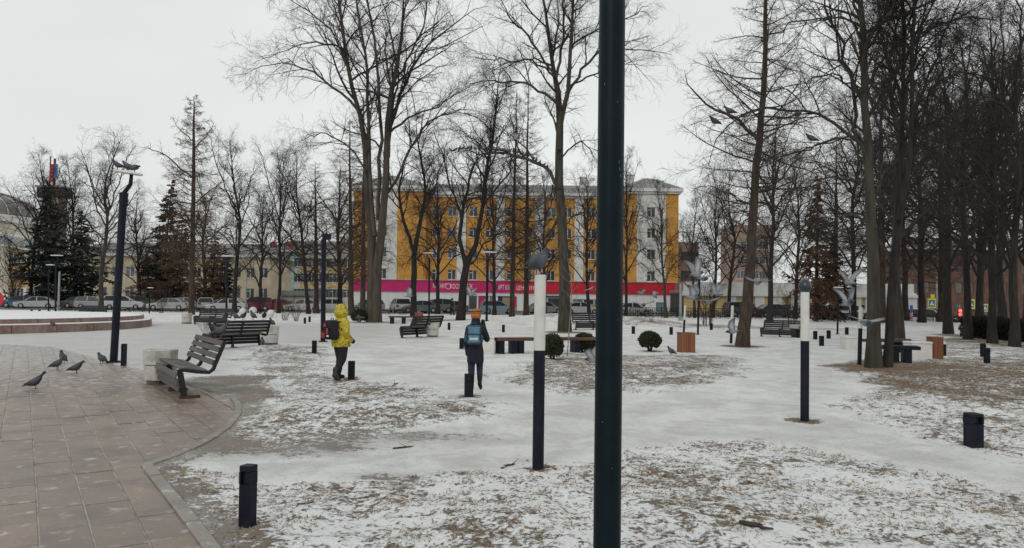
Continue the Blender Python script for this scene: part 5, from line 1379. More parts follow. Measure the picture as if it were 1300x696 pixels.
# ---- black and white pigeon posts
def bw_post(base_px, split_y, top_y, label, r=0.055, tx=None, split_col=(navy, whitep)):
    b = place(*base_px); Y = b[1]; s = W(base_px[0], split_y, Y) - b; t = W(tx or base_px[0] + 2, top_y, Y) - b
    root = empty('marker_post', b, 0, label, 'post', 'black and white posts in the lawns')
    u = Vector(t).normalized()
    zs = s[2] / u.z; L_ = Vector(t).length
    o = MB().tube([u * -0.1, u * zs], r, 24).build('black_part', split_col[0], root); smooth_by_angle(o)
    o = MB().tube([u * (zs + 0.002), u * (L_ - 0.004), u * L_], [r, r, r * 0.93], 24).build('white_part', split_col[1], root); smooth_by_angle(o)
    return root, b, t
PA = bw_post((683, 595), 445, 349, 'black post with white upper half and a pigeon on top, nearest the large dark pole', 0.054, 686)
PB = bw_post((1021.5, 535), 433, 371, 'black and white post topped with a dark glass ball on the icy path', 0.056, 1022)
PC = bw_post((868, 424), 406, 388, 'short black and white post behind the red brown wooden bin', 0.05)
PD = bw_post((928, 436), 408, 388, 'short black and white post close to the leaning larch', 0.05)
PE = bw_post((1091, 463), 417, 390, 'slim black and white post beside the thick grey trunk', 0.05)
ballg = mat('dark_ball', (0.022, 0.032, 0.050), (0.010, 0.014, 0.022), scale=18, rough=0.18, spec=0.6)
bo = MB().ell((0, 0, 0), (0.085, 0.085, 0.10), 20, 14).build('ball_finial', ballg, PB[0], smooth=True); bo.location = tuple(PB[2] + np.array([0, 0, 0.08]))
MB().tube([tuple(PB[2]), tuple(PB[2] + np.array([0, 0, 0.02]))], 0.05, 16).build('ball_seat', navy, PB[0])

# ---- bollard lights: square tubes with a slot near the top
def bollard_proto():
    root = empty('bollard', (0, 0, 0), 0, 'x', 'bollard', 'short black bollards')
    w = 0.05; H = 0.42
    MB().rng(-w, w, -w, w, -0.08, H - 0.13).build('body', navy, root, bevel=0.004)
    for sx in (-1, 1):
        MB().rng(min(sx * w, sx * (w - 0.016)), max(sx * w, sx * (w - 0.016)), -w, w, H - 0.128, H - 0.042).build('side_plate', navy, root)
    MB().rng(-w, w, -w, w, H - 0.04, H).build('cap', navy, root, bevel=0.004)
    MB().rng(-w + 0.017, w - 0.017, -w + 0.03, w - 0.002, H - 0.128, H - 0.042).build('lens', mat('bollard_lens', (0.012, 0.013, 0.016), scale=6, rough=0.3), root)
    return root
bollard0 = bollard_proto()
BOL = [((314, 668), 1.0, 1.0, 'slotted black bollard on worn dirt beside the kerb'), ((446, 481), 1.3, 0.82, 'bollard right beside the boots of the child in yellow'), ((399, 448), 1.3, 0.85, 'bollard on brown slush behind the child in yellow'),
       ((595, 504), 1.35, 0.88, 'bollard in front of the legs of the child in the dark coat'), ((586, 443), 1.35, 0.8, 'bollard near the white block behind the child in the dark coat'), ((1236, 566), 1.45, 0.85, 'bollard on the lawn edge beyond the icy path'),
       ((157, 464), 1.0, 1.15, 'bollard standing next to the tall leaning lamp post')]
MORE = [(387, 411), (393, 409), (40, 399), (50, 399), (63, 400), (570, 419), (639, 422), (804, 424), (852, 425), (903, 419), (1013, 429), (1035, 431), (1043, 439), (1052, 430), (1075, 425)]
BOL2 = [((1173, 455), 1.2, 0.8, 'bollard in front of the white concrete block'), ((1198, 452), 1.0, 0.8, 'bollard beside the wooden bin near the slab bench'), ((1248, 453), 1.1, 0.9, 'rear one of two bollards standing together on the littered lawn'), ((1253, 461), 1.1, 0.9, 'front one of two bollards standing together on the littered lawn')]
first = True
def bol(px, sw, sh, lb, gr='short black bollards'):
    global first
    o = bollard0 if first else copy_tree(bollard0); first = False
    put(o, place(*px), 0.15, (sw, sw, sh), lb, gr); return o
for a in BOL + BOL2: bol(*a)
bollard0.rotation_euler = (0, 0, -0.3); bollard0.scale = (0.88, 0.88, 1.0)
MORE_L = ['bollard before the smaller reddish bush', 'bollard just behind another before the reddish bushes', 'bollard nearest the fountain among three beyond it', 'middle one of three bollards beyond the fountain', 'bollard at the foot of the pale headed lamp post', 'bollard on snow between the turned bench and the leaning dark tree', 'bollard at the foot of the snow mound behind the dark coated child', 'bollard on the snow behind the lone round shrub', 'bollard behind the snow between round shrub and wooden bin', 'bollard between the lamp post and the leaning larch', 'bollard beside the planter of the bench on open snow', 'bollard under the leafless bush by the brown conifer', 'bollard in front of three others under the brown conifer', 'bollard beside the thin lamp post under the brown conifer', 'bollard behind the white block by the slim post']
for p, lb in zip(MORE, MORE_L): bol(p, 1.3, 0.85, lb, 'far bollards along the paths')

# ---- slatted benches
def bench_proto(wood, L_=2.0):
    root = empty('park_bench', (0, 0, 0), 0, 'x', 'bench', 'slatted park benches')
    prof = [(0.0, 0.405), (0.10, 0.425), (0.30, 0.39), (0.47, 0.375), (0.53, 0.42), (0.60, 0.60), (0.70, 0.86)]
    def strip(pts, wd, th):
        up = []; dn = []
        for i, p in enumerate(pts):
            a = Vector(pts[max(i - 1, 0)]); b = Vector(pts[min(i + 1, len(pts) - 1)]); t = (b - a).normalized(); n = Vector((-t.y, t.x))
            up.append(tuple(Vector(p) + n * th / 2)); dn.append(tuple(Vector(p) - n * th / 2))
        return up + dn[::-1]
    for x in (-L_ / 2 + 0.03, 0.0, L_ / 2 - 0.03):
        fr = MB().prism(strip(prof, 0, 0.055), 'x', x - 0.028, x + 0.028)
        o = fr.build('side_frame', iron, root, bevel=0.006)
        leg = MB().prism([(0.0, 0.40), (0.09, 0.385), (0.155, 0.03), (0.06, 0.03)], 'x', x - 0.0255, x + 0.0255); leg.build('leg', iron, root, bevel=0.005)
        MB().rng(x - 0.035, x + 0.035, 0.04, 0.34, -0.02, 0.029).build('foot', rust, root)
    def slat(y, z, ang, w=0.095, th=0.028):
        M = Matrix.Rotation(ang, 3, 'X')
        o = MB().box((0, y, z), (L_ - 0.001, w, th), M=M).build('slat', wood, root, bevel=0.006); return o
    # apron, seat and back boards
    for z in (0.345, 0.245, 0.145): slat(-0.015 + (0.345 - z) * 0.22, z, PI / 2 - 0.2)
    for y, z, a in ((0.075, 0.452, -0.02), (0.18, 0.441, -0.16), (0.285, 0.424, -0.17), (0.39, 0.413, -0.1)): slat(y, z, a)
    a = math.atan2(0.26, 0.10)
    for k in range(4):
        t = (k + 0.5) / 4; y = 0.53 + 0.165 * t - 0.03; z = 0.46 + 0.40 * t + 0.02; slat(y, z, math.radians(68), 0.088)
    return root
b_light = bench_proto(slat_wood, 2.2); b_dark = bench_proto(slat_dark, 2.0)
def bench(proto_, px, face, lb, used, sc=1.0, Y=None):
    """px: ground under the middle of the bench; face: the direction the sitter looks"""
    o = proto_ if not used else copy_tree(proto_)
    rz = math.atan2(face[1], face[0]) + PI / 2
    return put(o, place(*px) if Y is None else at_depth(px[0], Y), rz, sc, lb, 'slatted park benches')
d_pv = Vector((-0.536, 0.844))
nearleg = np.array(flat(228, 506)); mid = nearleg + np.array([-0.536, 0.844]) * 1.05 + np.array([0.844, 0.536]) * -0.05
put(b_light, (mid[0], mid[1], 0.012), math.atan2(-0.536, -0.844) + PI / 2, 1.0, 'weathered slatted bench on the brown paving with two pigeons on its backrest', 'slatted park benches')
BN2 = bench(b_dark, (293, 441), (-0.78, 0.62), 'black slatted bench seen from behind with a row of pigeons on its back', False, 0.95)
bench(b_dark, (109, 406), (-0.22, -0.97), 'slatted bench standing behind the fountain rim', True)
bench(b_dark, (266, 412), (-0.2, -0.98), 'slatted bench facing the square between a planter and a lamp post', True)
bench(b_dark, (527, 428), (-0.86, 0.5), 'dark slatted bench turned away beside a pale planter before the pink shop', True)
bench(b_dark, (754, 419), (0.3, -0.95), 'slatted bench half hidden behind the large dark pole', True)
bench(b_dark, (989, 428), (-0.6, -0.8), 'slatted bench on open snow before the columned house', True, 0.85)

# ---- concrete planters in two courses
def planter_proto():
    root = empty('concrete_planter', (0, 0, 0), 0, 'x', 'planter', 'concrete planters')
    def ring(z0, z1, w0, w1, hollow):
        b = MB(); c = 0.18
        def oct_(w): return [(w, -w * c * 2.6), (w, w * c * 2.6), (w * c * 2.6, w), (-w * c * 2.6, w), (-w, w * c * 2.6), (-w, -w * c * 2.6), (-w * c * 2.6, -w), (w * c * 2.6, -w)]
        sq = [(x * 0.98, y) for x, y in oct_(1.0)]
        n = 8
        prof = [(z0, w0), (z1, w1)] + ([(z1, w1 - 0.05), (z1 - 0.1, w1 - 0.06)] if hollow else [])
        vs = [(x * w, y * w, z) for z, w in prof for x, y in sq]; fs = []
        for i in range(len(prof) - 1):
            for k in range(n): fs.append((i * n + k, i * n + (k + 1) % n, (i + 1) * n + (k + 1) % n, (i + 1) * n + k))
        fs.append(tuple(range(n - 1, -1, -1))); fs.append(tuple(range((len(prof) - 1) * n, len(prof) * n)))
        return b._add(vs, fs)
    MB().box((0, 0, 0.02), (0.40, 0.40, 0.10)).build('plinth', mat('planter_plinth', (0.16, 0.145, 0.12), (0.10, 0.09, 0.08), scale=10, rough=0.9), root)
    ring(0.072, 0.335, 0.25, 0.275, False).build('lower_course', concrete, root, bevel=0.012)
    ring(0.347, 0.62, 0.275, 0.285, True).build('upper_course', concrete, root, bevel=0.012)
    MB().ell((0, 0, 0.545), (0.20, 0.20, 0.04), 12, 6).build('snow_fill', snow_m, root, smooth=True)
    return root
pl0 = planter_proto()
PLN = [((203, 487), 1.0, 'pale concrete planter next to the weathered bench'), ((342, 438), 1.0, 'concrete planter with one pigeon on its rim beside the black bench'), ((237, 411), 0.95, 'concrete planter across the square beside a slatted bench'),
       ((549, 428), 0.95, 'concrete planter beside the turned away dark bench'), ((141, 406), 0.95, 'concrete planter beyond the fountain next to a bench'), ((1010, 428), 0.9, 'concrete planter beside the bench on open snow')]
for i, (p, s, lb) in enumerate(PLN): put(pl0 if i == 0 else copy_tree(pl0), place(*p), 0.25 + i * 0.5 if i else 0.55, s, lb, 'concrete planters')

# ---- long slab benches and white blocks
def slab_bench(px0, px1, label, legs, topm, h=0.46, Ydeep=0.45, two=True):
    a = place(*px0); b = place(*px1); d = b - a; L_ = math.hypot(d[0], d[1]); rz = math.atan2(d[1], d[0])
    root = empty('slab_bench', a, rz, label, 'bench', 'long slab benches')
    n = 4
    for k in range(n):
        MB().rng(0, L_, -Ydeep / 2 + k * Ydeep / n + 0.004, -Ydeep / 2 + (k + 1) * Ydeep / n - 0.004, h - 0.09, h).build('plank', topm, root, bevel=0.006)
    for t in legs: MB().rng(t * L_ - 0.085, t * L_ + 0.085, -Ydeep / 2 + 0.03, Ydeep / 2 - 0.03, -0.1, h - 0.092).build('leg', navy, root, bevel=0.006)
    return root
slab_bench((629, 449), (762, 447), 'long dark brown slab bench behind the clipped round shrubs', (0.04, 0.16, 0.22, 0.75, 0.97), brownwood)
slab_bench((494, 411), (531, 411), 'low brown slab bench near the tallest lime', (0.1, 0.5, 0.9), brownwood)
slab_bench((1118, 460), (1166, 460), 'dark slab bench between the leaning trunk and the white block', (0.35, 0.68), navy, 0.44, 0.55)
slab_bench((1098, 449), (1150, 448), 'brown slab bench behind the dark one near the white block', (0.2, 0.8), brownwood, 0.44)
def white_block(px, w, d, h, label, rz=0.0):
    p = place(*px); root = empty('white_block', p, rz, label, 'concrete block', 'white concrete blocks')
    MB().rng(-w / 2, w / 2, -d / 2, d / 2, -0.05, h - 0.062).build('body', white_c, root, bevel=0.02, seg=2)
    MB().rng(-w / 2 - 0.01, w / 2 + 0.01, -d / 2 - 0.01, d / 2 + 0.01, h - 0.06, h).build('top', white_c, root, bevel=0.02, seg=2)
white_block((620, 449), 0.34, 0.45, 0.5, 'white block at the end of the long slab bench behind the dark coated child')
white_block((1165, 456), 0.56, 0.45, 0.48, 'wide white block beside the dark slab bench and wooden bin', 0.05)
white_block((1080, 444), 0.52, 0.45, 0.44, 'white block close to the slim black and white post')
white_block((1190, 452), 0.3, 0.4, 0.42, 'narrow white block behind the wooden bin near the trees')

# ---- wooden litter bins
def bin_(px, label, w=0.44, h=0.58):
    p = place(*px); root = empty('litter_bin', p, 0.1, label, 'litter bin', 'square wooden litter bins')
    MB().rng(-w / 2 + 0.025, w / 2 - 0.025, -w / 2 + 0.025, w / 2 - 0.025, -0.03, h - 0.05).build('liner', dark_m, root)
    n = 6
    for side in range(4):
        M = Matrix.Rotation(side * PI / 2, 4, 'Z')
        for k in range(n):
            x = -w / 2 + w * (k + 0.5) / n
            o = MB().rng(-w / n / 2 + 0.004, w / n / 2 - 0.004, -0.011, 0.011, 0.0, h).build('slat', redwood, root, bevel=0.003)
            o.matrix_local = M @ Matrix.Translation((x, -w / 2 + (0.0 if side % 2 == 0 else 0.012), 0))
    MB().rng(-w / 2 - 0.015, w / 2 + 0.015, -w / 2 - 0.015, -w / 2 + 0.05, h + 0.002, h + 0.025).rng(-w / 2 - 0.015, w / 2 + 0.015, w / 2 - 0.05, w / 2 + 0.015, h + 0.002, h + 0.025).rng(-w / 2 - 0.015, -w / 2 + 0.05, -w / 2 + 0.052, w / 2 - 0.052, h + 0.002, h + 0.025).rng(w / 2 - 0.05, w / 2 + 0.015, -w / 2 + 0.052, w / 2 - 0.052, h + 0.002, h + 0.025).build('rim', redwood, root)
bin_((871, 447), 'red brown slatted litter bin on the open lawn beside the clipped shrub')
bin_((1187, 455), 'red brown slatted litter bin beside the wide white block', 0.29, 0.56)
bin_((532, 410), 'red brown litter bin at the end of the low slab bench', 0.5, 0.6)

# ---- fountain rim of granite blocks in two tiers
def fountain():
    c = np.array([-27.2, 36.0]); root = empty('fountain', (c[0], c[1], 0), 0, 'round fountain with two low tiers of reddish granite blocks', 'fountain')
    gran = mat('red_granite', (0.25, 0.165, 0.135), (0.17, 0.115, 0.10), scale=6, rough=0.5, rnd=0.10, dirt=((0.34, 0.30, 0.28), 1.2, 0.6))
    for (r0, r1, z0, z1, n) in ((8.3, 9.4, -0.1, 0.34, 34), (8.3, 9.02, 0.343, 0.56, 30)):
        da = 2 * PI / n
        b = MB(); m = 3; g = 0.0015
        vs = []
        for k in range(m + 1):
            a = -da / 2 + g + (da - 2 * g) * k / m
            for r, z in ((r1, z0), (r1, z1), (r0, z1), (r0, z0)): vs.append((r * math.cos(a), r * math.sin(a), z))
        fs = [(0, 1, 2, 3), (m * 4 + 3, m * 4 + 2, m * 4 + 1, m * 4)]
        for k in range(m):
            for q in range(4): fs.append((k * 4 + q, k * 4 + (q + 1) % 4, (k + 1) * 4 + (q + 1) % 4, (k + 1) * 4 + q))
        b._add(vs, fs); me = b.mesh('stone_block'); me.materials.append(gran)
        for k in range(n):
            o = bpy.data.objects.new('stone_block', me); C.objects.link(o); o.parent = root; o.rotation_euler = (0, 0, k * da)
    MB().lathe([(9.03, 0.375), (9.12, 0.375), (9.25, 0.36), (9.36, 0.342)], 64).build('snow_ledge', snow_m, root, smooth=True)
    MB().lathe([(0.01, 0.66), (5, 0.61), (8.6, 0.575), (8.96, 0.562)], 48).build('basin_snow', snow_m, root, smooth=True)
fountain()

# ---- white stone balls beyond the square
for px, py, d, lb in ((321, 400, 0.62, 'largest white stone ball before the dark red car'), (308, 401, 0.52, 'white stone ball beside the lamp post and the largest ball'), (344, 403, 0.50, 'white stone ball beside the reddish bushes')):
    p = place(px, py); r_ = empty('stone_ball', p, 0, lb, 'stone ball', 'white stone balls')
    MB().ell((0, 0, d / 2 + 0.06), (d / 2, d / 2, d / 2), 20, 14).build('ball', white_c, r_, smooth=True); MB().lathe([(0.16, -0.05), (0.16, 0.05), (0.11, 0.10)], 16).build('foot', white_c, r_)

# ---- round clipped shrubs
def round_shrub(px, rx, rz, stem, label, seed):
    p = place(*px); rng = np.random.default_rng(seed); n = 2800
    d = rng.normal(size=(n, 3)); d /= np.linalg.norm(d, axis=1, keepdims=True); d[:, 2] = np.where(d[:, 2] < -0.75, -d[:, 2], d[:, 2])
    lump = 0.86 + 0.26 * fbm(np.arctan2(d[:, 1], d[:, 0]) * 2.2 + 7, d[:, 2] * 2.6, 3, seed)
    rad = rng.uniform(0.45, 1.0, n) ** 0.5 * lump
    ctr = np.array([0, 0, stem + rz * 0.80])
    p0 = ctr + d * np.array([rx, rx, rz]) * rad[:, None]
    out = d + rng.normal(0, 0.45, (n, 3)) + np.array([0, 0, 0.35]); out /= np.linalg.norm(out, axis=1, keepdims=True)
    ln = rng.uniform(0.04, 0.10, n)[:, None]
    P = np.stack([p0 - out * ln * 0.6, p0, p0 + out * ln * 0.55], 1); R = np.tile(np.array([[0.004, 0.016, 0.002]]), (n, 1)) * rng.uniform(0.7, 1.4, (n, 1))
    root = empty('round_shrub', p, 0, label, 'shrub', 'clipped round evergreen shrubs')
    V, Q = tubes(P, R, 3)
    gm = mat('evergreen', (0.050, 0.058, 0.026), (0.020, 0.026, 0.014), scale=9, rough=0.8)
    link('foliage', mesh_quads('foliage', V, Q), gm, root)
    st = MB()
    rr = random.Random(seed)
    for k in range(6):
        a = k * PI / 3; q = (math.cos(a) * rx * 0.5, math.sin(a) * rx * 0.5, stem + rz * 0.8)
        st.tube([(math.cos(a) * 0.03, math.sin(a) * 0.03, -0.05), (q[0] * 0.4, q[1] * 0.4, stem * 0.7 + 0.05), q], [0.022, 0.018, 0.008], 6)
    st.build('stem', bark_dark, root, smooth=True)
round_shrub((701, 456), 0.30, 0.33, 0.06, 'round evergreen shrub right behind the pigeon topped post', 1)
round_shrub((741, 447), 0.36, 0.30, 0.02, 'round evergreen shrub between the post and the large dark pole', 2)
round_shrub((825, 446), 0.36, 0.29, 0.10, 'round evergreen shrub standing alone near the wooden bin', 3)
round_shrub((456, 409), 0.55, 0.45, 0.02, 'dark evergreen shrub at the foot of the thin brown larch', 4)

# ---- sapling and bare shrubs
def bare_shrub(px, h, label, n, seed, m=twig_lime, spread=0.45, r=0.006, Y=None, cat='shrub'):
    p = place(*px) if Y is None else at_depth(px[0], Y); rng = np.random.default_rng(seed)
    a = rng.uniform(0, 2 * PI, n); tip = np.stack([np.cos(a) * spread * h * rng.uniform(0.3, 1, n), np.sin(a) * spread * h * rng.uniform(0.3, 1, n), h * rng.uniform(0.6, 1, n)], 1)
    b0 = np.stack([np.cos(a) * 0.08 * h, np.sin(a) * 0.08 * h, np.full(n, -0.03)], 1)
    t = np.linspace(0, 1, 6)[None, :, None]; P = b0[:, None] * (1 - t) + tip[:, None] * t ** np.array([1.4, 1.4, 0.9]); P[:, 1:] += rng.normal(0, 0.02 * h, (n, 5, 3))
    R = np.repeat(np.linspace(r, r * 0.4, 6)[None], n, 0)
    q, rr = grow(P, R, rng, 7, 0.3, 1.0, 0.6, 0.3 * h, 4, up=0.3, wob=0.15, rmin=r * 0.4)
    q2, r2 = grow(q, rr, rng, 4, 0.2, 1.0, 0.6, 0.13 * h, 3, up=0.2, wob=0.15, rmin=r * 0.35)
    root = empty('bare_shrub', p, 0, label, cat, 'leafless shrubs')
    link('stem', mesh_quads('stem', *tubes(P, R, 5)), m, root); link('crown', mesh_quads('crown', *merge([tubes(q, rr, 3), tubes(q2, r2, 3)])), m, root)
bare_shrub((263, 441), 0.95, 'thin leafless shrub behind the weathered bench', 7, 1, spread=0.35)
bare_shrub((362, 407), 1.6, 'reddish leafless bush before the kiosk', 14, 2, twig_larch, 0.5, 0.012)
bare_shrub((376, 408), 1.2, 'small reddish leafless bush beside the larger one', 12, 3, twig_larch, 0.5, 0.012)
bare_shrub((15, 396), 5.0, 'tall leafless bush before the cream wing', 18, 4, twig_larch, 0.4, 0.03, 100)
bare_shrub((898, 418), 2.6, 'leafless bush between the lamp post and the leaning larch', 16, 5, twig_larch, 0.35, 0.02, 46)
bare_shrub((1005, 418), 2.2, 'leafless bush under the tall brown conifer', 14, 6, twig_lime, 0.4, 0.016, 50)
bare_shrub((330, 398), 2.0, 'low leafless bush by the stone balls', 14, 7, twig_lime, 0.6, 0.014, 66)
bare_shrub((205, 398), 2.2, 'low leafless bush before the silver car', 14, 8, twig_lime, 0.6, 0.014, 68)
# young tree with a pale stem
def sapling():
    p = place(720, 452); Y = p[1]; rng = np.random.default_rng(8)
    pts = [W(a, b_, Y) - p for a, b_ in ((720, 454), (722, 430), (724, 395), (726, 360), (723, 345), (720, 322))]
    P, R = resample(pts, [0.017, 0.014, 0.012, 0.009, 0.006, 0.003], 10, rng, 0.004); P = P[None]; R = R[None]
    q, r = grow(P, R, rng, 12, 0.45, 1.0, 0.7, 0.55, 5, up=0.3, wob=0.15, rmin=0.003)
    q2, r2 = grow(q, r, rng, 5, 0.3, 1.0, 0.6, 0.2, 3, wob=0.15, rmin=0.002)
    root = empty('sapling', p, 0, 'thin pale young tree beside the round shrub', 'tree')
    m = mat('sapling_bark', (0.26, 0.22, 0.18), (0.17, 0.14, 0.11), scale=12, rough=0.85)
    link('trunk', mesh_quads('trunk', *tubes(P, R, 8)), m, root); link('crown', mesh_quads('crown', *merge([tubes(q, r, 4), tubes(q2, r2, 3)])), m, root)
sapling()

# ---- hedges and low fence along the street
def hedge(px0, px1, Y0, Y1, h, d, label, seed, dens=420, m=None, r=0.011):
    a = at_depth(px0, Y0); b = at_depth(px1, Y1); v = b - a; L_ = math.hypot(v[0], v[1]); rng = np.random.default_rng(seed); n = int(L_ * dens * d * max(h, 0.6))
    t = rng.random(n); off = rng.uniform(-d / 2, d / 2, n); nx, ny = -v[1] / L_, v[0] / L_
    x = a[0] + v[0] * t + nx * off; y = a[1] + v[1] * t + ny * off
    zg = a[2] + (b[2] - a[2]) * t
    top = h * (0.88 + 0.25 * fbm(t * L_ * 0.9, off, 3, seed))
    z = zg + rng.random(n) ** 0.8 * top
    dirv = rng.normal(0, 0.55, (n, 3)) + np.array([0, 0, 0.9]); dirv /= np.linalg.norm(dirv, axis=1, keepdims=True)
    ln = rng.uniform(0.12, 0.32, n)[:, None] * (0.6 + 0.5 * h)
    p0 = np.stack([x, y, z], 1); P = np.stack([p0 - dirv * ln * 0.6, p0 + rng.normal(0, 0.02, (n, 3)), p0 + dirv * ln * 0.4], 1)
    base = np.array([(a[0] + b[0]) / 2, (a[1] + b[1]) / 2, (a[2] + b[2]) / 2])
    P -= base
    R = np.tile(np.array([[r, r * 0.9, r * 0.35]]), (n, 1))
    root = empty('hedge', base, 0, label, 'hedge', 'leafless hedges')
    link('foliage', mesh_quads('foliage', *tubes(P, R, 3)), m or mat('hedge_twig', (0.050, 0.038, 0.032), (0.026, 0.022, 0.021), scale=1.5, rough=0.9), root)
    st = MB()
    for k in range(int(L_ / 1.2)):
        t_ = (k + 0.5) / int(L_ / 1.2); q = a * (1 - t_) + b * t_ - base; MB().tube([(q[0], q[1], q[2] - 0.1), (q[0] + 0.05, q[1], q[2] + h * 0.7)], [0.025, 0.012], 5).build('stem', bark_dark, root)
hedge(1228, 1340, 37, 30, 0.95, 0.9, 'dark clipped hedge beyond the littered lawn under the trees', 1, 900, mat('hedge_dark', (0.022, 0.020, 0.018), (0.010, 0.010, 0.010), scale=1.5, rough=0.9), 0.02)
hedge(798, 902, 74, 74, 0.75, 1.0, 'low hedge before the red shop band', 2, 260)
hedge(905, 1010, 72, 72, 0.8, 1.0, 'low hedge before the yellow columned house', 3, 260)
hedge(70, 190, 76, 76, 0.28, 1.0, 'low hedge before the parked cars and spruces', 4, 200)
hedge(192, 335, 76, 75, 0.28, 1.0, 'low hedge before the parked cars and the tall larch', 5, 200)
hedge(460, 520, 76, 76, 0.6, 1.0, 'low hedge behind the tallest lime', 6, 200)
hedge(1085, 1235, 74, 66, 0.7, 1.0, 'low hedge before the white van', 7, 200)

def fence(px0, px1, Y, label, n, h=0.95):
    a = at_depth(px0, Y); b = at_depth(px1, Y); root = empty('low_fence', a, math.atan2(b[1] - a[1], b[0] - a[0]), label, 'fence', 'low black metal fences')
    L_ = math.hypot(*(b - a)[:2]); sl = (b[2] - a[2]) / L_
    def P(x, z): return (x, 0, z + sl * x)
    for z in (0.15, h): MB().bar(P(0, z), P(L_, z), 0.04, 0.05).build('rail', navy, root)
    for k in range(n + 1):
        x = L_ * k / n; MB().tube([P(x, -0.05), P(x, h + 0.1)], 0.035, 6).build('post', navy, root)
    nb = min(int(L_ / 0.22), 160)
    me = MB().tube([(0, 0, 0.15), (0, 0, h)], 0.014, 4).mesh('bar'); me.materials.append(navy)
    for k in range(nb):
        o = bpy.data.objects.new('bar', me); C.objects.link(o); o.parent = root; x = L_ * (k + 0.5) / nb; o.location = (x, 0, sl * x)
fence(800, 1000, 80, 'black metal fence before the columned house and shops', 10)

# ---- road signs, traffic light, striped post
def sign_things():
    Y = 90.0
    sy = mat('sign_yellow', (0.62, 0.60, 0.02), scale=2, rough=0.5); sb = mat('sign_crossing_blue', (0.03, 0.13, 0.42), scale=2, rough=0.5); sw = letter_w
    for px, ptop, pbot, lb in ((1183, 379, 391.5, 'yellow edged blue pedestrian crossing sign beside a grey pole'), (1232.5, 380, 392.5, 'yellow edged blue crossing sign behind the traffic light tree'), (1250.5, 386, 396, 'small yellow edged sign partly hidden by a trunk')):
        b = at_depth(px, Y); z0 = W(px, pbot, Y)[2] - b[2]; z1 = W(px, ptop, Y)[2] - b[2]; s = z1 - z0; zc = (z0 + z1) / 2
        r = empty('road_sign', b, 0, lb, 'road sign', 'pedestrian crossing signs')
        MB().tube([(0, 0.08, -0.1), (0, 0.08, z1)], 0.045, 8).build('pole', galv, r)
        MB().rng(-s * 0.42, s * 0.42, 0, 0.03, z0, z1).build('plate', sy, r)
        MB().rng(-s * 0.30, s * 0.30, -0.012, -0.002, zc - s * 0.34, zc + s * 0.34).build('blue_field', sb, r)
        MB().prism([(-s * 0.22, zc - s * 0.2), (s * 0.22, zc - s * 0.2), (0, zc + s * 0.24)], 'y', -0.022, -0.014).build('white_triangle', sw, r)
        MB().bar((-0.02 * s, -0.03, zc + s * 0.08), (0.05 * s, -0.03, zc - s * 0.05), 0.01, s * 0.05).bar((0.05 * s, -0.03, zc - s * 0.05), (-0.05 * s, -0.03, zc - s * 0.17), 0.01, s * 0.045).build('walker_mark', dark_m, r)
        if px == 1183: MB().rng(-s * 0.1, s * 0.28, 0, 0.03, z1 + 0.02, z1 + s * 0.42).build('upper_plate', sy, r)
    # traffic light, lit red
    px = 1219; Yt = 86.0; b = at_depth(px, Yt); zc = W(px, 398, Yt)[2] - b[2]
    r = empty('traffic_light', b, 0, 'traffic light showing red between the dark trunks', 'traffic light')
    MB().tube([(0, 0.2, -0.1), (0, 0.2, zc + 0.9)], 0.06, 8).build('pole', galv, r)
    MB().rng(-0.22, 0.22, 0, 0.19, zc - 0.95, zc + 0.6).build('housing', dark_m, r, bevel=0.03)
    red = mat_emit('red_light', (1.0, 0.04, 0.03), 6.0)
    for k, m in enumerate((red, red, dark_m)):
        z = zc + 0.3 - k * 0.42
        o = MB().lathe([(0.001, 0.05), (0.12, 0.04), (0.19, 0.0)], 16).build('lens', m, r, smooth=True); o.matrix_local = Matrix.Translation((0, -0.002, z)) @ Matrix.Rotation(PI / 2, 4, 'X')
    # red and white striped post with blue cap
    px = 1157; Ys = 78.0; b = at_depth(px, Ys); zt = W(px, 397, Ys)[2] - b[2]
    r = empty('striped_post', b, 0, 'red and white striped post with a blue top beside the van', 'post')
    sr = mat('stripe_red', (0.50, 0.03, 0.04), scale=2)
    n = 10
    for k in range(n):
        z0, z1 = zt * k / n, zt * (k + 1) / n - 0.004
        MB().prism([(-0.14, z0), (0.14, z0 + 0.1), (0.14, z1 + 0.1), (-0.14, z1)], 'y', -0.03, 0.03).build('stripe', sr if k % 2 else letter_w, r)
    MB().rng(-0.14, 0.14, -0.029, 0.029, zt + 0.12, zt + 0.75).build('cap', mat('cap_blue', (0.05, 0.13, 0.38), scale=2), r)
    MB().tube([(0, 0.07, -0.1), (0, 0.07, zt + 0.8)], 0.035, 8).build('stake', galv, r)
    # blank red disc board at the edge of the square
    Yr = 40.0; c = W(-6, 380, Yr); zg = zat(c[0], Yr); zc = c[2] - zg
    r = empty('round_board', (c[0], Yr, zg), 0, 'round red board on a post beside the fountain', 'sign')
    o = MB().lathe([(0.001, 0.0), (0.43, 0.0), (0.45, 0.02), (0.43, 0.05), (0.001, 0.05)], 28).build('board', mat('board_red', (0.50, 0.02, 0.035), (0.42, 0.015, 0.03), scale=3, rough=0.5), r); o.matrix_local = Matrix.Translation((0, 0, zc)) @ Matrix.Rotation(PI / 2, 4, 'X')
    MB().tube([(0, 0.06, -0.1), (0, 0.06, zc)], 0.03, 8).build('post', navy, r)
sign_things()

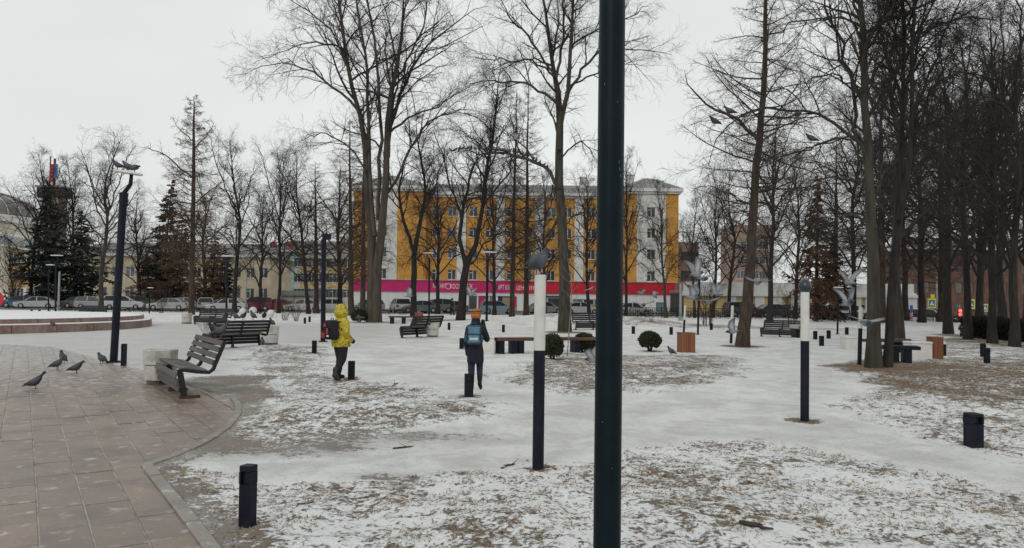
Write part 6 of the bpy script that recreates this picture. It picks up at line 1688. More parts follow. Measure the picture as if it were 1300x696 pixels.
# ================================================================== CARS
tyre = mat('tyre', (0.018, 0.018, 0.018), scale=10, rough=0.9); rim_m = mat('wheel_rim', (0.35, 0.36, 0.37), scale=4, rough=0.4, metal=0.5)
car_glass = mat('car_glass', (0.035, 0.042, 0.05), (0.02, 0.024, 0.03), scale=1.0, rough=0.18, spec=0.2)
light_c = mat('headlight_glass', (0.70, 0.72, 0.74), scale=3, rough=0.15); light_r = mat('tail_light_glass', (0.35, 0.015, 0.015), scale=3, rough=0.25)
grime_m = mat('car_trim', (0.030, 0.030, 0.030), scale=3, rough=0.7)
def car(px, Y, kind, col, rz, label, cname, headlit=False):
    b = at_depth(px, Y)
    paint = mat('car_paint_' + cname, col, tuple(0.85 * v for v in col), scale=0.8, rough=0.3, spec=0.5, dirt=((0.22, 0.21, 0.20), 1.0, 0.35))
    root = empty('parked_car' if kind != 'van' else 'van', b + np.array([0, 0, 0.03]), rz, label, 'car' if kind != 'van' else 'van', 'vehicles along the street')
    if kind == 'sedan':
        Ln, W_, belt = 4.5, 1.76, 0.90
        low = [(-2.25, 0.30), (-2.22, 0.62), (-2.12, 0.92), (-1.55, 0.98), (0.95, 0.93), (1.95, 0.78), (2.22, 0.62), (2.25, 0.30), (1.9, 0.20), (-1.9, 0.20)]
        cab = [(-1.75, 0.96), (-1.05, 1.40), (0.0, 1.46), (0.45, 1.38), (1.15, 0.93)]
    elif kind == 'hatch':
        Ln, W_ = 4.1, 1.74
        low = [(-2.05, 0.30), (-2.05, 0.70), (-1.98, 0.98), (1.0, 0.95), (1.85, 0.80), (2.05, 0.62), (2.05, 0.30), (1.8, 0.20), (-1.8, 0.20)]
        cab = [(-2.0, 0.97), (-1.72, 1.46), (-0.4, 1.54), (0.35, 1.44), (1.1, 0.94)]
    elif kind == 'suv':
        low = [(-2.2, 0.38), (-2.2, 0.80), (-2.12, 1.08), (1.05, 1.04), (2.0, 0.92), (2.2, 0.72), (2.2, 0.38), (1.9, 0.26), (-1.9, 0.26)]; W_ = 1.84
        cab = [(-2.14, 1.07), (-1.9, 1.62), (-0.5, 1.70), (0.3, 1.60), (1.1, 1.03)]
    else:
        low = [(-2.6, 0.35), (-2.6, 1.15), (1.5, 1.15), (2.3, 0.98), (2.5, 0.75), (2.5, 0.35), (2.2, 0.25), (-2.3, 0.25)]; W_ = 1.95
        cab = [(-2.58, 1.16), (-2.5, 2.05), (0.6, 2.1), (1.2, 1.95), (1.95, 1.06)]
    w = W_ / 2
    o = MB().prism(low, 'y', -w, w).build('body', paint, root, bevel=0.07, seg=3)
    # cabin narrows towards the roof
    n = len(cab); tw = w * 0.80
    z0 = cab[0][1]; zt = max(p[1] for p in cab)
    ins = lambda z: w - 0.03 - (w - tw) * (z - z0) / (zt - z0)
    vs = [(x, -ins(z), z) for x, z in cab] + [(x, ins(z), z) for x, z in cab]
    fs = [tuple(range(n)), tuple(range(2 * n - 1, n - 1, -1))] + [(i, (i + 1) % n, n + (i + 1) % n, n + i) for i in range(n)]
    MB()._add(vs, fs).build('window_glass', car_glass, root)
    roofp = cab[1:-1]
    vs = [(x, -ins(z) * 1.01, z + 0.012) for x, z in roofp] + [(x, ins(z) * 1.01, z + 0.012) for x, z in roofp] + [(x, -ins(z) * 1.01, z - 0.05) for x, z in roofp] + [(x, ins(z) * 1.01, z - 0.05) for x, z in roofp]
    m_ = len(roofp); fs = []
    for i in range(m_ - 1):
        fs += [(i, i + 1, m_ + i + 1, m_ + i), (2 * m_ + i, 3 * m_ + i, 3 * m_ + i + 1, 2 * m_ + i + 1), (i, 2 * m_ + i, 2 * m_ + i + 1, i + 1), (m_ + i, m_ + i + 1, 3 * m_ + i + 1, 3 * m_ + i)]
    fs += [(0, m_, 3 * m_, 2 * m_), (m_ - 1, 3 * m_ - 1, 4 * m_ - 1, 2 * m_ - 1)]
    MB()._add(vs, fs).build('roof', paint if kind != 'van' else paint, root)
    for s in (-1, 1):
        for (x0, za), (x1, zb) in ((cab[0], cab[1]), (cab[-2], cab[-1])):
            MB().bar((x0, s * ins(za) * 1.01, za), (x1, s * ins(zb) * 1.01, zb), 0.06, 0.09).build('pillar', paint, root)
        xm = (cab[1][0] + cab[-2][0]) / 2 + 0.1
        MB().bar((xm, s * ins(z0) * 1.012, z0), (xm, s * ins(zt) * 1.012, zt), 0.05, 0.10, up=(1, 0, 0)).build('pillar', paint, root)
        x_f = low[6][0] if kind != 'van' else 2.5
        MB().rng(x_f - 0.22, x_f + 0.012, s * w * 0.72 - 0.2, s * w * 0.72 + 0.2, 0.60, 0.74).build('headlight', MATS.get('lit_headlight') if headlit else light_c, root)
        MB().rng(low[1][0] - 0.012, low[1][0] + 0.15, s * w * 0.78 - 0.16, s * w * 0.78 + 0.16, 0.68, 0.92).build('tail_light', light_r, root)
        MB().box((cab[-1][0] - 0.35, s * (w + 0.1), z0 + 0.06), (0.12, 0.18, 0.13)).build('mirror', paint, root, bevel=0.02)
        for x in (low[0][0] + 0.82, low[6][0] - 0.80):
            wh = MB().lathe([(0.19, -0.10), (0.30, -0.10), (0.325, -0.06), (0.325, 0.08), (0.30, 0.11), (0.19, 0.11)], 20).build('wheel', tyre, root); wh.matrix_local = Matrix.Translation((x, s * (w - 0.09), 0.325)) @ Matrix.Rotation(-s * PI / 2, 4, 'X')
            MB().lathe([(0.001, 0.10), (0.06, 0.115), (0.19, 0.09)], 16).build('rim', rim_m, wh)
    MB().rng(low[6][0] - 0.1, low[6][0] + 0.02, -w * 0.5, w * 0.5, 0.42, 0.56).build('grille', grime_m, root)
    MB().rng(low[1][0] - 0.016, low[1][0] + 0.1, -0.26, 0.26, 0.52, 0.64).build('number_plate', letter_w, root)
    return root
mat_emit('lit_headlight', (1.0, 0.97, 0.9), 5.0)
CARS = [
 (24, 97, 'hatch', (0.045, 0.10, 0.20), 3.6, 'blue hatchback at the end of the car row before the cream wing', 'blue'),
 (46, 93, 'sedan', (0.42, 0.42, 0.40), 3.5, 'silver sedan next to the blue hatchback', 'silver'),
 (104, 97, 'sedan', (0.06, 0.06, 0.065), 0.3, 'dark sedan half hidden behind the low hedge', 'dark'),
 (120, 94, 'hatch', (0.30, 0.31, 0.32), 0.2, 'grey hatchback behind the bench beyond the fountain', 'grey'),
 (157, 92, 'suv', (0.55, 0.55, 0.54), 0.35, 'white estate car behind the tall leaning lamp post', 'white'),
 (179, 97, 'suv', (0.05, 0.055, 0.06), 0.4, 'dark off road car next to the white estate car', 'darkgrey'),
 (214, 90, 'sedan', (0.44, 0.45, 0.44), 3.25, 'silver sedan before the narrow dark spruce', 'silver'),
 (229, 97, 'hatch', (0.34, 0.36, 0.35), 3.3, 'grey green hatchback behind the silver sedan', 'greygreen'),
 (262, 95, 'hatch', (0.40, 0.40, 0.40), 1.9, 'light grey hatchback seen end on by the larch', 'lightgrey'),
 (289, 90, 'sedan', (0.55, 0.56, 0.56), 3.3, 'white sedan beside the lamp post', 'white'),
 (322, 92, 'suv', (0.16, 0.012, 0.03), 3.4, 'dark red car behind the white stone balls', 'darkred'),
 (350, 93, 'sedan', (0.28, 0.03, 0.03), 3.3, 'red sedan with snowy roof beside the slim dark tree', 'red'),
 (386, 92, 'sedan', (0.55, 0.55, 0.55), 3.2, 'white sedan parked before the kiosk', 'white'),
 (416, 93, 'hatch', (0.52, 0.53, 0.53), 3.3, 'white hatchback behind the headless lamp post', 'white'),
 (466, 92, 'hatch', (0.34, 0.35, 0.36), 3.4, 'grey hatchback between the larches and the tallest lime', 'grey2'),
 (508, 92, 'suv', (0.58, 0.58, 0.57), 1.9, 'white off road car seen from its end before the shop wall', 'white'),
 (534, 90, 'sedan', (0.11, 0.14, 0.14), 3.3, 'dark green sedan behind the forked tree', 'darkgreen'),
 (553, 92, 'suv', (0.16, 0.17, 0.175), 3.45, 'dark grey hatch backed car behind the lamp post', 'darkgrey2'),
 (571, 94, 'sedan', (0.10, 0.10, 0.10), 3.3, 'black sedan behind the person in black', 'black'),
 (632, 90, 'hatch', (0.22, 0.33, 0.40), 0.15, 'light blue hatchback before the pink posters', 'lightblue'),
 (692, 93, 'sedan', (0.28, 0.28, 0.29), 0.2, 'grey sedan under the shop canopy', 'grey3'),
 (738, 92, 'sedan', (0.56, 0.56, 0.56), 0.1, 'white sedan behind the snow mound by the teal shop window', 'white'),
 (803, 92, 'sedan', (0.45, 0.45, 0.45), 0.1, 'silver sedan before the white panel of the ochre block', 'silver2'),
 (984, 84, 'sedan', (0.035, 0.035, 0.04), 0.1, 'black sedan behind the bench on open snow', 'black2'),
 (944, 86, 'suv', (0.07, 0.07, 0.075), 0.1, 'dark car behind the leaning larch', 'dark2'),
 (1026, 86, 'sedan', (0.26, 0.02, 0.03), 0.15, 'red sedan before the brown window of the columned house', 'red2'),
 (1080, 82, 'hatch', (0.56, 0.56, 0.56), 0.15, 'white hatchback behind the white block', 'white'),
 (1168, 88, 'van', (0.56, 0.57, 0.57), 0.12, 'white van beside the red and white striped post', 'white'),
]
for c_ in CARS: car(*c_)
car(1216, 88, 'sedan', (0.58, 0.58, 0.58), -1.2, 'white car with lit headlights under the traffic light', 'white', True)

# ================================================================== PIGEONS
pig_m = mat_vcol('pigeon_feathers', 0.65, 0.25, 40)
def pigeon_mesh(pose):
    """one continuous bird, heading +x, standing on z = 0 or flying round the origin"""
    b = MB()
    grey, dark, neck, pale, tailc = (0.048, 0.052, 0.064), (0.026, 0.028, 0.034), (0.016, 0.024, 0.028), (0.30, 0.32, 0.35), (0.02, 0.022, 0.027)
    stand_ = pose.startswith('stand'); fatk = 1.18 if stand_ else 1.05; dzk = -0.03 if stand_ else 0.0
    def loft(sec, cols, S=12):
        o = len(b.v); vs = []
        for (x, z, ry, rz) in sec:
            for k in range(S):
                a = 2 * PI * k / S; vs.append((x, ry * fatk * math.cos(a), z + dzk + rz * fatk * math.sin(a)))
        fs = []
        for i in range(len(sec) - 1):
            for k in range(S): fs.append((i * S + k, (i + 1) * S + k, (i + 1) * S + (k + 1) % S, i * S + (k + 1) % S))
        fs.append(tuple(range(S))); fs.append(tuple(range(len(sec) * S - 1, (len(sec) - 1) * S - 1, -1)))
        b.col = (0, 0, 0); b._add(vs, fs)
        for i, c in enumerate(cols):
            for k in range(S): b.c[o + i * S + k] = c
    if pose.startswith('stand'):
        up = {'stand': 0.0, 'stand_tall': 0.035, 'stand_peck': -0.07}[pose]
        sec = [(-0.195, 0.085, 0.022, 0.006), (-0.13, 0.105, 0.03, 0.014), (-0.075, 0.13, 0.047, 0.04), (-0.01, 0.152, 0.062, 0.06), (0.045, 0.175 + up * 0.2, 0.06, 0.062), (0.085, 0.212 + up * 0.6, 0.041, 0.046), (0.100, 0.240 + up, 0.030, 0.032), (0.113, 0.262 + up, 0.028, 0.027), (0.131, 0.263 + up, 0.020, 0.020), (0.144, 0.258 + up, 0.008, 0.008), (0.162, 0.250 + up, 0.002, 0.002)]
        cols = [tailc, dark, grey, grey, grey, neck, neck, dark, dark, (0.1, 0.09, 0.09), (0.06, 0.05, 0.05)]
        loft(sec, cols)
        for s in (-1, 1):      # folded wings
            o = len(b.v); S = 8
            ws = [(-0.17, 0.102, 0.008, 0.012), (-0.10, 0.125, 0.014, 0.03), (-0.03, 0.155, 0.018, 0.045), (0.03, 0.178, 0.014, 0.038), (0.06, 0.19, 0.004, 0.012)]
            vs = []; yoff = [0.012, 0.034, 0.050, 0.050, 0.042]
            for (x, z, ry, rz), yo in zip(ws, yoff):
                for k in range(S):
                    a = 2 * PI * k / S; vs.append((x, s * yo * 1.18 + ry * math.cos(a), z - 0.026 + rz * 1.1 * math.sin(a)))
            fs = [(i * S + k, (i + 1) * S + k, (i + 1) * S + (k + 1) % S, i * S + (k + 1) % S) for i in range(4) for k in range(S)]
            b.col = (0, 0, 0); b._add(vs, fs)
            for i, c in enumerate((dark, dark, (0.075, 0.08, 0.095), (0.065, 0.07, 0.085), grey)):
                for k in range(S): b.c[o + i * S + k] = c
        b.col = (0.22, 0.06, 0.05)
        for s in (-1, 1):
            b.tube([(0.0, s * 0.025, 0.085), (0.006, s * 0.027, 0.04), (0.0, s * 0.028, 0.004)], [0.010, 0.006, 0.005], 6)
            for a in (-0.5, 0.0, 0.5, PI): b.tube([(0.0, s * 0.028, 0.005), (0.03 * math.cos(a), s * 0.028 + 0.03 * math.sin(a), 0.003)], 0.003, 4)
    else:
        sec = [(-0.20, -0.012, 0.075, 0.005), (-0.13, -0.005, 0.05, 0.012), (-0.07, 0.0, 0.05, 0.04), (0.0, 0.0, 0.062, 0.058), (0.06, 0.005, 0.054, 0.052), (0.105, 0.015, 0.034, 0.036), (0.135, 0.022, 0.027, 0.027), (0.156, 0.022, 0.02, 0.02), (0.168, 0.018, 0.008, 0.008), (0.187, 0.012, 0.002, 0.002)]
        loft(sec, [tailc, (0.16, 0.17, 0.18), (0.22, 0.23, 0.25), (0.24, 0.25, 0.27), (0.14, 0.15, 0.17), neck, dark, dark, (0.1, 0.09, 0.09), (0.06, 0.05, 0.05)])
        dih = {'fly_up': 1.0, 'fly_mid': 0.30, 'fly_down': -0.65, 'fly_v': 1.3}[pose]
        for s in (-1, 1):
            st = [(0.0, 0.06, -0.075, 0.0), (0.10, 0.085, -0.075, 0.25), (0.20, 0.075, -0.085, 0.5), (0.28, 0.03, -0.11, 0.8), (0.345, -0.07, -0.12, 1.0)]
            o = len(b.v); vs = []
            yy, zz = 0.035, 0.02; prev = 0
            for (l, xf, xb, t) in st:
                a = dih * (1 - 0.35 * t); yy += (l - prev) * math.cos(a); zz += (l - prev) * math.sin(a); prev = l
                th = 0.012 * (1 - t) + 0.0025; nx_, nz_ = -math.sin(a), math.cos(a)
                for (x, q) in ((xf, 0.0), ((xf + xb) / 2 + 0.02, th), (xb, 0.0), ((xf + xb) / 2, -th * 0.4)):
                    vs.append((x, s * (yy + nx_ * q), zz + nz_ * q))
            fs = [(i * 4 + k, (i + 1) * 4 + k, (i + 1) * 4 + (k + 1) % 4, i * 4 + (k + 1) % 4) for i in range(4) for k in range(4)] + [(16, 17, 18, 19)]
            b.col = (0, 0, 0); b._add(vs, fs)
            for i, (c1, c2) in enumerate((((0.20, 0.21, 0.23), pale), ((0.26, 0.27, 0.3), (0.46, 0.48, 0.5)), ((0.20, 0.21, 0.23), (0.42, 0.44, 0.46)), ((0.12, 0.13, 0.14), (0.24, 0.25, 0.27)), (dark, dark))):
                for k in range(4): b.c[o + i * 4 + k] = c1 if k != 3 else c2
        b.col = (0.2, 0.07, 0.06); b.tube([(-0.05, 0.015, -0.03), (-0.11, 0.015, -0.035)], 0.006, 5); b.tube([(-0.05, -0.015, -0.03), (-0.11, -0.015, -0.035)], 0.006, 5)
    me = b.mesh('pigeon', True, fix=True); me.materials.append(pig_m); return me
PM = {p: pigeon_mesh(p) for p in ('stand', 'stand_tall', 'stand_peck', 'fly_up', 'fly_mid', 'fly_down', 'fly_v')}
def pigeon(pos, heading, pose, label, group, s=1.0, rx=0.0, ry=0.0):
    o = bpy.data.objects.new('pigeon', PM[pose]); C.objects.link(o)
    o.location = tuple(map(float, pos)); o.rotation_euler = (rx, ry, heading); o.scale = (s, s, s)
    return tag(o, label, 'pigeon', group)
G1 = 'pigeons standing on the ground'
for px, py, hd, ps, lb in ((45, 494, 0.5, 'stand_tall', 'upright pigeon standing apart on the brown paving'), (73, 469, 0.9, 'stand_tall', 'pigeon facing the fountain in the small group on the paving'), (80, 461, 2.5, 'stand_tall', 'pigeon turned away at the back of the small group on the paving'),
                           (97, 474, 0.3, 'stand', 'low crouching pigeon at the edge of the small group on the paving'), (129, 462, 2.7, 'stand', 'pigeon on the paving beside the tall leaning lamp post')):
    p = place(px, py); pigeon((p[0], p[1], 0.002), hd, ps, lb, G1, 1.0)
p = place(852, 451); pigeon(p, 2.2, 'stand', 'lone pigeon standing on the lawn before the wooden bin', G1, 1.0)
p = place(333, 439); pigeon(p, 2.0, 'stand_tall', 'pigeon on the ground against the concrete planter', G1, 0.95)
# on the post, lamp head, planter, fountain and benches
G2 = 'pigeons perched on park furniture'
tp = PA[1] + PA[2]; pigeon(tp + np.array([-0.02, 0, -0.002]), 0.85, 'stand', 'dark pigeon sitting on top of the black and white post', G2, 1.02)
pt_ = PLN[1]; q = place(*pt_[0]); pigeon((q[0] + 0.12, q[1] - 0.16, q[2] + 0.615), 2.4, 'stand_tall', 'pigeon on the rim of the planter beside the black bench', G2)
hd_ = [c for c in HL.children if c.name.startswith('lamp_head')][0]; hb = np.array(HL.location) + np.array(hd_.location)
pigeon(hb + np.array([-0.24, -0.02, 0.075]), 3.4, 'stand', 'pigeon on the outer end of the tall lamp head', G2, 0.95); pigeon(hb + np.array([-0.04, 0.05, 0.05]), 2.9, 'stand', 'pigeon in the middle of the tall lamp head', G2, 1.0); pigeon(hb + np.array([0.15, 0.0, 0.022]), 0.2, 'stand_peck', 'pigeon bending down at the arm end of the tall lamp head', G2, 0.9)
bpy.context.view_layer.update()
def on_bench(bo, x, hd, lb, pose='stand', s=1.0):
    v = bo.matrix_world @ Vector((x, 0.672, 0.895)); pigeon(v, bo.rotation_euler.z + hd, pose, lb, G2, s)
on_bench(b_light, 0.88, 1.6, 'pigeon at the far end of the weathered bench backrest', 'stand_tall', 1.0); on_bench(b_light, 0.45, -1.3, 'pigeon in the middle of the weathered bench backrest', 'stand', 0.95)
for k, x in enumerate((-0.75, -0.35, 0.0, 0.28, 0.62)): on_bench(BN2, x, (1.2, -1.5, 1.7, -1.4, 1.4)[k], 'pigeon in the row on the back of the black bench', ('stand', 'stand_tall')[k % 2], 0.95)
q = W(67, 408, 28.6); pigeon((q[0], q[1] + 0.0, 0.345), 2.6, 'stand', 'pigeon on the lower granite tier of the fountain', G2)
# in the branches
Yb = place(717, 421)[1]
rp_ = random.Random(9)
lim = [(572, 196), (591, 193), (619, 194), (639, 195), (658, 198), (676, 205), (697, 219)]
for k in range(26):
    x = 573 + k * 4.9 + rp_.uniform(-1, 1)
    y = np.interp(x, [a for a, _ in lim], [b_ for _, b_ in lim])
    v = W(x, y - 1.0, Yb); pigeon(v + np.array([0, rp_.uniform(-0.06, 0.06), 0.03]), rp_.choice((0.2, 3.0, 1.5, -1.4)) + rp_.uniform(-0.3, 0.3), rp_.choice(('stand', 'stand_tall')), 'small pigeon in the long row on the level limb', 'pigeons in the trees', 0.95)
Yf = place(1110, 467)[1]
for px, py, hd, lb in ((907, 163, 3.3, 'pigeon at the drooping tip of the arching limb'), (926, 150, 2.8, 'pigeon on the outer bend of the arching limb'), (1013, 154, 0.4, 'pigeon on the middle of the arching limb'), (1030, 185, 3.0, 'pigeon on the lower limb under the arching one')):
    pigeon(W(px, py - 3, Yf - 0.6), hd, 'stand', lb, 'pigeons in the trees', 0.95)
# in the air
G3 = 'pigeons in flight'
FLY = [(520, 376, 24, 'fly_v', 0.3, 'pigeon flying with raised wings before the white shop wall'), (598, 374, 22, 'fly_up', 2.6, 'pigeon flying past the dark leaning tree'), (749, 343, 23, 'fly_mid', -1.5, 'pigeon gliding above the red band beside the large dark pole'), (753, 366, 25, 'fly_down', -1.3, 'pigeon flying low beside the large dark pole below the gliding one'),
       (815, 372, 24, 'fly_mid', 0.2, 'pigeon before the red band at the head of a pair'), (831, 372, 25, 'fly_down', 3.0, 'pigeon before the red band trailing its partner'), (817, 387, 21, 'fly_mid', -1.5, 'pigeon flying towards the viewer before the white shop wall'), (827, 407, 22, 'fly_v', 1.4, 'pigeon flying away low over the hedge'),
       (884, 348, 13, 'fly_v', 0.4, 'pigeon with wings thrown up before the bare bush'), (893, 354, 15, 'fly_mid', -1.2, 'pigeon with spread wings close to the bare bush'), (880, 378, 14, 'fly_up', -0.4, 'pigeon banking beside the lamp post'), (898, 384, 16, 'fly_mid', 0.9, 'pigeon flying below the others near the lamp post'), (908, 372, 17, 'fly_up', 2.4, 'pigeon turning close to the leaning larch'),
       (930, 421, 17, 'fly_v', 2.9, 'pigeon landing with raised pale wings before the short post'), (962, 359, 15.5, 'fly_mid', 1.7, 'pigeon with level spread wings crossing the leaning larch'), (1078, 358, 12.5, 'fly_up', 1.8, 'pigeon with one pale wing high before the columned house'), (1077, 385, 12.5, 'fly_v', -1.4, 'pigeon flying head on before the columned house'),
       (1099, 410, 11.0, 'fly_mid', -1.45, 'pigeon gliding head on close to the thick grey trunk'), (753, 457, 13, 'fly_up', 2.6, 'pigeon flapping low over the snow beside the large dark pole'), (655, 176, 30, 'fly_up', 0.4, 'pigeon fluttering above the level limb')]
for px, py, Y, pose, hd, lb in FLY:
    pigeon(W(px, py, Y), hd, pose, lb, G3, 0.88, rx=0.15 * math.sin(px), ry=0.2 * math.cos(px))

# ================================================================== PEOPLE
skin_m = mat('skin', (0.46, 0.28, 0.21), (0.42, 0.25, 0.19), scale=20, rough=0.55)
def doodle_mat():
    m, t, b = nodes_of('yellow_doodle_fabric'); N = t.nodes; K = t.links
    co = N.new('ShaderNodeTexCoord')
    n = N.new('ShaderNodeTexNoise'); n.inputs['Scale'].default_value = 7; n.inputs['Detail'].default_value = 3; n.inputs['Distortion'].default_value = 2.2; K.new(co.outputs['Object'], n.inputs['Vector'])
    def band(c, w):
        a = N.new('ShaderNodeMath'); a.operation = 'SUBTRACT'; K.new(n.outputs['Fac'], a.inputs[0]); a.inputs[1].default_value = c
        q = N.new('ShaderNodeMath'); q.operation = 'ABSOLUTE'; K.new(a.outputs[0], q.inputs[0])
        l = N.new('ShaderNodeMath'); l.operation = 'LESS_THAN'; K.new(q.outputs[0], l.inputs[0]); l.inputs[1].default_value = w; return l.outputs[0]
    mxm = N.new('ShaderNodeMath'); mxm.operation = 'MAXIMUM'; K.new(band(0.43, 0.018), mxm.inputs[0]); K.new(band(0.57, 0.022), mxm.inputs[1])
    mm = N.new('ShaderNodeMix'); mm.data_type = 'RGBA'; K.new(mxm.outputs[0], mm.inputs[0]); mm.inputs[6].default_value = (0.55, 0.43, 0.02, 1); mm.inputs[7].default_value = (0.03, 0.025, 0.012, 1)
    K.new(mm.outputs[2], b.inputs['Base Color']); b.inputs['Roughness'].default_value = 0.6
    nb = N.new('ShaderNodeTexNoise'); nb.inputs['Scale'].default_value = 16; K.new(co.outputs['Object'], nb.inputs['Vector'])
    bp = N.new('ShaderNodeBump'); bp.inputs['Strength'].default_value = 0.5; bp.inputs['Distance'].default_value = 0.02; K.new(nb.outputs['Fac'], bp.inputs['Height']); K.new(bp.outputs['Normal'], b.inputs['Normal'])
    return m
doodle = doodle_mat()
def fabric(n, c, k=0.7, bump=0.4): return mat(n, c, tuple(k * v for v in c), scale=9, rough=0.8, bump=bump, bscale=14)
blackcloth = fabric('black_trousers', (0.018, 0.018, 0.022)); navycoat = fabric('dark_navy_coat', (0.013, 0.016, 0.026)); jeans = fabric('dark_jeans', (0.022, 0.030, 0.055)); boot_m = fabric('grey_boot', (0.060, 0.055, 0.052)); boot_b = fabric('black_boot', (0.020, 0.019, 0.020))
hair_m = mat('hair_brown', (0.07, 0.045, 0.03), (0.04, 0.025, 0.018), scale=40, rough=0.6)

def hand(b, w, d, up, s=1.0):
    """palm and five fingers added to a body: w wrist, d pointing direction, up the back of the hand"""
    w = Vector(w); d = Vector(d).normalized(); up = Vector(up); up = (up - d * up.dot(d)).normalized(); sd_ = d.cross(up)
    b.capsule(w, w + d * 0.05 * s, 0.022 * s, 0.03 * s, 10)
    for k, (o, l) in enumerate(((-0.026, 0.052), (-0.009, 0.062), (0.009, 0.058), (0.026, 0.046))):
        p = w + d * 0.065 * s + sd_ * o * s; q = p + d * l * 0.55 * s; r = q + (d * 0.5 - up * 0.8).normalized() * l * 0.5 * s
        b.capsule(p, q, 0.0085 * s, 0.0078 * s, 8); b.capsule(q, r, 0.0078 * s, 0.0065 * s, 8)
    p = w + d * 0.02 * s - sd_ * 0.026 * s; q = p + (d * 0.6 - sd_ * 0.7).normalized() * 0.04 * s
    b.capsule(p, q, 0.011 * s, 0.009 * s, 8); b.capsule(q, q + d * 0.028 * s, 0.009 * s, 0.0075 * s, 8)

def head(b, c, f, s=1.0):
    """head with brow, nose, chin and ears; c centre, f the direction it looks"""
    c = Vector(c); f = Vector(f).normalized(); u = Vector((0, 0, 1)); sd_ = f.cross(u).normalized()
    b.capsule(c + u * 0.02 * s, c + u * 0.035 * s, 0.088 * s, 0.086 * s, 14); b.capsule(c + f * 0.02 * s - u * 0.05 * s, c + f * 0.035 * s - u * 0.065 * s, 0.062 * s, 0.05 * s, 12)
    b.capsule(c + f * 0.088 * s + u * 0.012 * s, c + f * 0.106 * s - u * 0.018 * s, 0.009 * s, 0.014 * s, 8)
    b.capsule(c + f * 0.085 * s - u * 0.05 * s + sd_ * 0.018 * s, c + f * 0.085 * s - u * 0.05 * s - sd_ * 0.018 * s, 0.008 * s, 0.008 * s, 8)
    for k in (-1, 1): b.capsule(c + sd_ * k * 0.088 * s + u * 0.02 * s, c + sd_ * k * 0.09 * s - u * 0.02 * s, 0.016 * s, 0.012 * s, 8)

def eyes(parent, c, f, s=1.0):
    c = Vector(c); f = Vector(f).normalized(); u = Vector((0, 0, 1)); sd_ = f.cross(u).normalized()
    for k in (-1, 1): MB().ell(tuple(c + f * 0.079 * s + sd_ * k * 0.032 * s + u * 0.012 * s), (0.011 * s,) * 3, 10, 8).build('eye', mat('eye_dark', (0.03, 0.025, 0.02), scale=5, rough=0.2), parent, smooth=True)

def boot(parent, ankle, toe_dir, m, s=1.0, pitch=0.0):
    a = Vector(ankle); t = Vector(toe_dir).normalized(); b = MB()
    dn = Vector((0, 0, -1))
    b.capsule(a + Vector((0, 0, 0.10 * s)), a, 0.052 * s, 0.05 * s, 12); b.capsule(a + dn * 0.03 * s - t * 0.02 * s, a + t * 0.12 * s + dn * (0.045 + pitch) * s, 0.05 * s, 0.042 * s, 12)
    o = link('boot', remeshed(b, 'boot', 0.012, 4), m, parent); return o

def backpack(name, loc, rz, label, cm, w=0.28, h=0.38, d=0.17, accents=(), extra=None):
    root = empty(name, loc, rz, label, 'backpack')
    o = MB().box((0, 0, 0), (w, d, h)).build('body', cm, root, bevel=0.045, seg=4); o.data.polygons.foreach_set('use_smooth', [True] * len(o.data.polygons))
    MB().box((0, -d / 2 - 0.02, -h * 0.2), (w * 0.78, 0.06, h * 0.38)).build('front_pocket', extra or cm, root, bevel=0.02, seg=3)
    MB().box((0, -d / 2 - 0.003, h * 0.24), (w * 0.86, 0.03, h * 0.36)).build('flap', extra or cm, root, bevel=0.012, seg=2)
    for s in (-1, 1):
        MB().tube([(s * w * 0.3, d / 2, h * 0.42), (s * w * 0.34, d / 2 + 0.10, h * 0.40), (s * w * 0.34, d / 2 + 0.19, 0.1 * h), (s * w * 0.34, d / 2 + 0.12, -0.32 * h), (s * w * 0.3, d / 2, -0.4 * h)], [(0.022, 0.008)] * 5, 8).build('strap', cm, root, smooth=True)
        MB().box((s * (w / 2 + 0.01), 0, -h * 0.2), (0.05, d * 0.7, h * 0.35)).build('side_pocket', cm, root, bevel=0.015, seg=2)
    MB().tube([(-0.04, 0.02, h / 2 - 0.01), (-0.03, 0.02, h / 2 + 0.035), (0.03, 0.02, h / 2 + 0.035), (0.04, 0.02, h / 2 - 0.01)], 0.009, 8).build('handle', cm, root, smooth=True)
    for (x, z, sx, sz, m) in accents: MB().box((x, -d / 2 - 0.055, z), (sx, 0.012, sz)).build('print_patch', m, root, bevel=0.004)
    return root

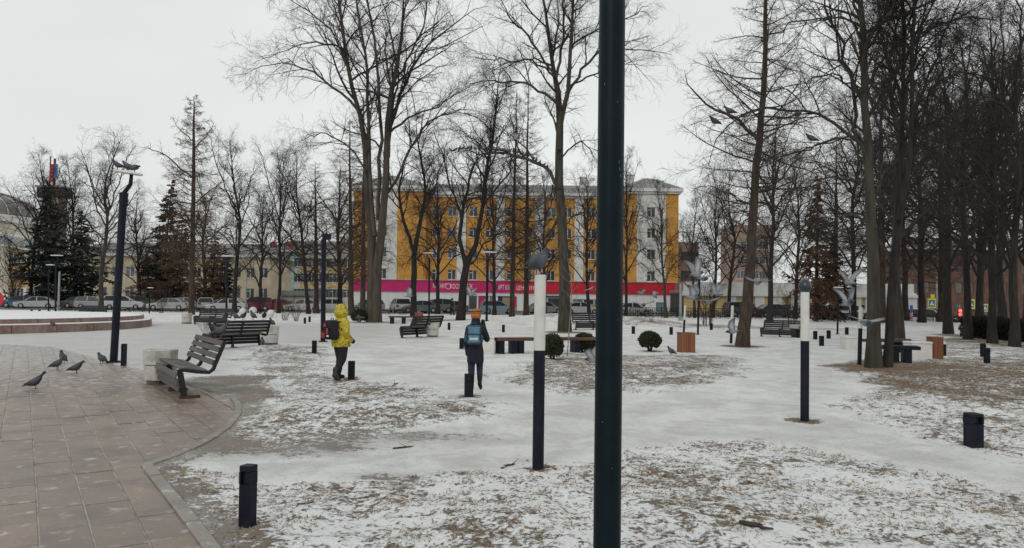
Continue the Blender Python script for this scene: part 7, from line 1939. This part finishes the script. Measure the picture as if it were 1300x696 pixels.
def child_yellow():
    p = place(432, 482); Hs = 1.0
    rz = 0.9     # walks towards the right and away
    root = empty('person', p, rz, 'child in a yellow doodle print hooded jacket walking past a bollard', 'person')
    # body under the clothes: one surface, +x is forward
    b = MB(); hc = (0.045, 0, 1.275)
    head(b, hc, (1, 0, -0.12), 1.0)
    b.capsule((0.02, 0, 1.20), (0.0, 0, 1.10), 0.05, 0.055); b.capsule((0.0, 0, 1.06), (-0.02, 0, 0.72), 0.11, 0.11)
    for s in (-1, 1):
        b.capsule((0.0, s * 0.13, 1.07), (-0.03, s * 0.17, 0.86), 0.045, 0.038); b.capsule((-0.03, s * 0.17, 0.86), (0.13, s * 0.14, 0.75), 0.036, 0.028); hand(b, (0.135, s * 0.14, 0.748), (0.8, 0, -0.45), (0, s, 0.3), 0.85)
    b.capsule((0.0, 0.08, 0.70), (0.05, 0.08, 0.40), 0.075, 0.055); b.capsule((0.05, 0.08, 0.40), (0.015, 0.08, 0.10), 0.052, 0.036)
    b.capsule((0.0, -0.08, 0.70), (-0.02, -0.08, 0.40), 0.075, 0.055); b.capsule((-0.02, -0.08, 0.40), (-0.17, -0.08, 0.13), 0.052, 0.036)
    link('body', remeshed(b, 'body', 0.0135, 2), skin_m, root); eyes(root, hc, (1, 0, -0.12))
    j = MB()
    j.capsule((0.01, 0, 1.06), (0.0, 0, 0.92), 0.155, 0.165, 16); j.capsule((0.0, 0, 0.92), (0.01, 0, 0.60), 0.165, 0.185, 16); j.capsule((0.0, -0.04, 0.72), (0.0, 0.04, 0.72), 0.165, 0.165, 16)
    j.capsule((0.0, -0.05, 1.12), (0.0, 0.05, 1.12), 0.10, 0.10)
    for s in (-1, 1):
        j.capsule((0.0, s * 0.14, 1.07), (-0.035, s * 0.19, 0.88), 0.075, 0.066); j.capsule((-0.035, s * 0.19, 0.88), (0.105, s * 0.165, 0.765), 0.064, 0.052)
    # hood: a shell open to the front
    hb = MB()
    hb.capsule((-0.005, 0, 1.29), (-0.005, 0, 1.335), 0.135, 0.115, 16)
    jk = remeshed(j, 'jacket', 0.016, 4)
    bm = bmesh.new(); bm.from_mesh(jk)
    r_ = bmesh.ops.bisect_plane(bm, geom=bm.verts[:] + bm.edges[:] + bm.faces[:], plane_co=(0, 0, 0.63), plane_no=(0, 0, -1), clear_outer=True)
    bmesh.ops.holes_fill(bm, edges=[e for e in r_['geom_cut'] if isinstance(e, bmesh.types.BMEdge)])
    bm.to_mesh(jk); bm.free()
    link('jacket', jk, doodle, root)
    hood = remeshed(hb, 'hood', 0.012, 3)
    bm = bmesh.new(); bm.from_mesh(hood)
    dele = [v for v in bm.verts if v.co.x > 0.075 and abs(v.co.y) < 0.085 and 1.20 < v.co.z < 1.39]
    bmesh.ops.delete(bm, geom=dele, context='VERTS'); bm.to_mesh(hood); bm.free()
    ho = link('hood', hood, doodle, root); sm = ho.modifiers.new('solid', 'SOLIDIFY'); sm.thickness = 0.012; sm.offset = 0
    t = MB()
    t.capsule((0.0, 0.06, 0.68), (0.0, -0.06, 0.68), 0.115, 0.115)
    t.capsule((0.0, 0.08, 0.66), (0.055, 0.08, 0.40), 0.095, 0.078); t.capsule((0.055, 0.08, 0.40), (0.015, 0.08, 0.14), 0.076, 0.062)
    t.capsule((0.0, -0.08, 0.66), (-0.02, -0.08, 0.40), 0.095, 0.078); t.capsule((-0.02, -0.08, 0.40), (-0.165, -0.08, 0.17), 0.076, 0.060)
    link('trousers', remeshed(t, 'trousers', 0.016, 3), blackcloth, root)
    boot(root, (0.015, 0.08, 0.085), (1, 0, 0), boot_b, 0.95); boot(root, (-0.185, -0.08, 0.115), (0.75, 0, -0.45), boot_m, 1.0, 0.03)
    g = MB()
    for s in (-1, 1): g.capsule((0.115, s * 0.162, 0.755), (0.17, s * 0.155, 0.725), 0.048, 0.046)
    for s in (-1, 1):
        q = MB().capsule((0.12, s * 0.158, 0.755), (0.165, s * 0.152, 0.73), 0.046, 0.046); q.build('cuff', blackcloth, root, smooth=True)
    M = Matrix.Rotation(rz, 4, 'Z')
    loc = Vector(tuple(p)) + M @ Vector((-0.235, 0.0, 0.955))
    rd = mat('red_print', (0.36, 0.05, 0.04), scale=5); wt = letter_w
    backpack('school_backpack', loc, rz - PI / 2, 'black school backpack with red print worn over the yellow jacket', fabric('black_nylon', (0.020, 0.019, 0.022)), 0.27, 0.37, 0.17, ((-0.07, -0.10, 0.09, 0.10, rd), (0.05, -0.02, 0.05, 0.12, rd), (0.07, -0.11, 0.06, 0.03, wt), (-0.02, 0.09, 0.07, 0.06, rd)))
child_yellow()

def child_dark():
    p = place(603, 502)
    rz = PI / 2 + 0.05     # walks away from the viewer
    root = empty('person', p, rz, 'child in a long dark coat and orange hat walking away with one foot lifted', 'person')
    b = MB(); hc = (0.03, 0.0, 1.285)
    head(b, hc, (1, 0.0, -0.1), 1.0)
    b.capsule((0.02, 0, 1.20), (0.0, 0, 1.12), 0.05, 0.055); b.capsule((0.0, 0, 1.08), (0.0, 0, 0.74), 0.11, 0.11)
    # +y is the left of the walker, that is the left in the picture
    b.capsule((0.0, 0.14, 1.09), (-0.02, 0.19, 0.86), 0.045, 0.038); b.capsule((-0.02, 0.19, 0.86), (0.10, 0.17, 0.70), 0.036, 0.028); hand(b, (0.105, 0.17, 0.695), (0.5, 0, -0.8), (0, 1, 0), 0.85)
    b.capsule((0.0, -0.14, 1.09), (0.02, -0.235, 0.93), 0.045, 0.038); b.capsule((0.02, -0.235, 0.93), (0.10, -0.17, 1.14), 0.036, 0.028); hand(b, (0.10, -0.17, 1.145), (0.1, 0.35, 1), (-1, 0, 0), 0.85)
    b.capsule((0.0, 0.085, 0.70), (0.02, 0.085, 0.40), 0.075, 0.055); b.capsule((0.02, 0.085, 0.40), (-0.01, 0.085, 0.10), 0.052, 0.036)
    b.capsule((0.0, -0.085, 0.70), (0.10, -0.095, 0.46), 0.075, 0.055); b.capsule((0.10, -0.095, 0.46), (0.02, -0.10, 0.24), 0.052, 0.036)
    link('body', remeshed(b, 'body', 0.0135, 2), skin_m, root); eyes(root, hc, (1, 0, -0.1))
    c = MB()
    c.capsule((0.0, -0.05, 1.06), (0.0, 0.05, 1.06), 0.135, 0.135, 16); c.capsule((0.0, 0, 1.04), (0.0, 0, 0.72), 0.15, 0.155, 16); c.capsule((0.0, -0.03, 0.72), (0.01, -0.03, 0.56), 0.15, 0.155, 16); c.capsule((0.0, 0.03, 0.72), (0.0, 0.03, 0.56), 0.15, 0.155, 16)
    c.capsule((0.0, 0, 1.16), (0.0, 0, 1.22), 0.105, 0.10)
    c.capsule((0.0, 0.15, 1.08), (-0.02, 0.20, 0.86), 0.078, 0.068); c.capsule((-0.02, 0.20, 0.86), (0.09, 0.18, 0.73), 0.066, 0.052)
    c.capsule((0.0, -0.15, 1.08), (0.02, -0.245, 0.93), 0.078, 0.068); c.capsule((0.02, -0.245, 0.93), (0.09, -0.175, 1.11), 0.066, 0.05)
    coat = remeshed(c, 'coat', 0.016, 4)
    bm = bmesh.new(); bm.from_mesh(coat)
    geom = bm.verts[:] + bm.edges[:] + bm.faces[:]
    r_ = bmesh.ops.bisect_plane(bm, geom=geom, plane_co=(0, 0, 0.53), plane_no=(0, 0, -1), clear_outer=True)
    bmesh.ops.holes_fill(bm, edges=[e for e in r_['geom_cut'] if isinstance(e, bmesh.types.BMEdge)])
    bm.to_mesh(coat); bm.free()
    link('coat', coat, navycoat, root)
    t = MB()
    t.capsule((0.0, 0.085, 0.66), (0.02, 0.085, 0.40), 0.09, 0.075); t.capsule((0.02, 0.085, 0.40), (-0.01, 0.085, 0.13), 0.074, 0.062)
    t2 = MB().capsule((0.0, -0.085, 0.66), (0.10, -0.095, 0.46), 0.09, 0.074); t2.capsule((0.10, -0.095, 0.46), (0.03, -0.10, 0.27), 0.074, 0.060)
    t.capsule((0, -0.085, 0.66), (0.10, -0.095, 0.46), 0.09, 0.074); t.capsule((0.10, -0.095, 0.46), (0.03, -0.10, 0.27), 0.074, 0.060); t.capsule((0, 0.08, 0.68), (0, -0.08, 0.68), 0.10, 0.10)
    link('trousers', remeshed(t, 'trousers', 0.016, 3), jeans, root)
    boot(root, (-0.01, 0.085, 0.085), (1, 0.05, 0), boot_b, 0.95); boot(root, (0.015, -0.10, 0.215), (0.9, -0.2, -0.3), boot_b, 0.95, 0.02)
    root.scale = (0.88, 0.76, 1.0)
    # knitted hat in bands
    hat = [mat('hat_orange', (0.40, 0.125, 0.03), (0.30, 0.09, 0.025), scale=30, rough=0.9, bump=0.5), mat('hat_yellow', (0.42, 0.22, 0.04), (0.32, 0.16, 0.03), scale=30, rough=0.9, bump=0.5), mat('hat_brown', (0.16, 0.05, 0.03), (0.11, 0.04, 0.025), scale=30, rough=0.9, bump=0.5)]
    zs = [(0.104, 1.265), (0.108, 1.30), (0.106, 1.33), (0.098, 1.36), (0.082, 1.388), (0.056, 1.41), (0.02, 1.422), (0.001, 1.424)]
    for k in range(7): MB().lathe([zs[k], zs[k + 1]], 20, (0.015, 0, 0)).build('hat_band', hat[(0, 1, 0, 2, 1, 0, 0)[k]], root, smooth=True)
    MB().capsule((0.09, -0.172, 1.115), (0.105, -0.155, 1.20), 0.05, 0.045).build('mitten', blackcloth, root, smooth=True)
    MB().capsule((0.09, 0.178, 0.73), (0.125, 0.172, 0.67), 0.05, 0.045).build('mitten', blackcloth, root, smooth=True)
    M = Matrix.Rotation(rz, 4, 'Z'); loc = Vector(tuple(p)) + M @ Vector((-0.22, 0.03, 1.0))
    blue = fabric('blue_nylon', (0.045, 0.10, 0.155)); lb = fabric('pale_blue_nylon', (0.13, 0.24, 0.32)); dk = fabric('dark_blue_nylon', (0.02, 0.04, 0.065))
    backpack('school_backpack', loc, rz - PI / 2, 'blue school backpack worn over the long dark coat', blue, 0.235, 0.31, 0.15, ((0, -0.06, 0.14, 0.04, mat('reflector', (0.5, 0.55, 0.58), scale=4, rough=0.3)), (-0.10, 0.02, 0.02, 0.20, dk), (0.10, 0.02, 0.02, 0.20, dk)), lb)
child_dark()

def far_person(px, Y, h, label, heading, coat, bag=None):
    p = at_depth(px, Y); root = empty('person', p, heading, label, 'person'); k = h / 1.7
    b = MB(); head(b, (0.02 * k, 0, 1.58 * k), (1, 0, 0), 1.12 * k); b.capsule((0.01, 0, 1.47 * k), (0, 0, 1.36 * k), 0.055 * k, 0.06 * k); b.capsule((0, 0, 1.3 * k), (0, 0, 0.9 * k), 0.14 * k, 0.13 * k)
    for s, f in ((-1, 0.14), (1, -0.12)):
        b.capsule((0, s * 0.17 * k, 1.32 * k), (-f * 0.6, s * 0.20 * k, 1.05 * k), 0.05 * k, 0.042 * k); b.capsule((-f * 0.6, s * 0.20 * k, 1.05 * k), (-f * 0.6 + 0.1, s * 0.19 * k, 0.84 * k), 0.042 * k, 0.034 * k); hand(b, (-f * 0.6 + 0.1, s * 0.19 * k, 0.83 * k), (0.2, 0, -1), (0, s, 0), k)
        b.capsule((0, s * 0.09 * k, 0.86 * k), (f * 0.5 + 0.03, s * 0.09 * k, 0.48 * k), 0.09 * k, 0.065 * k); b.capsule((f * 0.5 + 0.03, s * 0.09 * k, 0.48 * k), (f, s * 0.09 * k, 0.1 * k), 0.06 * k, 0.04 * k)
        boot(root, (f, s * 0.09 * k, 0.085 * k), (1, 0, 0), boot_b, 1.05 * k)
    link('body', remeshed(b, 'body', 0.022, 2), skin_m, root)
    c = MB().capsule((0, -0.06 * k, 1.30 * k), (0, 0.06 * k, 1.30 * k), 0.15 * k, 0.15 * k); c.capsule((0, 0, 1.28 * k), (0, 0, 0.75 * k), 0.18 * k, 0.19 * k)
    for s, f in ((-1, 0.14), (1, -0.12)):
        c.capsule((0, s * 0.18 * k, 1.32 * k), (-f * 0.6, s * 0.22 * k, 1.05 * k), 0.075 * k, 0.065 * k); c.capsule((-f * 0.6, s * 0.22 * k, 1.05 * k), (-f * 0.6 + 0.1, s * 0.21 * k, 0.87 * k), 0.062 * k, 0.05 * k)
    link('coat', remeshed(c, 'coat', 0.025, 3), coat, root)
    t = MB()
    for s, f in ((-1, 0.14), (1, -0.12)):
        t.capsule((0, s * 0.09 * k, 0.84 * k), (f * 0.5 + 0.03, s * 0.09 * k, 0.48 * k), 0.11 * k, 0.085 * k); t.capsule((f * 0.5 + 0.03, s * 0.09 * k, 0.48 * k), (f, s * 0.09 * k, 0.14 * k), 0.08 * k, 0.07 * k)
    link('trousers', remeshed(t, 'trousers', 0.025, 2), blackcloth, root)
    h_ = MB().ell((0.0, 0, 1.625 * k), (0.115 * k, 0.112 * k, 0.105 * k), 16, 10); h_.build('hat', blackcloth, root, smooth=True)
far_person(574, 78, 1.7, 'person in black walking before the parked black car', 0.3, blackcloth)
far_person(1190, 82, 1.75, 'person in dark clothes walking beside the white van', 3.3, blackcloth)
